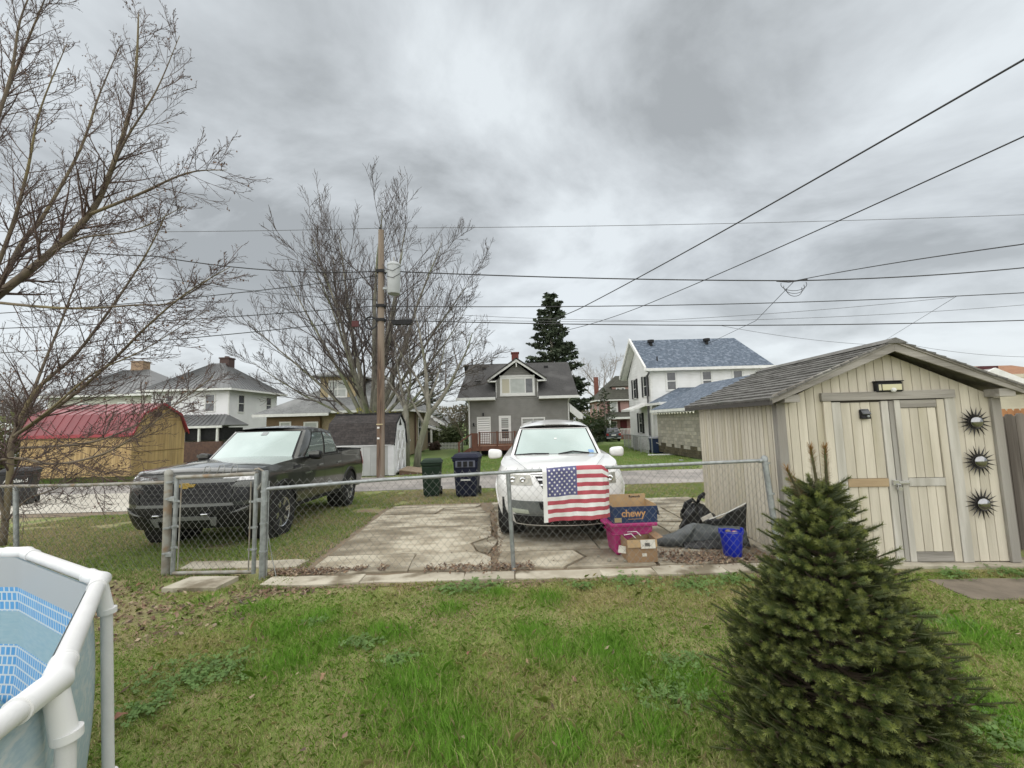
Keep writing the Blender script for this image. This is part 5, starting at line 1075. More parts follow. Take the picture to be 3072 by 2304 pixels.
# ------------------------------------------------------------------ vehicles (local: nose at y=0 facing -y)
def interp(tab): 
    a = np.array([p[0] for p in tab]); b = np.array([p[1] for p in tab]); return lambda v: float(np.interp(v, a, b))
class Car:
    def __init__(s, t, L_, Wz, yf, yr, ztop, zbot, axles, wr, Lc, n, Lr=.35, nr=3.2, arch=.09):
        s.t = t; s.L = L_; s.W = interp(Wz); s.yf = interp(yf); s.yr = interp(yr); s.zt = interp(ztop); s.zb0 = zbot; s.ax = axles; s.wr = wr; s.Lc = Lc; s.n = n; s.Lr = Lr; s.nr = nr; s.ar = wr + arch
    def taper(s, y, z):
        d = y - s.yf(z); e = s.yr(z) - y; k = 1.
        if d < s.Lc: k *= max(0, 1 - (1 - max(0, d) / s.Lc) ** s.n) ** (1 / s.n)
        if e < s.Lr: k *= max(0, 1 - (1 - max(0, e) / s.Lr) ** s.nr) ** (1 / s.nr)
        return k
    def side(s, y, z): return s.W(z) * s.taper(y, z)
    def front(s, x, z):
        q = min(1, abs(x) / s.W(z)); return s.yf(z) + s.Lc * (1 - max(0, 1 - q ** s.n) ** (1 / s.n))
    def zbot(s, y):
        z = s.zb0(y) if callable(s.zb0) else s.zb0
        for a in s.ax:
            if abs(y - a) < s.ar: z = max(z, s.wr + math.sqrt(s.ar ** 2 - (y - a) ** 2))
        return z
    def body(s, mat_, crown=.05, top=True, topskip=None, nz=12, name='body'):
        st = []
        for k in range(15): st.append(s.Lc * (1 - math.cos(k / 14 * math.pi / 2) ** (2 / s.n)))
        y = s.Lc; 
        while y < s.L - s.Lr: st.append(y); y += .045
        for k in range(10, -1, -1): st.append(s.L - s.Lr * (1 - math.cos(k / 10 * math.pi / 2) ** (2 / s.nr)))
        st = sorted(set(round(v, 4) for v in st)); mb = MB(); V = []; ny = len(st)
        for sg in (-1, 1):
            for y in st:
                zt = s.zt(y); zb = min(s.zbot(y), zt - .02)
                for j in range(nz + 1):
                    z = zb + (zt - zb) * j / nz
                    d0 = s.yf(z) * max(0, 1 - y / 1.0); d1 = (s.yr(z) - s.L) * max(0, 1 - (s.L - y) / .8); yy = y + d0 + d1
                    V.append((sg * s.side(yy, z), yy, z))
        F = []; m = nz + 1
        for g in range(2):
            o = g * ny * m
            for i in range(ny - 1):
                for j in range(nz): F.append((o + i * m + j, o + (i + 1) * m + j, o + (i + 1) * m + j + 1, o + i * m + j + 1))
        mb.add(V, F)
        if top:
            nx = 12
            for i in range(ny - 1):
                if topskip and topskip[0] < st[i] < topskip[1]: continue
                vs = []
                for q in (i, i + 1):
                    a = V[q * m + nz]; b = V[ny * m + q * m + nz]
                    for k in range(nx + 1):
                        f = k / nx; x = a[0] + (b[0] - a[0]) * f; vs.append((x, a[1], a[2] + crown * (1 - (2 * f - 1) ** 2) * min(1, abs(a[0]) * 1.2)))
                mb.add(vs, [(k, k + 1, nx + 2 + k, nx + 1 + k) for k in range(nx)])
        me = mb.mesh(name); bm = bmesh.new(); bm.from_mesh(me); bmesh.ops.remove_doubles(bm, verts=bm.verts, dist=.0006); bmesh.ops.recalc_face_normals(bm, faces=bm.faces); bm.to_mesh(me); bm.free()
        return obj(name, me, mat_, s.t, 38)
    def fpatch(s, name, mat_, c, off=.008, nu=10, nv=4, parent=None, bev=0, mirror=False, th=.012):
        """patch on the nose; c = 4 corners (x, z): bottom-left, bottom-right, top-right, top-left"""
        for sg in ((1, -1) if mirror else (1,)):
            mb = MB(); V = []
            for o in (off, off - th):
                for j in range(nv + 1):
                    for i in range(nu + 1):
                        u, v = i / nu, j / nv; x = (c[0][0] * (1 - u) + c[1][0] * u) * (1 - v) + (c[3][0] * (1 - u) + c[2][0] * u) * v; z = (c[0][1] * (1 - u) + c[1][1] * u) * (1 - v) + (c[3][1] * (1 - u) + c[2][1] * u) * v
                        V.append((sg * x, s.front(x, z) - o, z))
            k = (nu + 1); N_ = k * (nv + 1); F = [(j * k + i, j * k + i + 1, (j + 1) * k + i + 1, (j + 1) * k + i) for j in range(nv) for i in range(nu)]
            ed = [(i, i + 1) for i in range(nu)] + [(nv * k + i + 1, nv * k + i) for i in range(nu)] + [((j + 1) * k, j * k) for j in range(nv)] + [(j * k + nu, (j + 1) * k + nu) for j in range(nv)]
            F += [(a, b, b + N_, a + N_) for a, b in ed]; mb.add(V, F); r = mb.build(name, mat_, parent or s.t, 35)
        return r
    def spatch(s, name, mat_, c, sg, off=.006, nu=8, nv=3, parent=None):
        mb = MB()
        def fn(u, v):
            y = (c[0][0] * (1 - u) + c[1][0] * u) * (1 - v) + (c[3][0] * (1 - u) + c[2][0] * u) * v; z = (c[0][1] * (1 - u) + c[1][1] * u) * (1 - v) + (c[3][1] * (1 - u) + c[2][1] * u) * v
            return (sg * (s.side(y, z) + off), y, z)
        mb.grid(fn, nu, nv); return mb.build(name, mat_, parent or s.t, 35)
    def arches(s, m, w=.05, out=.012):
        for sg in (-1, 1):
            for a in s.ax:
                mb = MB(); n = 22; V = []
                for k in range(n + 1):
                    th = math.pi * (-.06 + 1.12 * k / n)
                    for r_, o in ((s.ar - .012, -.02), (s.ar - .008, out), (s.ar + w, out * .8), (s.ar + w + .006, -.004)):
                        y = a - r_ * math.cos(th); z = max(.2, s.wr + r_ * math.sin(th)); V.append((sg * (s.side(y, min(z, s.zt(y))) + o), y, z))
                mb.add(V, [(k * 4 + j, k * 4 + j + 1, k * 4 + j + 5, k * 4 + j + 4) for k in range(n) for j in range(3)]); mb.build('wheel_arch', m, s.t, 40)
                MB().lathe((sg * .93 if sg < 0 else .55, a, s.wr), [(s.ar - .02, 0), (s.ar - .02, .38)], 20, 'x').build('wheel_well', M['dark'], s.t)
    def wheel(s, sg, a, rim, spokes=6, w=.25, xo=.93, rimr=.62):
        r = s.wr; x1 = sg * xo; x0 = x1 - sg * w
        tp = [(r * rimr, 0), (r * .92, 0), (r * .985, .03), (r, .06), (r, w - .06), (r * .985, w - .03), (r * .92, w), (r * rimr, w - .005)]
        wh = MB(); wh.lathe((0, 0, 0), [(q, h) for q, h in tp], 36, 'x', False); 
        for k in range(40):
            th = 2 * math.pi * k / 40; c_, s_ = math.cos(th), math.sin(th)
            for xx in (.055, .155):
                wh.hexa([(xx, (r - .004) * c_ - .012 * s_, (r - .004) * s_ + .012 * c_), (xx + .045, (r - .004) * c_ - .012 * s_, (r - .004) * s_ + .012 * c_), (xx + .045, (r - .004) * c_ + .012 * s_, (r - .004) * s_ - .012 * c_), (xx, (r - .004) * c_ + .012 * s_, (r - .004) * s_ - .012 * c_)],
                        [(xx, (r + .006) * c_ - .01 * s_, (r + .006) * s_ + .01 * c_), (xx + .045, (r + .006) * c_ - .01 * s_, (r + .006) * s_ + .01 * c_), (xx + .045, (r + .006) * c_ + .01 * s_, (r + .006) * s_ - .01 * c_), (xx, (r + .006) * c_ + .01 * s_, (r + .006) * s_ - .01 * c_)])
        wo = wh.build('tyre', M['rubber'], s.t, 35); wo.location = (min(x0, x1), a, r); wo.name = 'wheel'
        dk = MB().lathe((0, 0, 0), [(r * rimr, w * .35), (r * rimr * .98, w * .36)] if sg > 0 else [(r * rimr, w * .64), (r * rimr * .98, w * .65)], 28, 'x').build('brake_recess', M['dark'], wo)
        rm = MB(); fo = w - .012 if sg > 0 else .012; ins = -1 if sg > 0 else 1
        rm.lathe((0, 0, 0), [(r * rimr * 1.0, fo), (r * rimr * .93, fo + ins * .008), (r * rimr * .9, fo + ins * .05)] if sg > 0 else [(r * rimr, fo), (r * rimr * .93, fo + .008), (r * rimr * .9, fo + .05)], 32, 'x', False)
        me = rm; R0 = r * rimr
        for k in range(spokes):
            for da in (-.13, .13):
                th = 2 * math.pi * k / spokes + .2; t2 = th + da; p = Vector((fo + ins * .035, .055 * math.cos(th), .055 * math.sin(th))); q = Vector((fo + ins * .012, R0 * .93 * math.cos(t2), R0 * .93 * math.sin(t2))); me.beam(p, q, .03, .028, (1, 0, 0))
        me.lathe((fo + ins * .045, 0, 0), [(.075, 0), (.07, -ins * .02), (.03, -ins * .028)], 14, 'x'); me.build('rim', rim, wo, 35)
        return wo
    def cabin(s, P, paint, glass, trim, wins):
        """P: dict of greenhouse corner values"""
        def base(sg, q): return Vector((sg * (P['wb0'] * (1 - q) + P['wb1'] * q), (P['yb0'] + P['bow']) * (1 - q) + P['yb1'] * q, P['zb0'] * (1 - q) + P['zb1'] * q))
        def topp(sg, q): return Vector((sg * (P['wt0'] * (1 - q) + P['wt1'] * q), (P['yt0'] + P['bowt']) * (1 - q) + P['yt1'] * q, P['zt0'] * (1 - q) + P['zt1'] * q + P.get('arc', .03) * math.sin(math.pi * q)))
        def SF(sg, off=0.):
            def f(q, t):
                a, b = base(sg, q), topp(sg, q); p = a.lerp(b, t); p.x += sg * (.035 * math.sin(math.pi * t) * max(0, min(1, q / .1, (1 - q) / .1)) + off); return p
            return f
        def FF(off=0.):
            def f(u, t):
                u = 2 * u - 1; a = Vector((u * P['wb0'], P['yb0'] + P['bow'] * u * u, P['zb0'] + .02 * (1 - u * u))); b = Vector((u * P['wt0'], P['yt0'] + P['bowt'] * u * u, P['zt0'] + .0 * (1 - u * u))); p = a.lerp(b, t); nrm = Vector((0, -(P['zt0'] - P['zb0']), (P['yt0'] - P['yb0']))).normalized(); return p + nrm * (off + .02 * math.sin(math.pi * t) * (1 - u * u))
            return f
        def RF(off=0.):
            def f(u, t):
                u = 2 * u - 1; a = Vector((u * P['wb1'], P['yb1'], P['zb1'])); b = Vector((u * P['wt1'], P['yt1'], P['zt1'] + .02 * (1 - u * u))); p = a.lerp(b, t); p.y += off; return p
            return f
        sub = lambda f, u0, u1, v0, v1: (lambda u, v: f(u0 + (u1 - u0) * u, v0 + (v1 - v0) * v))
        mb = MB()
        for sg in (-1, 1): mb.grid(SF(sg), 24, 8)
        mb.grid(FF(), 20, 6); mb.grid(RF(), 12, 5)
        def roof(u, v):
            q = v; a, b = topp(-1, q), topp(1, q); p = a.lerp(b, u); e = 1 - (2 * u - 1) ** 2; p.z += P['crown'] * e ** .6 * (.55 + .45 * math.sin(math.pi * min(1, q * 1.3 + .12)))
            if q < .2: p.y -= (P['bowt'] * (1 - (2 * u - 1) ** 2)) * (1 - q / .2)
            return p
        mb.grid(roof, 20, 20)
        me = mb.mesh('cabin'); bm = bmesh.new(); bm.from_mesh(me); bmesh.ops.remove_doubles(bm, verts=bm.verts, dist=.004); bmesh.ops.recalc_face_normals(bm, faces=bm.faces); bm.to_mesh(me); bm.free(); obj('cabin', me, paint, s.t, 32)
        MB().grid(sub(FF(.004), .035, .965, .01, .965), 20, 6).build('windshield_surround', trim, s.t, 35)
        ws = MB().grid(sub(FF(.009), .055, .945, .05, .94), 20, 6).build('windshield', glass, s.t, 35)
        MB().grid(sub(RF(.008), .1, .9, .25, .9), 10, 4).build('rear_window', glass, s.t, 35)
        for sg in (-1, 1):
            for (q0, q1, q2, q3, t0, t1) in wins:
                def quad(u, t, f): return f((q0 * (1 - u) + q1 * u) * (1 - t) + (q3 * (1 - u) + q2 * u) * t, t0 + (t1 - t0) * t)
                def quadb(u, t, f): 
                    u = -.02 + 1.04 * u; t = -.05 + 1.09 * t; return quad(u, t, f)
                MB().grid(lambda u, t: quadb(u, t, SF(sg, .004)), 10, 6).build('window_trim', trim, s.t, 35)
                MB().grid(lambda u, t: quad(u, t, SF(sg, .009)), 10, 6).build('side_window', glass, s.t, 35)
        return FF, ws
    def mirror(s, sg, x, y, z, w, h, d, m1, m2):
        mb = MB()
        def f(u, v):
            a = u * 2 * math.pi; ph = v * math.pi; sx = math.copysign(abs(math.cos(a)) ** .55, math.cos(a)) * abs(math.sin(ph)) ** .5; sz = math.copysign(abs(math.sin(a)) ** .55, math.sin(a)) * abs(math.sin(ph)) ** .5
            return (sg * x + w / 2 * sx, y - d / 2 * math.cos(ph), z + h / 2 * sz * (1 - .12 * sx * sg * -1))
        mb.grid(f, 22, 12); mi = mb.build('mirror', m1, s.t, True); MB().box(sg * x - w * .5 * .88, sg * x + w * .5 * .88, y + d * .42, y + d * .52, z - h * .38, z + h * .38).build('mirror_glass', M['glass'], mi)
        MB().beam((sg * (x - w * .55), y, z - h * .3), (sg * (x - w * .55 - .14), y + .03, z - h * .42), .05, .05).build('mirror_arm', m2, mi); return mi

def suv():
    t = thing('white_suv', 'white parked sport utility car facing the fence behind the flag', 'car', (.655, 5.80, .03), -3.2, rx=0)
    paint = mat('pearl_white', (.74, .735, .715), (.71, .705, .685), 2, .28, coat=.8); cl = mat('cladding_grey', (.14, .15, .145), (.11, .12, .115), 6, .55); ch = mat('chrome', (.62, .63, .63), rough=.12, metal=1.); gl = mat('windscreen', (.42, .49, .47), (.36, .43, .41), 1.2, .05, metal=.72); hl = mat('headlight_lens', (.36, .35, .29), (.26, .255, .22), 18, .12, metal=.2, coat=.8); bk = M['black']
    c = Car(t, 4.84, [(.2, .88), (.35, .93), (.5, .97), (.72, .995), (.9, .975), (1.02, .93), (1.2, .90)], [(.2, .14), (.3, .05), (.45, 0), (.62, 0), (.8, .03), (.93, .09), (1.0, .16), (1.2, .2)], [(.2, 4.75), (.6, 4.84), (1.2, 4.72)],
            [(0, .93), (.16, .985), (.5, 1.03), (1.0, 1.075), (1.5, 1.11), (3.0, 1.14), (4.84, 1.16)], .24, (.95, 3.70), .37, .85, 2.5, arch=.06)
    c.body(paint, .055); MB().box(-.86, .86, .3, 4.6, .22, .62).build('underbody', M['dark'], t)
    c.arches(paint, .03, .012)
    rim = mat('alloy_grey', (.4, .41, .42), rough=.3, metal=.9)
    for sg in (-1, 1):
        for a in c.ax: c.wheel(sg, a, rim, 5, xo=.955)
    P = dict(wb0=.80, wb1=.80, yb0=1.22, bow=.26, yb1=4.62, zb0=1.10, zb1=1.15, wt0=.655, wt1=.62, yt0=1.98, bowt=.12, yt1=4.3, zt0=1.575, zt1=1.58, crown=.095, arc=.07)
    FF, ws = c.cabin(P, paint, gl, bk, [(.07, .36, .34, .14, .14, .88), (.385, .64, .62, .365, .14, .88), (.665, .93, .9, .645, .16, .88)])
    MB().box(-.42, .42, 2.55, 3.2, 1.66, 1.702).build('sunroof', M['glass'], t)
    for sg in (-1, 1): c.mirror(sg, 1.09, 1.68, 1.14, .25, .17, .13, paint, bk)
    for sg, (a, b) in ((-1, (.10, .46)), (1, (-.05, -.02))):
        pass
    MB().tube([FF(.02)(.06, .03), FF(.022)(.25, .055), FF(.02)(.42, .045)], .009, 5).build('wiper', bk, t); MB().tube([FF(.02)(.52, .03), FF(.024)(.68, .10), FF(.02)(.86, .045)], .010, 5).build('wiper', bk, t)
    c.fpatch('headlight', hl, [(.40, .815), (.80, .80), (.80, .945), (.44, .945)], .006, 14, 5, mirror=True)
    for sg in (-1, 1):
        for x, z, r_ in ((.70, .875, .05), (.55, .88, .042)):
            MB().lathe((sg * x, c.front(x, z) - .012, z), [(r_, 0), (r_ * .94, -.014), (r_ * .6, -.02), (r_ * .1, -.006)], 18, 'y').build('lamp_bulb', ch, t, 40)
    c.fpatch('grille', bk, [(-.20, .66), (.20, .66), (.37, .93), (-.37, .93)], .007, 12, 6)
    for z, w in ((.74, .25), (.81, .29), (.88, .33)): c.fpatch('grille_bar', ch, [(-w, z), (w, z), (w + .01, z + .022), (-w - .01, z + .022)], .016, 10, 1)
    c.fpatch('grille_surround', paint, [(-.26, .60), (.26, .60), (.23, .655), (-.23, .655)], .012, 10, 2)
    c.fpatch('lower_bumper', cl, [(-.66, .40), (.66, .40), (.76, .60), (-.76, .60)], .010, 18, 5)
    c.fpatch('lower_lip', bk, [(-.66, .26), (.66, .26), (.70, .395), (-.70, .395)], .012, 18, 3)
    c.fpatch('air_intake', bk, [(-.30, .49), (.30, .49), (.33, .59), (-.33, .59)], .016, 10, 3)
    c.fpatch('fog_light', mat('fog_lens', (.42, .46, .38), rough=.15, coat=1.), [(.46, .425), (.70, .425), (.72, .49), (.48, .48)], .02, 8, 3, mirror=True)
    c.fpatch('hood_seam', bk, [(-.43, .953), (.43, .953), (.43, .957), (-.43, .957)], .002, 12, 1)
    for sg in (-1, 1):
        MB().tube([(sg * (.43 + .36 * q ** .8), .12 + 1.05 * q, 1.0 + .115 * q + .03 * math.sin(q * 3)) for q in np.linspace(.05, 1, 10)], .004, 4).build('hood_seam', M['galv'], t)
    m2 = MB().grid(lambda u, v: FF(.013)(.86 + .06 * u, .07 + .09 * v), 3, 2).build('window_sticker', mat('sticker_blue', (.2, .35, .6)), ws)
    MB().grid(lambda u, v: FF(.012)(.49 + .03 * u, .52 + .05 * v), 3, 2).build('window_tag', M['whitepaint'], ws)
suv()

def pickup():
    t = thing('pickup_truck', 'dark grey crew cab pickup truck parked behind the gate', 'truck', (-4.78, 6.02, -.015), 3.4, rx=-2.4)
    paint = mat('charcoal_paint', (.06, .062, .054), (.052, .054, .047), 3, .28, metal=.6, coat=1.0); bk = M['black']; gb = mat('gloss_black', (.008, .008, .009), rough=.4, spec=.3, coat=.15); ch = mat('wheel_alloy', (.55, .56, .57), rough=.22, metal=.95); gl = MATS['windscreen']; gls = mat('side_glass', (.30, .35, .34), (.25, .3, .3), 1.2, .05, metal=.65); sv = mat('satin_grey', (.16, .165, .16), rough=.4)
    c = Car(t, 5.41, [(.25, .86), (.4, .90), (.6, .935), (.85, .95), (1.05, .945), (1.2, .91), (1.4, .88)], [(.25, .16), (.4, .06), (.55, 0), (.7, 0), (.95, .02), (1.1, .07), (1.18, .12), (1.4, .16)], [(.25, 5.3), (.8, 5.41), (1.4, 5.34)],
            [(0, 1.105), (.1, 1.15), (.6, 1.20), (1.3, 1.25), (1.6, 1.27), (3.75, 1.30), (3.80, 1.33), (5.41, 1.36)], lambda y: .40 if y > 1.4 else .34, (.95, 4.29), .40, .42, 3.6, .14, 3.5, arch=.075)
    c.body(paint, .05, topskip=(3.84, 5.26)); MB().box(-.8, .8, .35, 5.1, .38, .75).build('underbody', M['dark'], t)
    MB().box(-.74, .74, 3.84, 5.26, .7, .74).box(-.8, -.74, 3.84, 5.3, .7, 1.33).box(.74, .8, 3.84, 5.3, .7, 1.33).box(-.74, .74, 5.26, 5.32, .7, 1.34).build('bed_liner', bk, t)
    for sg in (-1, 1): MB().box(sg * .84 - .05, sg * .84 + .05, 3.82, 5.3, 1.335, 1.37).build('bed_rail', bk, t, bev=.01)
    c.arches(gb, .06, .022)
    for sg in (-1, 1):
        for a in c.ax: c.wheel(sg, a, ch, 6, .26, xo=.955, rimr=.60)
    P = dict(wb0=.82, wb1=.82, yb0=1.42, bow=.22, yb1=3.80, zb0=1.22, zb1=1.29, wt0=.69, wt1=.68, yt0=2.18, bowt=.10, yt1=3.60, zt0=1.80, zt1=1.80, crown=.075, arc=.045)
    FF, ws = c.cabin(P, paint, gl, bk, [(.13, .55, .51, .20, .09, .86), (.60, .91, .88, .57, .09, .86)])
    MB().grid(lambda u, v: FF(.014)(.46 + .08 * u, .80 + .12 * v), 6, 3).build('mirror_mount', M['galv'], ws)
    for sg in (-1, 1):
        mi = c.mirror(sg, 1.03, 1.95, 1.30, .23, .17, .15, gb, bk)
        MB().box(sg * 1.03 - .1, sg * 1.03 + .1, 1.86, 1.88, 1.31, 1.37).build('mirror_cap', paint, mi)
    # nose
    c.fpatch('upper_bar', sv, [(-.80, 1.045), (.80, 1.045), (.80, 1.085), (-.80, 1.085)], .012, 20, 2)
    c.fpatch('headlight', mat('truck_lens', (.6, .6, .6), (.25, .25, .25), 25, .1, metal=.5, coat=1.), [(.46, 1.00), (.885, 1.005), (.89, 1.10), (.52, 1.085)], .018, 14, 3, mirror=True)
    c.fpatch('grille', gb, [(-.62, .70), (.62, .70), (.66, .985), (-.66, .985)], .012, 18, 6)
    for z in (.75, .81, .87, .93): c.fpatch('grille_bar', bk, [(-.56, z), (.56, z), (.57, z + .025), (-.57, z + .025)], .028, 14, 1)
    c.fpatch('grille_frame', sv, [(-.66, .985), (.66, .985), (.70, 1.04), (-.70, 1.04)], .022, 18, 2)
    c.fpatch('corner_panel', paint, [(.60, .92), (.90, .90), (.90, .995), (.68, .985)], .014, 8, 2, mirror=True)
    c.fpatch('side_lamp_pod', gb, [(.64, .70), (.89, .72), (.90, .89), (.68, .91)], .012, 8, 3, mirror=True)
    c.fpatch('bumper_bar', sv, [(-.68, .655), (.68, .655), (.66, .695), (-.66, .695)], .03, 18, 2)
    c.fpatch('bumper_wing', paint, [(.55, .53), (.88, .58), (.89, .66), (.86, .64)], .024, 8, 2, mirror=True)
    c.fpatch('lower_fascia', gb, [(-.84, .33), (.84, .33), (.88, .65), (-.88, .65)], .010, 20, 5)
    c.fpatch('skid_plate', sv, [(-.44, .46), (.44, .46), (.34, .52), (-.34, .52)], .03, 12, 2)
    c.fpatch('skid_leg', sv, [(.36, .37), (.42, .37), (.46, .50), (.36, .50)], .028, 4, 2, mirror=True)
    for x in (-.33, .33): MB().tube([(x - .05, c.front(x, .57) - .01, .56), (x - .04, c.front(x, .57) - .07, .55), (x + .04, c.front(x, .57) - .07, .55), (x + .05, c.front(x, .57) - .01, .56)], .014, 6).build('tow_hook', ch, t)
    gold = mat('gold_emblem', (.36, .25, .07), rough=.25, metal=.8); y = c.front(0, .95) - .035
    e = [(-.15, .0), (-.125, .045), (-.045, .045), (-.045, .062), (.045, .062), (.06, .045), (.15, .045), (.125, -.0), (.045, -.0), (.045, -.02), (-.045, -.02), (-.06, .0)]
    MB().prism([(x, y, .93 + z) for x, z in e], (0, .02, 0)).build('emblem', gold, t, bev=.004)
    c.fpatch('hood_seam', bk, [(-.82, 1.118), (.82, 1.118), (.82, 1.124), (-.82, 1.124)], .003, 16, 1)
    for sg in (-1, 1):
        MB().tube([(sg * (.30 + .12 * q), .16 + 1.3 * q, 1.185 + .085 * q) for q in np.linspace(.1, 1, 8)], .006, 4).build('hood_crease', paint, t)
        MB().tube([(sg * (.87 - .03 * q), .2 + 1.3 * q, 1.155 + .095 * q) for q in np.linspace(0, 1, 8)], .004, 4).build('hood_seam', bk, t)
    # side details
    for sg in (-1, 1):
        for yy in (1.62, 2.66, 3.72): c.spatch('door_seam', bk, [(yy, .47), (yy + .008, .47), (yy + .008, 1.26), (yy, 1.26)], sg, .003, 1, 8)
        c.spatch('rocker_trim', bk, [(1.45, .41), (3.75, .41), (3.75, .47), (1.45, .47)], sg, .02, 12, 1)
        for yy in (2.42, 3.46): MB().beam((sg * (c.side(yy, 1.09) + .025), yy - .1, 1.085), (sg * (c.side(yy, 1.09) + .025), yy + .1, 1.095), .02, .03).build('door_handle', sv, t, bev=.005)
        c.spatch('badge', ch, [(1.72, .955), (2.02, .96), (2.02, .995), (1.72, .99)], sg, .006, 6, 1)
        c.spatch('belt_trim', bk, [(1.75, 1.245), (3.7, 1.27), (3.7, 1.285), (1.75, 1.262)], sg, .012, 12, 1)
        c.spatch('side_vent', gb, [(1.28, 1.08), (1.55, 1.1), (1.55, 1.15), (1.3, 1.13)], sg, .008, 5, 1)
        c.spatch('tail_light', mat('tail_lamp%d' % sg, (.35, .02, .03), rough=.15, coat=1.), [(5.2, .95), (5.36, .95), (5.345, 1.28), (5.22, 1.28)], sg, .012, 4, 4)
    MB().box(-.85, .85, 5.36, 5.46, .5, .62).build('rear_bumper', ch, t, bev=.02)
pickup()

# ------------------------------------------------------------------ frame pool
def pool():
    t = thing('frame_pool', 'round frame pool with white tubes and blue mosaic liner at the lower left', 'swimming pool', (-3.90, -.055, 0), 0)
    B = Vector((1.776, 2.221)); N_ = 16; a0 = math.atan2(B.y, B.x); R = B.length; ZR = 1.0
    vs = [Vector((R * math.cos(a0 + 2 * math.pi * k / N_), R * math.sin(a0 + 2 * math.pi * k / N_), ZR)) for k in range(N_)]
    wt = mat('white_pvc', (.66, .66, .65), (.61, .61, .60), 6, .45, .08, 60); cap = mat('white_joint', (.73, .73, .72), (.69, .69, .68), 5, .4)
    # liner with printed tile bands
    m = bpy.data.materials.new('pool_liner'); m.use_nodes = True; nt = m.node_tree; N = nt.nodes; L = nt.links; b = N['Principled BSDF']; b.inputs['Roughness'].default_value = .4
    uv = N.new('ShaderNodeUVMap'); br = N.new('ShaderNodeTexBrick'); L.new(uv.outputs[0], br.inputs[0]); br.offset = .5; br.squash = 1.
    br.inputs['Scale'].default_value = 1.; br.inputs['Brick Width'].default_value = .036; br.inputs['Row Height'].default_value = .055; br.inputs['Mortar Size'].default_value = .005; br.inputs['Mortar Smooth'].default_value = .1
    br.inputs['Color1'].default_value = (.10, .34, .66, 1); br.inputs['Color2'].default_value = (.15, .41, .72, 1); br.inputs['Mortar'].default_value = (.64, .69, .71, 1)
    sp = N.new('ShaderNodeSeparateXYZ'); L.new(uv.outputs[0], sp.inputs[0]); rp = N.new('ShaderNodeValToRGB'); rp.color_ramp.interpolation = 'CONSTANT'; L.new(sp.outputs[1], rp.inputs[0])
    e = rp.color_ramp.elements; e[0].position = 0; e[0].color = (1, 1, 1, 1); e[1].position = .45; e[1].color = (0, 0, 0, 1)
    for p, c_ in ((.65, 1), (.80, 0)): q = e.new(p); q.color = (c_, c_, c_, 1)
    r2 = N.new('ShaderNodeValToRGB'); r2.color_ramp.interpolation = 'CONSTANT'; L.new(sp.outputs[1], r2.inputs[0]); e = r2.color_ramp.elements; e[0].position = 0; e[0].color = (.24, .42, .50, 1); e[1].position = .8; e[1].color = (.47, .47, .46, 1)
    nz = N.new('ShaderNodeTexNoise'); nz.inputs['Scale'].default_value = 40; mpn = N.new('ShaderNodeMapping'); mpn.inputs['Scale'].default_value = (.35, 1.6, 1); L.new(uv.outputs[0], mpn.inputs[0]); L.new(mpn.outputs[0], nz.inputs[0])
    mxn = N.new('ShaderNodeMix'); mxn.data_type = 'RGBA'; L.new(nz.outputs[0], mxn.inputs['Factor']); L.new(r2.outputs[0], mxn.inputs['A']); mxn.inputs['B'].default_value = (.45, .55, .57, 1)
    r3 = N.new('ShaderNodeMath'); r3.operation = 'LESS_THAN'; r3.inputs[1].default_value = .8; L.new(sp.outputs[1], r3.inputs[0])
    mxg = N.new('ShaderNodeMix'); mxg.data_type = 'RGBA'; L.new(r3.outputs[0], mxg.inputs['Factor']); L.new(r2.outputs[0], mxg.inputs['A']); L.new(mxn.outputs['Result'], mxg.inputs['B'])
    mx = N.new('ShaderNodeMix'); mx.data_type = 'RGBA'; L.new(rp.outputs[0], mx.inputs['Factor']); L.new(mxg.outputs['Result'], mx.inputs['A']); L.new(br.outputs['Color'], mx.inputs['B']); L.new(mx.outputs['Result'], b.inputs['Base Color'])
    def wall(name, off, m_):
        bm = bmesh.new(); uvl = bm.loops.layers.uv.new('UVMap'); seg = 8; zs = np.linspace(.02, .985, 14); rows = []; arc = [0.]; ring = []
        for k in range(N_):
            p, q = vs[k], vs[(k + 1) % N_]
            for i in range(seg): ring.append(p.lerp(q, i / seg))
        n = len(ring)
        for i in range(n): arc.append(arc[-1] + (ring[(i + 1) % n] - ring[i]).length)
        for z in zs:
            bulge = .03 * math.sin(math.pi * (z / 1.0)) + .02 * (1 - z); row = []
            for p in ring: d = Vector((p.x, p.y, 0)).normalized(); row.append(bm.verts.new((p.x + d.x * (off + bulge), p.y + d.y * (off + bulge), z)))
            rows.append(row)
        for j in range(len(zs) - 1):
            for i in range(n):
                f = bm.faces.new((rows[j][i], rows[j][(i + 1) % n], rows[j + 1][(i + 1) % n], rows[j + 1][i]))
                for lo, (u, v) in zip(f.loops, ((arc[i], zs[j]), (arc[i + 1], zs[j]), (arc[i + 1], zs[j + 1]), (arc[i], zs[j + 1]))): lo[uvl].uv = (u, v)
                f.smooth = True
        me = bpy.data.meshes.new(name); bm.to_mesh(me); bm.free(); return obj(name, me, m_, t)
    wall('inner_liner', -.045, m)
    wall('outer_wall', -.035, mat('pool_outer', (.42, .51, .54), (.33, .44, .50), 30, .45, .05, 60, stretch=(1, 1, 2.5), c3=(.50, .55, .56), s3=12, f3=(.5, .6)))
    MB().poly([(v.x * .985, v.y * .985, .03) for v in vs]).build('floor_liner', mat('pool_floor', (.16, .33, .45), (.2, .38, .5), 5, .5), t)
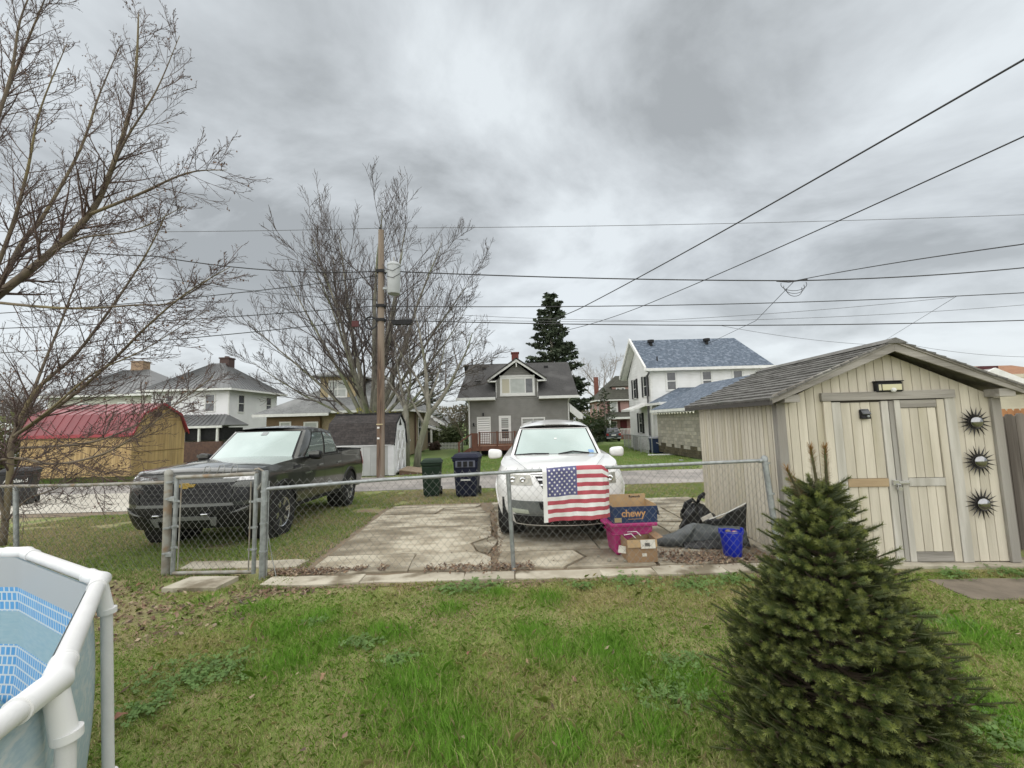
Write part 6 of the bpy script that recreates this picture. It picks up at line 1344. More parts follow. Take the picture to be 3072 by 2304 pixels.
    wm = mat('pool_water', (.25, .42, .46), rough=.06, spec=.8, trans=.6, bump=.15, bscale=6, c2=(.22, .40, .45)); MB().poly([(v.x * .98, v.y * .98, .16) for v in vs]).build('water', wm, t)
    for k in range(N_):
        p, q = vs[k], vs[(k + 1) % N_]; d = (q - p).normalized()
        MB().tube([p + d * .02, q - d * .02], .031, 18).build('rim_tube', wt, t, smooth=40)
        pv = vs[k - 1]; d0 = (p - pv).normalized(); out = Vector((p.x, p.y, 0)).normalized()
        MB().tube([p - d0 * .13, p - d0 * .05, p + out * .006, p + d * .05, p + d * .13], [.0355, .0365, .038, .0365, .0355], 18).tube([p + Vector((0, 0, -.015)), p + out * .03 + Vector((0, 0, -.17))], [.030, .033], 18).build('joint', cap, t, smooth=45)
        for sg, dd in ((-1, d0), (1, d)): MB().tube([p + dd * sg * .125, p + dd * sg * .14], .0372, 18).build('joint_collar', cap, t, smooth=40)
        MB().tube([p + out * .03 + Vector((0, 0, -.15)), p + out * .075 + Vector((0, 0, -.99))], .024, 16).build('leg', wt, t, smooth=40)
        MB().tube([p + out * .034 + Vector((0, 0, -.15)), p + out * .036 + Vector((0, 0, -.175))], .0365, 16).build('joint_collar', cap, t, smooth=40)
        MB().lathe(tuple(p + out * .075 + Vector((0, 0, -1.0))), [(.045, 0), (.045, .02), (.034, .05)], 14).build('foot', cap, t)
pool()

# ------------------------------------------------------------------ trees
def ortho(d):
    d = Vector(d); r = Vector((random.gauss(0, 1), random.gauss(0, 1), random.gauss(0, 1))); r -= d * r.dot(d); return r.normalized()
def branch(mb, tw, p, d, L_, r, lev, cfg, tips=None):
    c = cfg[lev]; n = c['n']; pts = [p.copy()]; rs = [r]; dirs = [d.copy()]; p = p.copy(); d = d.copy().normalized()
    for i in range(n):
        d = (d + ortho(d) * c['wig'] + Vector((0, 0, c['up']))).normalized(); p = p + d * (L_ / n); pts.append(p.copy()); dirs.append(d.copy()); rs.append(max(c['min'], r * (1 - (i + 1) / n * c['tap'])))
    (mb if lev < cfg[0].get('split', 1) else tw).tube(pts, rs, c['sides'], cap=False)
    if tips is not None and lev == len(cfg) - 1: tips.append(p.copy())
    if lev + 1 < len(cfg):
        cc = cfg[lev + 1]
        for k in range(c['kids']):
            f = c['k0'] + (1 - c['k0']) * (k + random.random()) / c['kids']; i = min(int(f * n), n - 1); g = f * n - i; q = pts[i].lerp(pts[i + 1], g); dd = dirs[i]
            o = ortho(dd); a = rad(random.uniform(*c['ang'])); nd = (dd * math.cos(a) + o * math.sin(a)).normalized()
            rr = (rs[i] * (1 - g) + rs[i + 1] * g) * c['rr']; branch(mb, tw, q, nd, L_ * c['lr'] * random.uniform(.6, 1.15) * (1.15 - .55 * f), max(rr, cc['min']), lev + 1, cfg, tips)

def big_tree():
    t = thing('bare_tree', 'large bare many stemmed tree with a round crown behind the utility pole', 'tree', (-8.2, 24, -.6), 0); random.seed(21)
    cfg = [dict(n=11, wig=.055, up=.02, tap=.9, min=.012, sides=6, kids=12, k0=.14, ang=(20, 44), lr=.46, rr=.5, split=1),
           dict(n=8, wig=.09, up=.045, tap=.85, min=.011, sides=4, kids=8, k0=.15, ang=(20, 48), lr=.46, rr=.6),
           dict(n=6, wig=.13, up=.07, tap=.7, min=.010, sides=3, kids=6, k0=.15, ang=(22, 50), lr=.5, rr=.65),
           dict(n=4, wig=.16, up=.12, tap=.5, min=.008, sides=3, kids=0, k0=0, ang=(0, 0), lr=0, rr=0)]
    mb, tw = MB(), MB()
    MB().tube([(0, 0, -.3), (0, 0, .8), (.05, 0, 2.6), (.05, 0, 3.4)], [.6, .48, .42, .25], 14).build('trunk', M['bark'], t, smooth=True)
    stems = [(3, 0, 11.2, .20), (11, 1.0, 11, .18), (12, 3.3, 10.8, .18), (16, 5.2, 10.4, .16), (22, 2.9, 10.2, .16), (24, .2, 10, .16), (20, 4.2, 10, .14), (33, 3.0, 9.2, .13), (35, .1, 9.0, .13), (48, 3.2, 8.0, .11), (50, -.1, 7.8, .11), (63, 3.1, 7.0, .09), (64, .15, 6.6, .09), (40, 4.7, 8, .11), (40, 1.6, 8, .11)]
    for (a, az, L_, r) in stems:
        a = rad(a); d = Vector((math.sin(a) * math.cos(az), math.sin(a) * math.sin(az), math.cos(a)))
        branch(mb, tw, Vector((d.x * .7, d.y * .7, 2.2 + random.random() * .8)), d, L_ * 1.1 * random.uniform(.95, 1.05), r, 0, cfg)
    mb.build('limb', M['bark'], t, smooth=True, fix=False); tw.build('twig', M['twig'], t, smooth=True, fix=False)
    lf = MB()
    for k in range(60):
        p = Vector((random.gauss(-.2, .7), random.uniform(-.8, -.3), 2.6 + random.random() * .7)); a = random.random() * 6; lf.add([p, p + Vector((.08 * math.cos(a), .02, .08 * math.sin(a))), p + Vector((.1 * math.cos(a + .8), 0, .1 * math.sin(a + .8)))], [(0, 1, 2)])
    tag(lf.build('sprout', mat('yellow_sprout', (.35, .33, .05)), t), kind='stuff')
big_tree()
def small_tree():
    t = thing('bare_tree', 'slender forked bare tree leaning beside the white barn doors', 'tree', (-4.75, 20.2, -.42), 0); random.seed(5)
    cfg = [dict(n=9, wig=.09, up=.05, tap=.85, min=.009, sides=6, kids=8, k0=.3, ang=(25, 55), lr=.5, rr=.5, split=1),
           dict(n=7, wig=.13, up=.03, tap=.8, min=.008, sides=4, kids=8, k0=.15, ang=(25, 60), lr=.5, rr=.6), dict(n=5, wig=.17, up=.03, tap=.7, min=.0065, sides=3, kids=5, k0=.1, ang=(25, 60), lr=.5, rr=.6), dict(n=4, wig=.2, up=.03, tap=.5, min=.006, sides=3, kids=0, k0=0, ang=(0, 0), lr=0, rr=0)]
    mb, tw = MB(), MB(); MB().tube([(0, 0, -.2), (.1, 0, .9), (.42, 0, 2.0), (.62, 0, 2.7)], [.19, .16, .15, .14], 10).build('trunk', M['bark'], t, smooth=True)
    for p, d, L_, r in (((.62, 0, 2.65), (.02, .1, 1), 5.6, .13), ((.62, 0, 2.6), (.8, -.1, .75), 4.6, .12), ((.45, 0, 2.1), (-.7, .1, .8), 3.2, .07), ((.6, 0, 3.2), (-.35, .1, 1), 4.0, .08), ((.66, 0, 3.5), (.5, .2, 1), 3.6, .06)): branch(mb, tw, Vector(p), Vector(d), L_, r, 0, cfg)
    mb.build('limb', M['bark'], t, smooth=True, fix=False); tw.build('twig', mat('grey_twig', (.13, .105, .09), (.09, .075, .065), 4), t, smooth=True, fix=False)
    t = thing('bare_tree', 'short gnarled bare tree just right of the utility pole', 'tree', (-5.6, 21.5, -.48), 0); mb, tw = MB(), MB()
    MB().tube([(0, 0, -.2), (.05, 0, 1.5), (.0, 0, 3.2)], [.2, .16, .13], 10).build('trunk', M['bark'], t, smooth=True)
    for a, L_ in ((-.6, 3.0), (-.15, 4.2), (.35, 4.0), (.8, 3.4), (1.2, 2.6)): branch(mb, tw, Vector((0, 0, 3.0)), Vector((math.sin(a), .2 * random.gauss(0, 1), math.cos(a))), L_, .09, 0, cfg)
    mb.build('limb', M['bark'], t, smooth=True, fix=False); tw.build('twig', MATS['grey_twig'], t, smooth=True, fix=False)
small_tree()

def left_tree():
    t = thing('near_bare_tree', 'near bare maple with long spreading branches filling the left edge', 'tree', (-7.75, 6.35, 0), 0); random.seed(12)
    PL = {'a': [(-8.74, 6.6, 3.81), (-8.3, 6.5, 4.04), (-7.42, 6.4, 4.65), (-6.71, 6.3, 5.26), (-6.33, 6.2, 5.86), (-5.97, 6.1, 6.85), (-5.82, 6.0, 7.61), (-5.74, 5.9, 8.31)],
          'b': [(-8.97, 6.8, 3.58), (-8.54, 6.9, 5.01), (-8.29, 7.0, 5.61), (-7.94, 7.2, 7.0), (-7.75, 7.3, 8.21), (-7.52, 7.4, 9.28)], 'c': [(-6.74, 6.3, 5.23), (-5.74, 6.0, 5.34), (-4.69, 5.7, 5.5), (-3.96, 5.5, 5.4)],
          'd': [(-8.38, 6.4, 3.88), (-6.75, 6.1, 3.64), (-5.55, 5.9, 3.6), (-4.79, 5.7, 3.57), (-4.04, 5.5, 3.89)], 'e': [(-7.67, 6.3, 0.1), (-7.71, 6.35, 1.16), (-7.77, 6.4, 1.71), (-7.58, 6.5, 2.44), (-6.98, 6.5, 3.02), (-6.29, 6.4, 3.85), (-5.76, 6.3, 4.57), (-5.39, 6.2, 5.17)],
          'f': [(-7.77, 6.4, 1.71), (-6.76, 6.2, 2.25), (-5.94, 6.0, 2.76), (-5.24, 5.8, 3.25), (-4.53, 5.6, 3.66), (-3.86, 5.5, 3.98)], 'g': [(-7.67, 6.3, 0.47), (-7.74, 6.2, 1.28), (-7.16, 6.0, 1.4), (-6.45, 5.8, 1.32), (-5.6, 5.6, 1.44), (-4.98, 5.5, 1.72), (-4.47, 5.4, 2.06), (-3.89, 5.3, 2.43)],
          'h': [(-7.76, 6.4, 1.61), (-7.89, 6.8, 2.76), (-7.8, 7.0, 3.77), (-7.68, 7.2, 5.0), (-7.52, 7.4, 6.12)], 'i': [(-7.53, 6.3, 1.54), (-6.25, 6.0, 1.59), (-5.45, 5.8, 1.77), (-4.9, 5.7, 2.03), (-4.28, 5.6, 2.24)],
          'j': [(-9.02, 6.6, 5.71), (-8.58, 6.5, 7.25), (-8.1, 6.4, 8.37), (-7.66, 6.3, 9.3)], 'k': [(-8.42, 6.2, 6.03), (-8.07, 6.2, 7.51), (-7.86, 6.1, 8.47), (-7.6, 6.1, 9.31)], 'l': [(-7.64, 6.3, 0.47), (-7.01, 6.0, 0.81), (-6.42, 5.8, 0.97), (-5.87, 5.7, 1.19), (-5.44, 5.6, 1.1)],
          'm': [(-7.77, 6.4, 1.71), (-6.89, 6.1, 2.1), (-6.07, 5.9, 2.6), (-5.18, 5.7, 2.89), (-4.16, 5.5, 3.38)], 'n': [(-8.74, 6.6, 3.81), (-8.1, 6.4, 5.01), (-7.66, 6.2, 5.9), (-7.41, 6.1, 6.89), (-6.95, 6.0, 7.93)],
          'o': [(-8.6, 6.6, 0.0), (-8.7, 6.6, 2.0), (-8.74, 6.6, 3.81), (-9.0, 6.7, 5.7)], 'p': [(-6.33, 6.2, 5.86), (-5.9, 6.0, 6.3), (-5.3, 5.8, 6.9), (-4.9, 5.7, 7.7)], 'q': [(-7.42, 6.4, 4.65), (-6.6, 6.1, 4.75), (-5.6, 5.9, 4.75), (-4.7, 5.7, 5.0)]}
    RD = dict(a=.068, b=.042, c=.026, d=.024, e=.044, f=.03, g=.026, h=.026, i=.02, j=.036, k=.03, l=.014, m=.022, n=.034, o=.12, p=.022, q=.02)
    off = Vector((-7.75, 6.35, 0)); cfg = [None, dict(n=7, wig=.07, up=.035, tap=.8, min=.0035, sides=4, kids=7, k0=.12, ang=(22, 50), lr=.42, rr=.6), dict(n=5, wig=.10, up=.03, tap=.7, min=.0028, sides=3, kids=4, k0=.15, ang=(25, 55), lr=.42, rr=.6), dict(n=3, wig=.14, up=.03, tap=.5, min=.0024, sides=3, kids=0, k0=0, ang=(0, 0), lr=0, rr=0)]
    cfg[0] = dict(split=0); tw = MB(); tips = []
    for k, P in PL.items():
        P = [Vector(p) - off for p in P]; full = []
        for a, b, c_, d in zip([P[0]] + P[:-2], P[:-1], P[1:], P[2:] + [P[-1]]):
            for i in range(5):
                s = i / 5; full.append(.5 * ((2 * b) + (c_ - a) * s + (2 * a - 5 * b + 4 * c_ - d) * s * s + (3 * b - a - 3 * c_ + d) * s ** 3))
        full.append(P[-1]); n = len(full); r0_ = RD[k]; rs = [max(.004, r0_ * (1 - .9 * i / n)) for i in range(n)]
        MB().tube(full, rs, 8).build('limb' if k not in 'eo' else 'trunk', M['ltwig'], t, smooth=True, fix=False)
        if k == 'o': continue
        L_ = sum((full[i + 1] - full[i]).length for i in range(n - 1)); cnt = int(L_ * 9.5)
        for j in range(cnt):
            f = (j + random.random()) / cnt
            if f < .12: continue
            i = min(int(f * (n - 1)), n - 2); d = (full[i + 1] - full[i]).normalized(); o = ortho(d); a = rad(random.uniform(25, 55)); nd = (d * math.cos(a) + o * math.sin(a)).normalized()
            branch(tw, tw, full[i], nd, random.uniform(.5, 1.4) * (1.15 - .78 * f), max(.004, rs[i] * .42), 1, cfg, tips)
    tw.build('twig', mat('red_twig', (.115, .078, .066), (.075, .05, .045), 3, .85), t, smooth=True, fix=False)
    lf = MB(); random.shuffle(tips)
    for p in tips[:420]:
        for _ in range(random.choice((1, 1, 2, 4))):
            q = p + Vector((random.gauss(0, .04), random.gauss(0, .04), random.gauss(-.03, .03))); a, b = ortho((0, 0, 1)) * .014, Vector((random.gauss(0, .008), random.gauss(0, .008), -.035)); lf.add([q, q + a + b * .5, q + b, q - a + b * .5], [(0, 1, 2, 3)])
    tag(lf.build('dry_leaves', mat('dry_brown_leaf', (.15, .085, .05), (.10, .055, .04), 6), t, fix=False), kind='stuff')
left_tree()

def conifer(label, loc, H, R, seed, dens=1., name='conifer_tree', col=((.028, .045, .02), (.045, .06, .03)), bare=.0, top=.03):
    t = thing(name, label, 'tree', loc, 0); rg = np.random.default_rng(seed); random.seed(seed)
    MB().tube([(0, 0, -.2), (0, 0, H * .5), (0, 0, H * .98)], [H * .022, H * .014, .02], 8).build('trunk', M['bark'], t, smooth=True)
    br = MB(); V = []; nb = int(H * 9 * dens)
    for i in range(nb):
        f = bare + (1 - bare) * (i + rg.random()) / nb; z = H * f; L_ = R * ((1 - f) ** .72 * .97 + top) * rg.uniform(.65, 1.15); a = rg.random() * 6.283; d = Vector((math.cos(a), math.sin(a), 0)); pts = []
        for k in range(6): s = k / 5; pts.append(Vector((0, 0, z)) + d * (L_ * s) + Vector((0, 0, L_ * (-.22 * s + .30 * s * s))))
        br.tube(pts, [H * .004, H * .003, H * .0025, H * .002, H * .0015, H * .001], 3, cap=False)
        m = int(26 * L_ * dens ** .3 + 10); s = rg.random(m) ** .6; c = np.array([[p.x, p.y, p.z] for p in pts]); idx = s * 5; ii = np.minimum(idx.astype(int), 4); g = (idx - ii)[:, None]; base = c[ii] * (1 - g) + c[ii + 1] * g
        side = np.array([-d.y, d.x, 0]); w = L_ * .24 * (1.05 - s)[:, None]; base = base + side * rg.normal(0, 1, (m, 1)) * w * .8; base[:, 2] += rg.normal(-.05, .07, m) * (L_ * .12 + .1)
        V.append(base)
    br.build('branch', M['twig'], t, fix=False); V = np.concatenate(V); n = len(V); sz = H * .016; A = rg.normal(0, 1, (n, 3)) * sz * .7; A[:, 2] = A[:, 2] * .5 - sz * .3; B_ = rg.normal(0, 1, (n, 3)) * sz * .35
    P = np.stack([V - B_, V + B_, V + A + B_ * .3, V + A * .8 - B_ * .8], 1).reshape(-1, 3)
    me = bpy.data.meshes.new('crown'); me.from_pydata(P.tolist(), [], [(4 * i, 4 * i + 1, 4 * i + 2, 4 * i + 3) for i in range(n)]); mm = mat('needle_%d' % seed, col[0], col[1], .8, .8)
    tag(obj('crown', me, mm, t), kind='stuff'); return t
conifer('tall dark spruce rising behind the grey house', (4.6, 46, -.95), 17.2, 4.3, 3, 1.7, top=.16)
conifer('pointed evergreen left of the grey house', (-5.6, 50, -1), 6.6, 2.0, 8, 1.4, col=((.03, .055, .02), (.045, .075, .03)))
conifer('dark evergreen peeking over the tan house roof', (-9.6, 46, -.95), 9.5, 2.2, 9, 1.2, col=((.03, .05, .02), (.045, .07, .03)))
conifer('dark evergreen behind the pink house roof', (20.5, 72, -1.1), 12.5, 4.5, 14, 1.0, col=((.035, .05, .02), (.05, .07, .03)))
conifer('low dark evergreen beside the chimney of the pink house', (11.2, 50, -1), 6.5, 2.8, 16, 1.3, col=((.03, .05, .018), (.05, .075, .025)))
def far_tree(label, loc, H, spread, seed, nl=7, m=None, name='bare_tree', lev=3):
    t = thing(name, label, 'tree', loc, 0); random.seed(seed)
    cfg = [dict(n=7, wig=.13, up=.05, tap=.85, min=.02, sides=5, kids=7, k0=.3, ang=(22, 50), lr=.5, rr=.5, split=1), dict(n=5, wig=.16, up=.05, tap=.8, min=.016, sides=3, kids=6, k0=.2, ang=(25, 55), lr=.5, rr=.6), dict(n=4, wig=.2, up=.06, tap=.6, min=.012, sides=3, kids=5, k0=.1, ang=(25, 55), lr=.5, rr=.6), dict(n=3, wig=.2, up=.05, tap=.5, min=.011, sides=3, kids=0, k0=0, ang=(0, 0), lr=0, rr=0)][:lev + 1]
    mb, tw = MB(), MB(); MB().tube([(0, 0, -.3), (0, 0, H * .22), (.05, 0, H * .34)], [H * .022, H * .018, H * .014], 8).build('trunk', M['bark'], t, smooth=True)
    for i in range(nl):
        a = rad(-spread + 2 * spread * (i + .5) / nl); branch(mb, tw, Vector((0, 0, H * .3)), Vector((math.sin(a), random.gauss(0, .4), math.cos(a))), H * .66 * random.uniform(.8, 1), H * .011, 0, cfg)
    mb.build('limb', m or M['bark'], t, fix=False); tw.build('twig', m or M['twig'], t, fix=False); return t
pale = mat('pale_bark', (.25, .22, .19), (.19, .165, .145), 3)
far_tree('pale bare tree between the tall spruce and the pink house', (15.0, 66, -1.1), 15, 48, 31, 6, pale)
far_tree('bare tree between the two left houses and the tan house', (-19.0, 44, -.9), 9.5, 55, 33, 8, mat('reddish_bark', (.14, .105, .09), (.10, .075, .065), 3))
far_tree('second bare tree behind the tan house roof', (-16.0, 48, -1), 9.0, 50, 34, 7, mat('brownish_bark', (.15, .12, .10), (.10, .08, .07), 3))
far_tree('small bare tree far behind the garden shed roof', (48, 60, -1.1), 9, 50, 35, 6, mat('far_bark', (.17, .155, .145)), lev=3)
far_tree('leafless shrub beside the corner of the grey house', (-4.6, 37, -.85), 4.2, 45, 36, 7, mat('shrub_bark', (.20, .17, .11), (.14, .12, .08), 3))
for i, (x, y, H) in enumerate(((-37, 30, 6.5), (-44, 34, 7.5), (-33, 27.5, 5.5))): far_tree(('bare thicket tree at the far left edge', 'tallest thicket tree at the far left edge', 'thicket tree nearest the red barn')[i], (x, y, -.7), H, 55, 40 + i, 8, MATS['brownish_bark'])

def leafmass(name, label, kind, pts, size, c1, c2, seed, cat=None):
    rg = np.random.default_rng(seed); n = len(pts); A = rg.normal(0, 1, (n, 3)) * size; B_ = rg.normal(0, 1, (n, 3)) * size * .6
    P = np.stack([pts - B_, pts + B_, pts + A], 1).reshape(-1, 3); me = bpy.data.meshes.new(name); me.from_pydata(P.tolist(), [], [(3 * i, 3 * i + 1, 3 * i + 2) for i in range(n)])
    o = obj(name, me, mat(name + '_leaf%d' % seed, c1, c2, .35, .9)); return tag(o, label, cat, kind=kind)
def backdrop():
    rg = np.random.default_rng(2)
    # wooded hill far off
    for (x0, x1, y, hh, c1, c2, sd) in ((-95, 90, 130, 8.5, (.13, .10, .065), (.085, .085, .05), 61), (-120, -40, 75, 7, (.15, .135, .085), (.10, .105, .05), 62)):
        n = 26000; x = rg.uniform(x0, x1, n); top = hh * (.55 + .6 * fbm(x, x * 0 + sd, .05, sd)) ; z = -1.2 + top * rg.random(n) ** .7; yy = y + rg.normal(0, 4, n)
        leafmass('distant_wood', 'hazy brown and green wooded hill on the horizon' if sd == 61 else 'olive brown wood line at the far left', 'stuff', np.stack([x, yy, z], 1), .32, c1, c2, sd, 'wood')
    # evergreen and shrubs round the houses
    for (cx, cy, cz, rx, rz, n, c1, c2, sd, lb) in ((-6.6, 43.5, .4, 1.6, 1.3, 2600, (.06, .09, .03), (.10, .11, .05), 63, 'rough green shrub behind the white picket fence'), (10.2, 52, .6, 2.2, 2.0, 4200, (.045, .075, .02), (.08, .11, .03), 64, 'dense green shrub left of the pink house'),
                                               (-7.6, 40.2, -.5, .55, .45, 700, (.10, .06, .045), (.07, .06, .04), 65, 'small brown shrub at the end of the tan house'), (-26, 21, .9, 1.8, 1.7, 1800, (.14, .14, .05), (.10, .11, .04), 66, 'yellowing bush at the left end of the red barn')):
        d = rg.normal(0, 1, (n, 3)); d /= np.linalg.norm(d, axis=1)[:, None]; r = rg.random(n) ** .35; p = d * r[:, None] * [rx, rx, rz] * (1 + .3 * np.sin(d[:, :1] * 5 + d[:, 1:2] * 3)) + [cx, cy, cz]
        t = thing('shrub', lb, 'shrub', (cx, cy, zg(cy)), 0); o = leafmass('foliage', None, 'stuff', p - [cx, cy, zg(cy)], .12, c1, c2, sd); o.parent = t
        MB().tube([(0, 0, -.1), (0, 0, cz - zg(cy))], .05, 6).build('stem', M['twig'], t)
    w = thing('white_van', 'white van roof glimpsed behind the left tree branches', 'van', (-31, 22, -.5), 5)
    MB().hexa([(-3, 0, .5), (3, 0, .5), (3, 2.2, .5), (-3, 2.2, .5)], [(-3, .1, 2.9), (2.2, .1, 2.9), (2.2, 2.1, 2.9), (-3, 2.1, 2.9)]).build('body', M['whitepaint'], w, bev=.12)
    MB().box(-2.4, 1.6, -.02, .1, 1.7, 2.4).build('side_window', M['glass'], w)
    for x in (-2, 2): MB().cyl((x, -.02, .38), .38, .25, 16, axis='y').build('wheel', M['rubber'], w)
backdrop()

# ------------------------------------------------------------------ foreground spruce
def spruce():
    t = thing('young_spruce', 'young bushy green spruce in the lawn at the lower right', 'tree', (1.56, 2.16, 0), 0); rg = np.random.default_rng(4)
    H = 1.40; sh = []   # shoots: p0, dir, len, thick, colour factor
    wood = MB(); MB().tube([(0, 0, -.1), (0, 0, .7), (.0, 0, H - .05)], [.026, .018, .008], 8).build('trunk', mat('spruce_bark', (.055, .04, .028), (.035, .026, .02), 20, .95), t, smooth=True)
    def R(h): return .57 * max(.0, 1 - (h / 1.42) ** 1.35) * min(1, .86 + h * .5) + .025
    def shoot(p, d, L_, th=1., c=None): sh.append((p, d / np.linalg.norm(d), L_, th, rg.random() if c is None else c))
    nw = 27
    for w in range(nw):
        h = .05 + (H - .12) * (w / (nw - 1)) ** 1.02; nb = int(10 - 3.2 * (h / H)); a0 = rg.random() * 6.28
        for b in range(nb):
            a = a0 + 6.283 * b / nb + rg.normal(0, .2); L_ = R(h) * rg.uniform(.74, 1.12); pit = rg.uniform(.02, .30) + .30 * (h / H); out = np.array([math.cos(a), math.sin(a), 0]); sd = np.array([-out[1], out[0], 0]); n = max(4, int(L_ / .05)); pts = []
            for k in range(n + 1): s = k / n; pts.append(np.array([0, 0, h]) + out * L_ * s * math.cos(pit) + np.array([0, 0, L_ * (math.sin(pit) * s - .14 * s + .16 * s * s)]) + sd * .02 * math.sin(3 * s + a))
            wood.tube([tuple(p) for p in pts], [.009 * (1 - .75 * k / n) + .0015 for k in range(n + 1)], 4, cap=False)
            shoot(pts[-1], pts[-1] - pts[-2], rg.uniform(.06, .09), 1.05)
            for k in range(1, n):
                s = k / n
                if s < (.3 if h < .7 else .12): continue
                d0 = pts[k + 1] - pts[k]; d0 /= np.linalg.norm(d0)
                for sgn in (-1, 1):
                    bl = L_ * .42 * (1 - s) + .05; q = pts[k] + d0 * rg.uniform(-.015, .015); dd = d0 * .75 + sd * sgn * rg.uniform(.55, .95) + np.array([0, 0, rg.uniform(-.12, .3)]); dd /= np.linalg.norm(dd)
                    if bl > .11:
                        m = max(2, int(bl / .055)); e = q + dd * bl; wood.tube([tuple(q), tuple(e)], [.004, .0015], 3, cap=False); s2 = np.cross(dd, [0, 0, 1]); s2 /= np.linalg.norm(s2) + 1e-6
                        for j in range(1, m + 1):
                            c = q + dd * bl * j / m; g2 = rg.choice([-1, 1]); shoot(c, dd * .8 + s2 * g2 * .75 + np.array([0, 0, rg.uniform(-.05, .3)]), rg.uniform(.04, .075), .95)
                        shoot(e, dd + np.array([0, 0, .1]), rg.uniform(.05, .08))
                    else: shoot(q, dd, rg.uniform(.055, .10))
                if rg.random() < .2: shoot(pts[k], d0 * .5 + np.array([0, 0, 1.]) + sd * rg.normal(0, .3), rg.uniform(.04, .075), .95)
    # leaders
    for p, d, L_ in (((.0, -.02, 1.22), (-.08, 0, 1), .36), ((.03, -.02, 1.22), (.02, -.03, 1), .36), ((-.03, -.02, 1.16), (-.42, 0, 1), .34), ((.02, 0, 1.1), (.0, 0, 1), .2)):
        shoot(np.array(p), np.array(d, float), L_, 1.9, 2.); wood.tube([p, tuple(np.array(p) + np.array(d) * L_ * .8)], [.01, .006], 5)
    for k in range(9): a = k * .7; shoot(np.array([0, 0, 1.02 + .025 * k]), np.array([math.cos(a), math.sin(a), .8]), rg.uniform(.10, .16), 1.1)
    wood.build('branch', mat('spruce_wood', (.10, .075, .045), (.07, .055, .035), 9), t, fix=False)
    V = []; C = []; core = MB()
    for (p, d, L_, th, c) in sh:
        n = int(100 * (L_ / .08)); s = (np.arange(n) + rg.random(n)) / n; a = np.arange(n) * 2.399 + rg.random(n); u = np.cross(d, [.31, .2, .93]); u /= np.linalg.norm(u) + 1e-9; v = np.cross(d, u); rd = u * np.cos(a)[:, None] + v * np.sin(a)[:, None]
        base = p + d * (L_ * s)[:, None]; ln = (.0185 * th * rg.uniform(.85, 1.1, n))[:, None]; lift = (.30 + 1.1 * s ** 8)[:, None]; tip = base + (rd + d * lift) / np.sqrt(1 + lift ** 2) * ln; wd = np.cross(rd, d); wd = wd * .0019
        V.append(np.stack([base - wd, base + wd, tip + wd * .35, tip - wd * .35], 1)); 
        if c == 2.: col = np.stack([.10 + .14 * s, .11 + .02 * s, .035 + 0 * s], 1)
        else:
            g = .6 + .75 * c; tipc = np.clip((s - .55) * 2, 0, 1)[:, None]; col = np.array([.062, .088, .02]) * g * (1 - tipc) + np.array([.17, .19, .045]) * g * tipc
        C.append(np.repeat(col[:, None, :], 4, 1)); core.tube([tuple(p), tuple(p + d * L_ * .5), tuple(p + d * L_ * .98)], [.0035 * th, .0045 * th, .003 * th], 4, cap=False)
    V = np.concatenate(V).reshape(-1, 3); C = np.concatenate(C).reshape(-1, 3); n = len(V) // 4
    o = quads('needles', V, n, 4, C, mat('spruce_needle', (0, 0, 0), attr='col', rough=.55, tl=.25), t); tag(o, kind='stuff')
    core.build('shoot_core', mat('shoot_green', (.07, .09, .03), (.09, .10, .04), 20, .8), t, fix=False)
def quads(name, V, n, k, C, m, parent=None):
    me = bpy.data.meshes.new(name); me.vertices.add(len(V)); me.vertices.foreach_set('co', np.asarray(V, np.float32).ravel()); me.loops.add(n * k); me.loops.foreach_set('vertex_index', np.arange(n * k, dtype=np.int32)); me.polygons.add(n); me.polygons.foreach_set('loop_start', np.arange(0, n * k, k, dtype=np.int32))
    me.update(calc_edges=True)
    if C is not None:
        at = me.attributes.new('col', 'FLOAT_COLOR', 'POINT'); at.data.foreach_set('color', np.concatenate([C, np.ones((len(C), 1))], 1).astype(np.float32).ravel())
    return obj(name, me, m, parent)
spruce()

# ------------------------------------------------------------------ grass, clover, fallen leaves
def blades(name, x, y, h, w, col, lean, label, rg, extra=.0):
    n = len(x); z = yardz(x, y); a = rg.random(n) * 6.283; dx, dy = np.cos(a), np.sin(a); ln = lean * rg.uniform(.3, 1.3, n); b = a + 1.57 + rg.normal(0, .5, n); wx, wy = np.cos(b) * w / 2, np.sin(b) * w / 2
    base = np.stack([x, y, z - .004], 1); mid = base + np.stack([dx * h * ln * .35, dy * h * ln * .35, h * .58], 1); tip = base + np.stack([dx * h * ln, dy * h * ln, h * np.sqrt(np.clip(1 - (ln * .75) ** 2, .08, 1))], 1); W_ = np.stack([wx, wy, 0 * wx], 1)
    V = np.stack([base - W_, base + W_, mid + W_ * .8, tip, mid - W_ * .8], 1).reshape(-1, 3); C = np.repeat(col[:, None, :], 5, 1).reshape(-1, 3)
    o = quads(name, V, n, 5, C, MATS.get('grass_blade') or mat('grass_blade', (0, 0, 0), attr='col', rough=.6, spec=.3, tl=.45)); return tag(o, label, 'grass', kind='stuff')
TUFT = [(-2.01, 3.67, .3), (-1.71, 3.22, .3), (-1.8, 3.9, .25), (-2.46, 4.13, .2), (-.21, 4.34, .16), (.32, 4.19, .22), (-.69, 2.91, .4), (-.45, 2.52, .45), (-.31, 2.37, .4), (.25, 3.22, .32), (.67, 3.29, .33), (.75, 3.03, .3), (.72, 2.45, .3), (-1.05, 3.6, .2), (.12, 3.56, .2), (-3.13, 4.4, .16), (3.52, 3.39, .35), (2.79, 2.98, .25), (2.7, 2.51, .3), (.24, 2.35, .25), (1.14, 2.87, .25), (-1.16, 3.6, .2), (-2.61, 4.07, .16), (-.64, 4.03, .15), (4.2, 3.1, .3), (-1.5, 3.45, .22)]
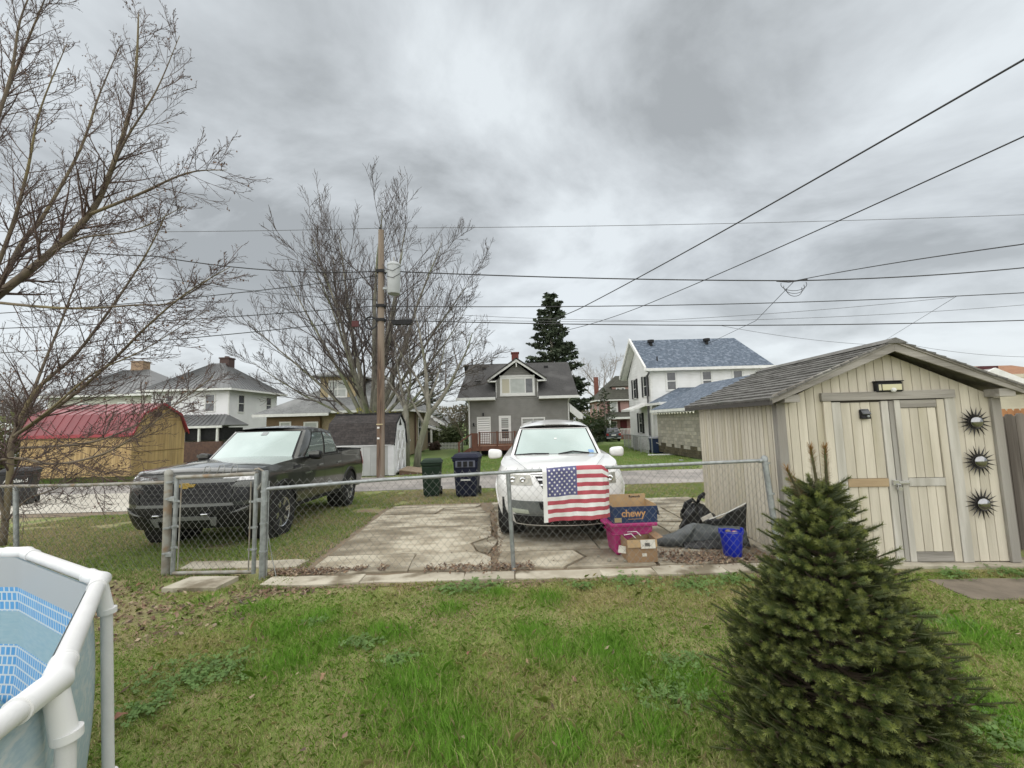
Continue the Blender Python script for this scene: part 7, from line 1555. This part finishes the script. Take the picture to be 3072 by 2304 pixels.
def tuftness(x, y):
    v = np.zeros_like(x)
    for (cx, cy, r) in TUFT: v = np.maximum(v, np.exp(-((x - cx) ** 2 + ((y - cy) * 1.15) ** 2) / (r * r) * 1.1))
    return v
def baldness(x, y):   # where leaves and soil lie open
    v = 1.15 * np.exp(-(((x + 3.3) / 1.15) ** 2 + ((y - 4.1) / .45) ** 2)) + .8 * np.exp(-(((x + 2.7) / .5) ** 2 + ((y - 4.45) / .25) ** 2)) + .75 * np.exp(-((y - 4.55) / .10) ** 2) * (x < .3) * (x > -3) + .9 * np.exp(-(((x - 1.5) / .45) ** 2 + ((y - 2.2) / .4) ** 2)) + .8 * np.exp(-(((x + 4.6) / .7) ** 2 + ((y - 4.6) / .5) ** 2))
    return np.clip(v + (fbm(x, y, 1.6, 8) - .62) * 1.5, 0, 1)
def lawn():
    rg = np.random.default_rng(31); N_ = 580000; x = rg.uniform(-5.4, 7.2, N_); y = 1.3 + (4.76 - 1.3) * rg.random(N_)
    keep = (np.abs(x) < 1.42 * y + .6) & (rg.random(N_) < np.clip(5.2 / (y + .6) * .8, .5, 1)); t = tuftness(x, y); bd = baldness(x, y); keep &= rg.random(N_) > bd * .86
    keep &= ((x + 3.9) ** 2 + (y + .055) ** 2 > 2.86 ** 2); keep &= ~((x > 4.2) & (y > 3.95 - .04 * (x - 4.2)) & (y < 4.43)); keep &= ~((x > -3.86) & (x < -3.24) & (y > 4.6) & (y < 4.95)); keep &= ~((x > 3.05) & (y > 4.62)); keep &= y < 4.68 + .10 * (fbm(x, y, 2.3, 12) - .35)
    x, y, t, bd = x[keep], y[keep], t[keep], bd[keep]; n = len(x); f = fbm(x, y, .9, 1); f2 = fbm(x, y, 3.2, 5); lone = rg.random(n)
    h = (.015 + .016 * f2 + .046 * t + .008 * (f > .5)) * rg.uniform(.45, 1.5, n); h[lone > .97] *= 2.0
    green = np.array([.255, .39, .075]); lush = np.array([.225, .44, .06]); straw = np.array([.58, .49, .28]); olive = np.array([.41, .43, .14])
    k = np.clip((f - .42) * 3.2, 0, 1); kk = rg.random(n) < (.20 + .42 * k) * (1 - .85 * t); col = green * (1 - k[:, None]) + olive * k[:, None]; col = col * (1 - t[:, None]) + lush * t[:, None]; col[kk] = straw * .6 + olive * .4; col[kk & (rg.random(n) < .45)] = straw
    col *= rg.uniform(.75, 1.3, n)[:, None]; blades('lawn_grass', x, y, h, .0024 + .001 * rg.random(n), col, .55 + .5 * (1 - t), 'patchy green and straw coloured lawn in the foreground', rg)
    # parking strip, verge and far lawns
    def strip(name, label, N2, x0, x1, y0, y1, hh, ww, ok, gcol, stc, fs):
        x = rg.uniform(x0, x1, N2); y = rg.uniform(y0, y1, N2); k = ok(x, y); x, y = x[k], y[k]; n = len(x); f = fbm(x, y, .7, 21); kk = rg.random(n) < np.clip(fs + (f - .5) * 1.6, .03, .95); col = np.tile(np.array(gcol), (n, 1)) * rg.uniform(.75, 1.3, n)[:, None]; col[kk] = np.array(stc) * rg.uniform(.75, 1.25, kk.sum())[:, None]
        blades(name, x, y, hh * rg.uniform(.6, 1.4, n), ww, col, .8 + 0 * x, label, rg)
    strip('verge_grass', 'rough grass round the pickup truck and beside the driveway', 150000, -9.8, -2.4, 4.6, 13.1, .045, .008, lambda x, y: (x < -2.58 - .075 * (y - 4.9) + .16 * (fbm(x, y, 2.0, 2) - .45)) & ~((x < -7.6) & (y > 9.7)) & (x > -1.15 * y - 1.5) & ~((x > -4.3) & (x < -2.72) & (y > 5.28) & (y < 5.6)) & ~((x > -3.86) & (x < -3.24) & (y < 4.95)) & (fbm(x, y, 1.1, 9) < .64) & ~((y < 5.3) & (fbm(x, y, 1.8, 4) > .62)), (.24, .33, .09), (.48, .40, .24), .32)
    strip('verge_grass', 'grass strip along the alley before the bins', 60000, -3.2, 9, 9.6, 13.25, .045, .010, lambda x, y: ((y > 10.25) | (x < -2.75)) & (fbm(x, y, .9, 14) < .66) & (x < 1.1 * y), (.24, .33, .09), (.48, .40, .25), .42)
    strip('far_lawn_grass', 'mown lawn beyond the alley', 90000, -4.6, 13, 16.9, 42, .05, .03, lambda x, y: (x < .36 * y + 1.5) & (rg.random(len(x)) < 22 / y), (.21, .31, .08), (.32, .34, .13), .25)
    strip('far_verge_grass', 'weedy grass strip in front of the red roofed barn', 26000, -30, -7.6, 16.9, 20, .08, .03, lambda x, y: x > -1.6 * y, (.10, .16, .04), (.2, .18, .08), .3)
    strip('driveway_weeds', 'dry weeds growing in the driveway joints', 9000, -.62, 3.3, 5.0, 10.2, .06, .006, lambda x, y: ((np.abs(x + .35 + .03 * np.sin(y * 3)) < .10) & (y > 6.2) | (np.abs(y - 7.23) < .05) & (x > 1.6) | (np.abs(y - 6.45) < .06) & (x > 2.0) & (x < 2.6)) & (fbm(x, y, 2.2, 6) > .47), (.10, .12, .04), (.24, .18, .09), .6)
lawn()

CLOV = [(-2.34, 3.05, .28), (-2.18, 3.12, .22), (-1.26, 3.43, .13), (-.9, 3.19, .13), (-1.81, 3.81, .08), (.92, 2.75, .2), (-.43, 4.52, .2), (1.82, 4.41, .25), (1.15, 3.06, .16), (-2.35, 2.72, .14), (2.5, 2.39, .2), (3.5, 3.55, .18), (.69, 4.44, .12), (2.3, 4.5, .2), (1.2, 4.55, .2), (-.7, 4.45, .15), (4.6, 4.5, .15), (5.2, 4.5, .2)]
def clover():
    rg = np.random.default_rng(8); P = []; C = []
    for (cx, cy, r) in CLOV:
        n = int(520 * r * (1 + r)); x = cx + rg.normal(0, r * .6, n); y = cy + rg.normal(0, r * .45, n); z = yardz(x, y) + rg.uniform(.025, .055, n)
        for i in range(n):
            s = rg.uniform(.006, .015); a0 = rg.random() * 6.28; tl = rg.normal(0, .35, 2); g = rg.uniform(.8, 1.3)
            for k in range(3):
                a = a0 + k * 2.094; c = np.array([x[i] + s * math.cos(a), y[i] + s * math.sin(a), z[i]])
                q = [c + np.array([s * .95 * math.cos(a + b), s * .95 * math.sin(a + b), 0]) for b in (math.pi, -1.5, 0, 1.5)]
                for v in q: v[2] += tl[0] * (v[0] - x[i]) + tl[1] * (v[1] - y[i]); P.append(v); C.append(np.array([.17, .275, .085]) * g)
    P = np.array(P); tag(quads('clover', P, len(P) // 4, 4, np.array(C), MATS['grass_blade']), 'low clover patches scattered in the lawn', 'clover', kind='stuff')
clover()

def leaves():
    rg = np.random.default_rng(17); P = []; C = []; pal = np.array([[.17, .10, .06], [.11, .065, .04], [.24, .165, .10], [.32, .25, .165], [.085, .055, .04], [.20, .13, .085]])
    def put(x, y, s, dz=0., flat=.35):
        z = float(yardz(x, y)) + dz + .004 + rg.random() * .012; a = rg.random() * 6.28; u = np.array([math.cos(a), math.sin(a), rg.normal(0, flat)]); v = np.array([-math.sin(a), math.cos(a), rg.normal(0, flat)]); c = np.array([x, y, z]); k = rg.uniform(.3, .6); col = pal[rg.integers(len(pal))] * rg.uniform(.75, 1.3)
        for q in (c - u * s, c + v * s * k - u * s * .1, c + u * s + np.array([0, 0, s * .3]), c - v * s * k + u * s * .1): P.append(q); C.append(col)
    def band(n, x0, x1, y0, sd, s, dz, gap=.0):
        for _ in range(n):
            x = rg.uniform(x0, x1)
            if fbm(np.array([x]), np.array([y0]), 2.5, 3)[0] < gap: continue
            put(x, y0 + rg.normal(0, sd), rg.uniform(.5, 1.3) * s, dz)
    band(900, -2.95, -2.0, 5.06, .06, .02, .03); band(420, -2.2, -1.3, 5.1, .05, .02, .035, .45); band(700, -1.3, .2, 5.03, .07, .022, .035, .35); band(1100, 1.85, 3.1, 5.12, .10, .022, .035); band(500, 1.75, 2.6, 5.3, .12, .02, .035); band(500, -2.8, .3, 4.55, .05, .022, .0, .4); band(300, -.45, -.2, 6.0, .6, .02, .02); band(160, .3, 2.6, 4.6, .04, .02, 0)
    for _ in range(260): put(-.34 + rg.normal(0, .09), rg.uniform(5.0, 8.5), rg.uniform(.012, .028), .02)
    for _ in range(3600):
        x, y = rg.uniform(-5.2, -1.6), rg.uniform(3.5, 5.2)
        if baldness(np.array([x]), np.array([y]))[0] * 1.1 > rg.random(): put(x, y, rg.uniform(.012, .034), .006)
    for _ in range(1500):
        x, y = rg.uniform(-9, -4.6), rg.uniform(4.9, 8.2)
        if fbm(np.array([x]), np.array([y]), 1.1, 9)[0] > .55: put(x, y, rg.uniform(.015, .035), .01)
    for _ in range(90): put(rg.uniform(-3, 4.5), rg.uniform(1.8, 4.5), rg.uniform(.012, .028), .03)
    for _ in range(180): put(rg.uniform(-2.4, 3.2), rg.uniform(5.0, 9.5), rg.uniform(.01, .02), .04)
    P = np.array(P); tag(quads('fallen_leaves', P, len(P) // 4, 4, np.array(C), mat('fallen_leaf', (0, 0, 0), attr='col', rough=.85)), 'brown fallen leaves drifted along the driveway edge and gate', 'leaves', kind='stuff')
    big = [(-2.42, 2.62, .055, 'large curled brown leaf lying left in the lawn'), (-1.35, 2.98, .03, 'pale dry leaf in the left middle of the lawn'), (-.37, 3.2, .035, 'reddish leaf in the middle of the lawn'), (3.0, 3.25, .04, 'tan leaf lying right of the spruce'), (3.05, 2.45, .07, 'large pale leaves at the right edge of the lawn'), (-4.2, 4.75, .05, 'large brown leaf by the left gate post')]
    for (x, y, s, lb) in big:
        mb = MB(); z = float(yardz(x, y)) + .045; a = random.random() * 6
        def f(u, v):
            L_ = (u - .5) * 2 * s; w = s * .5 * math.sin(math.pi * u) * (1 + .35 * math.sin(u * 19)) * (v - .5) * 2; return (x + L_ * math.cos(a) - w * math.sin(a), y + L_ * math.sin(a) + w * math.cos(a), z + .35 * abs(w) + .012 * math.sin(u * 5))
        mb.grid(f, 12, 4); tag(mb.build('dry_leaf', mat('dry_leaf_%d' % int(x * 100), (.27 if 'pale' in lb or 'tan' in lb else .20, .17 if 'pale' in lb or 'tan' in lb else .09, .09 if 'pale' in lb or 'tan' in lb else .05)), smooth=True, solid=.001), lb, 'leaf')
    for i, (x, y, L_) in enumerate(((-.62, 7.0, .16), (-2.9, 4.3, .3), (-2.75, 4.2, .22))):
        pts = [(x + L_ * k / 5, y + .04 * math.sin(k * 1.7 + i), zg(y) + .05 + .01 * math.sin(k * 2)) for k in range(6)]; tag(MB().tube(pts, [.008, .008, .007, .006, .005, .003], 5).build('fallen_stick', M['ltwig'] if i else M['kerb'], smooth=True), ('pale stick lying on the driveway slab', 'longer bare stick by the stepping slab', 'shorter bare stick by the stepping slab')[i], 'stick')
leaves()
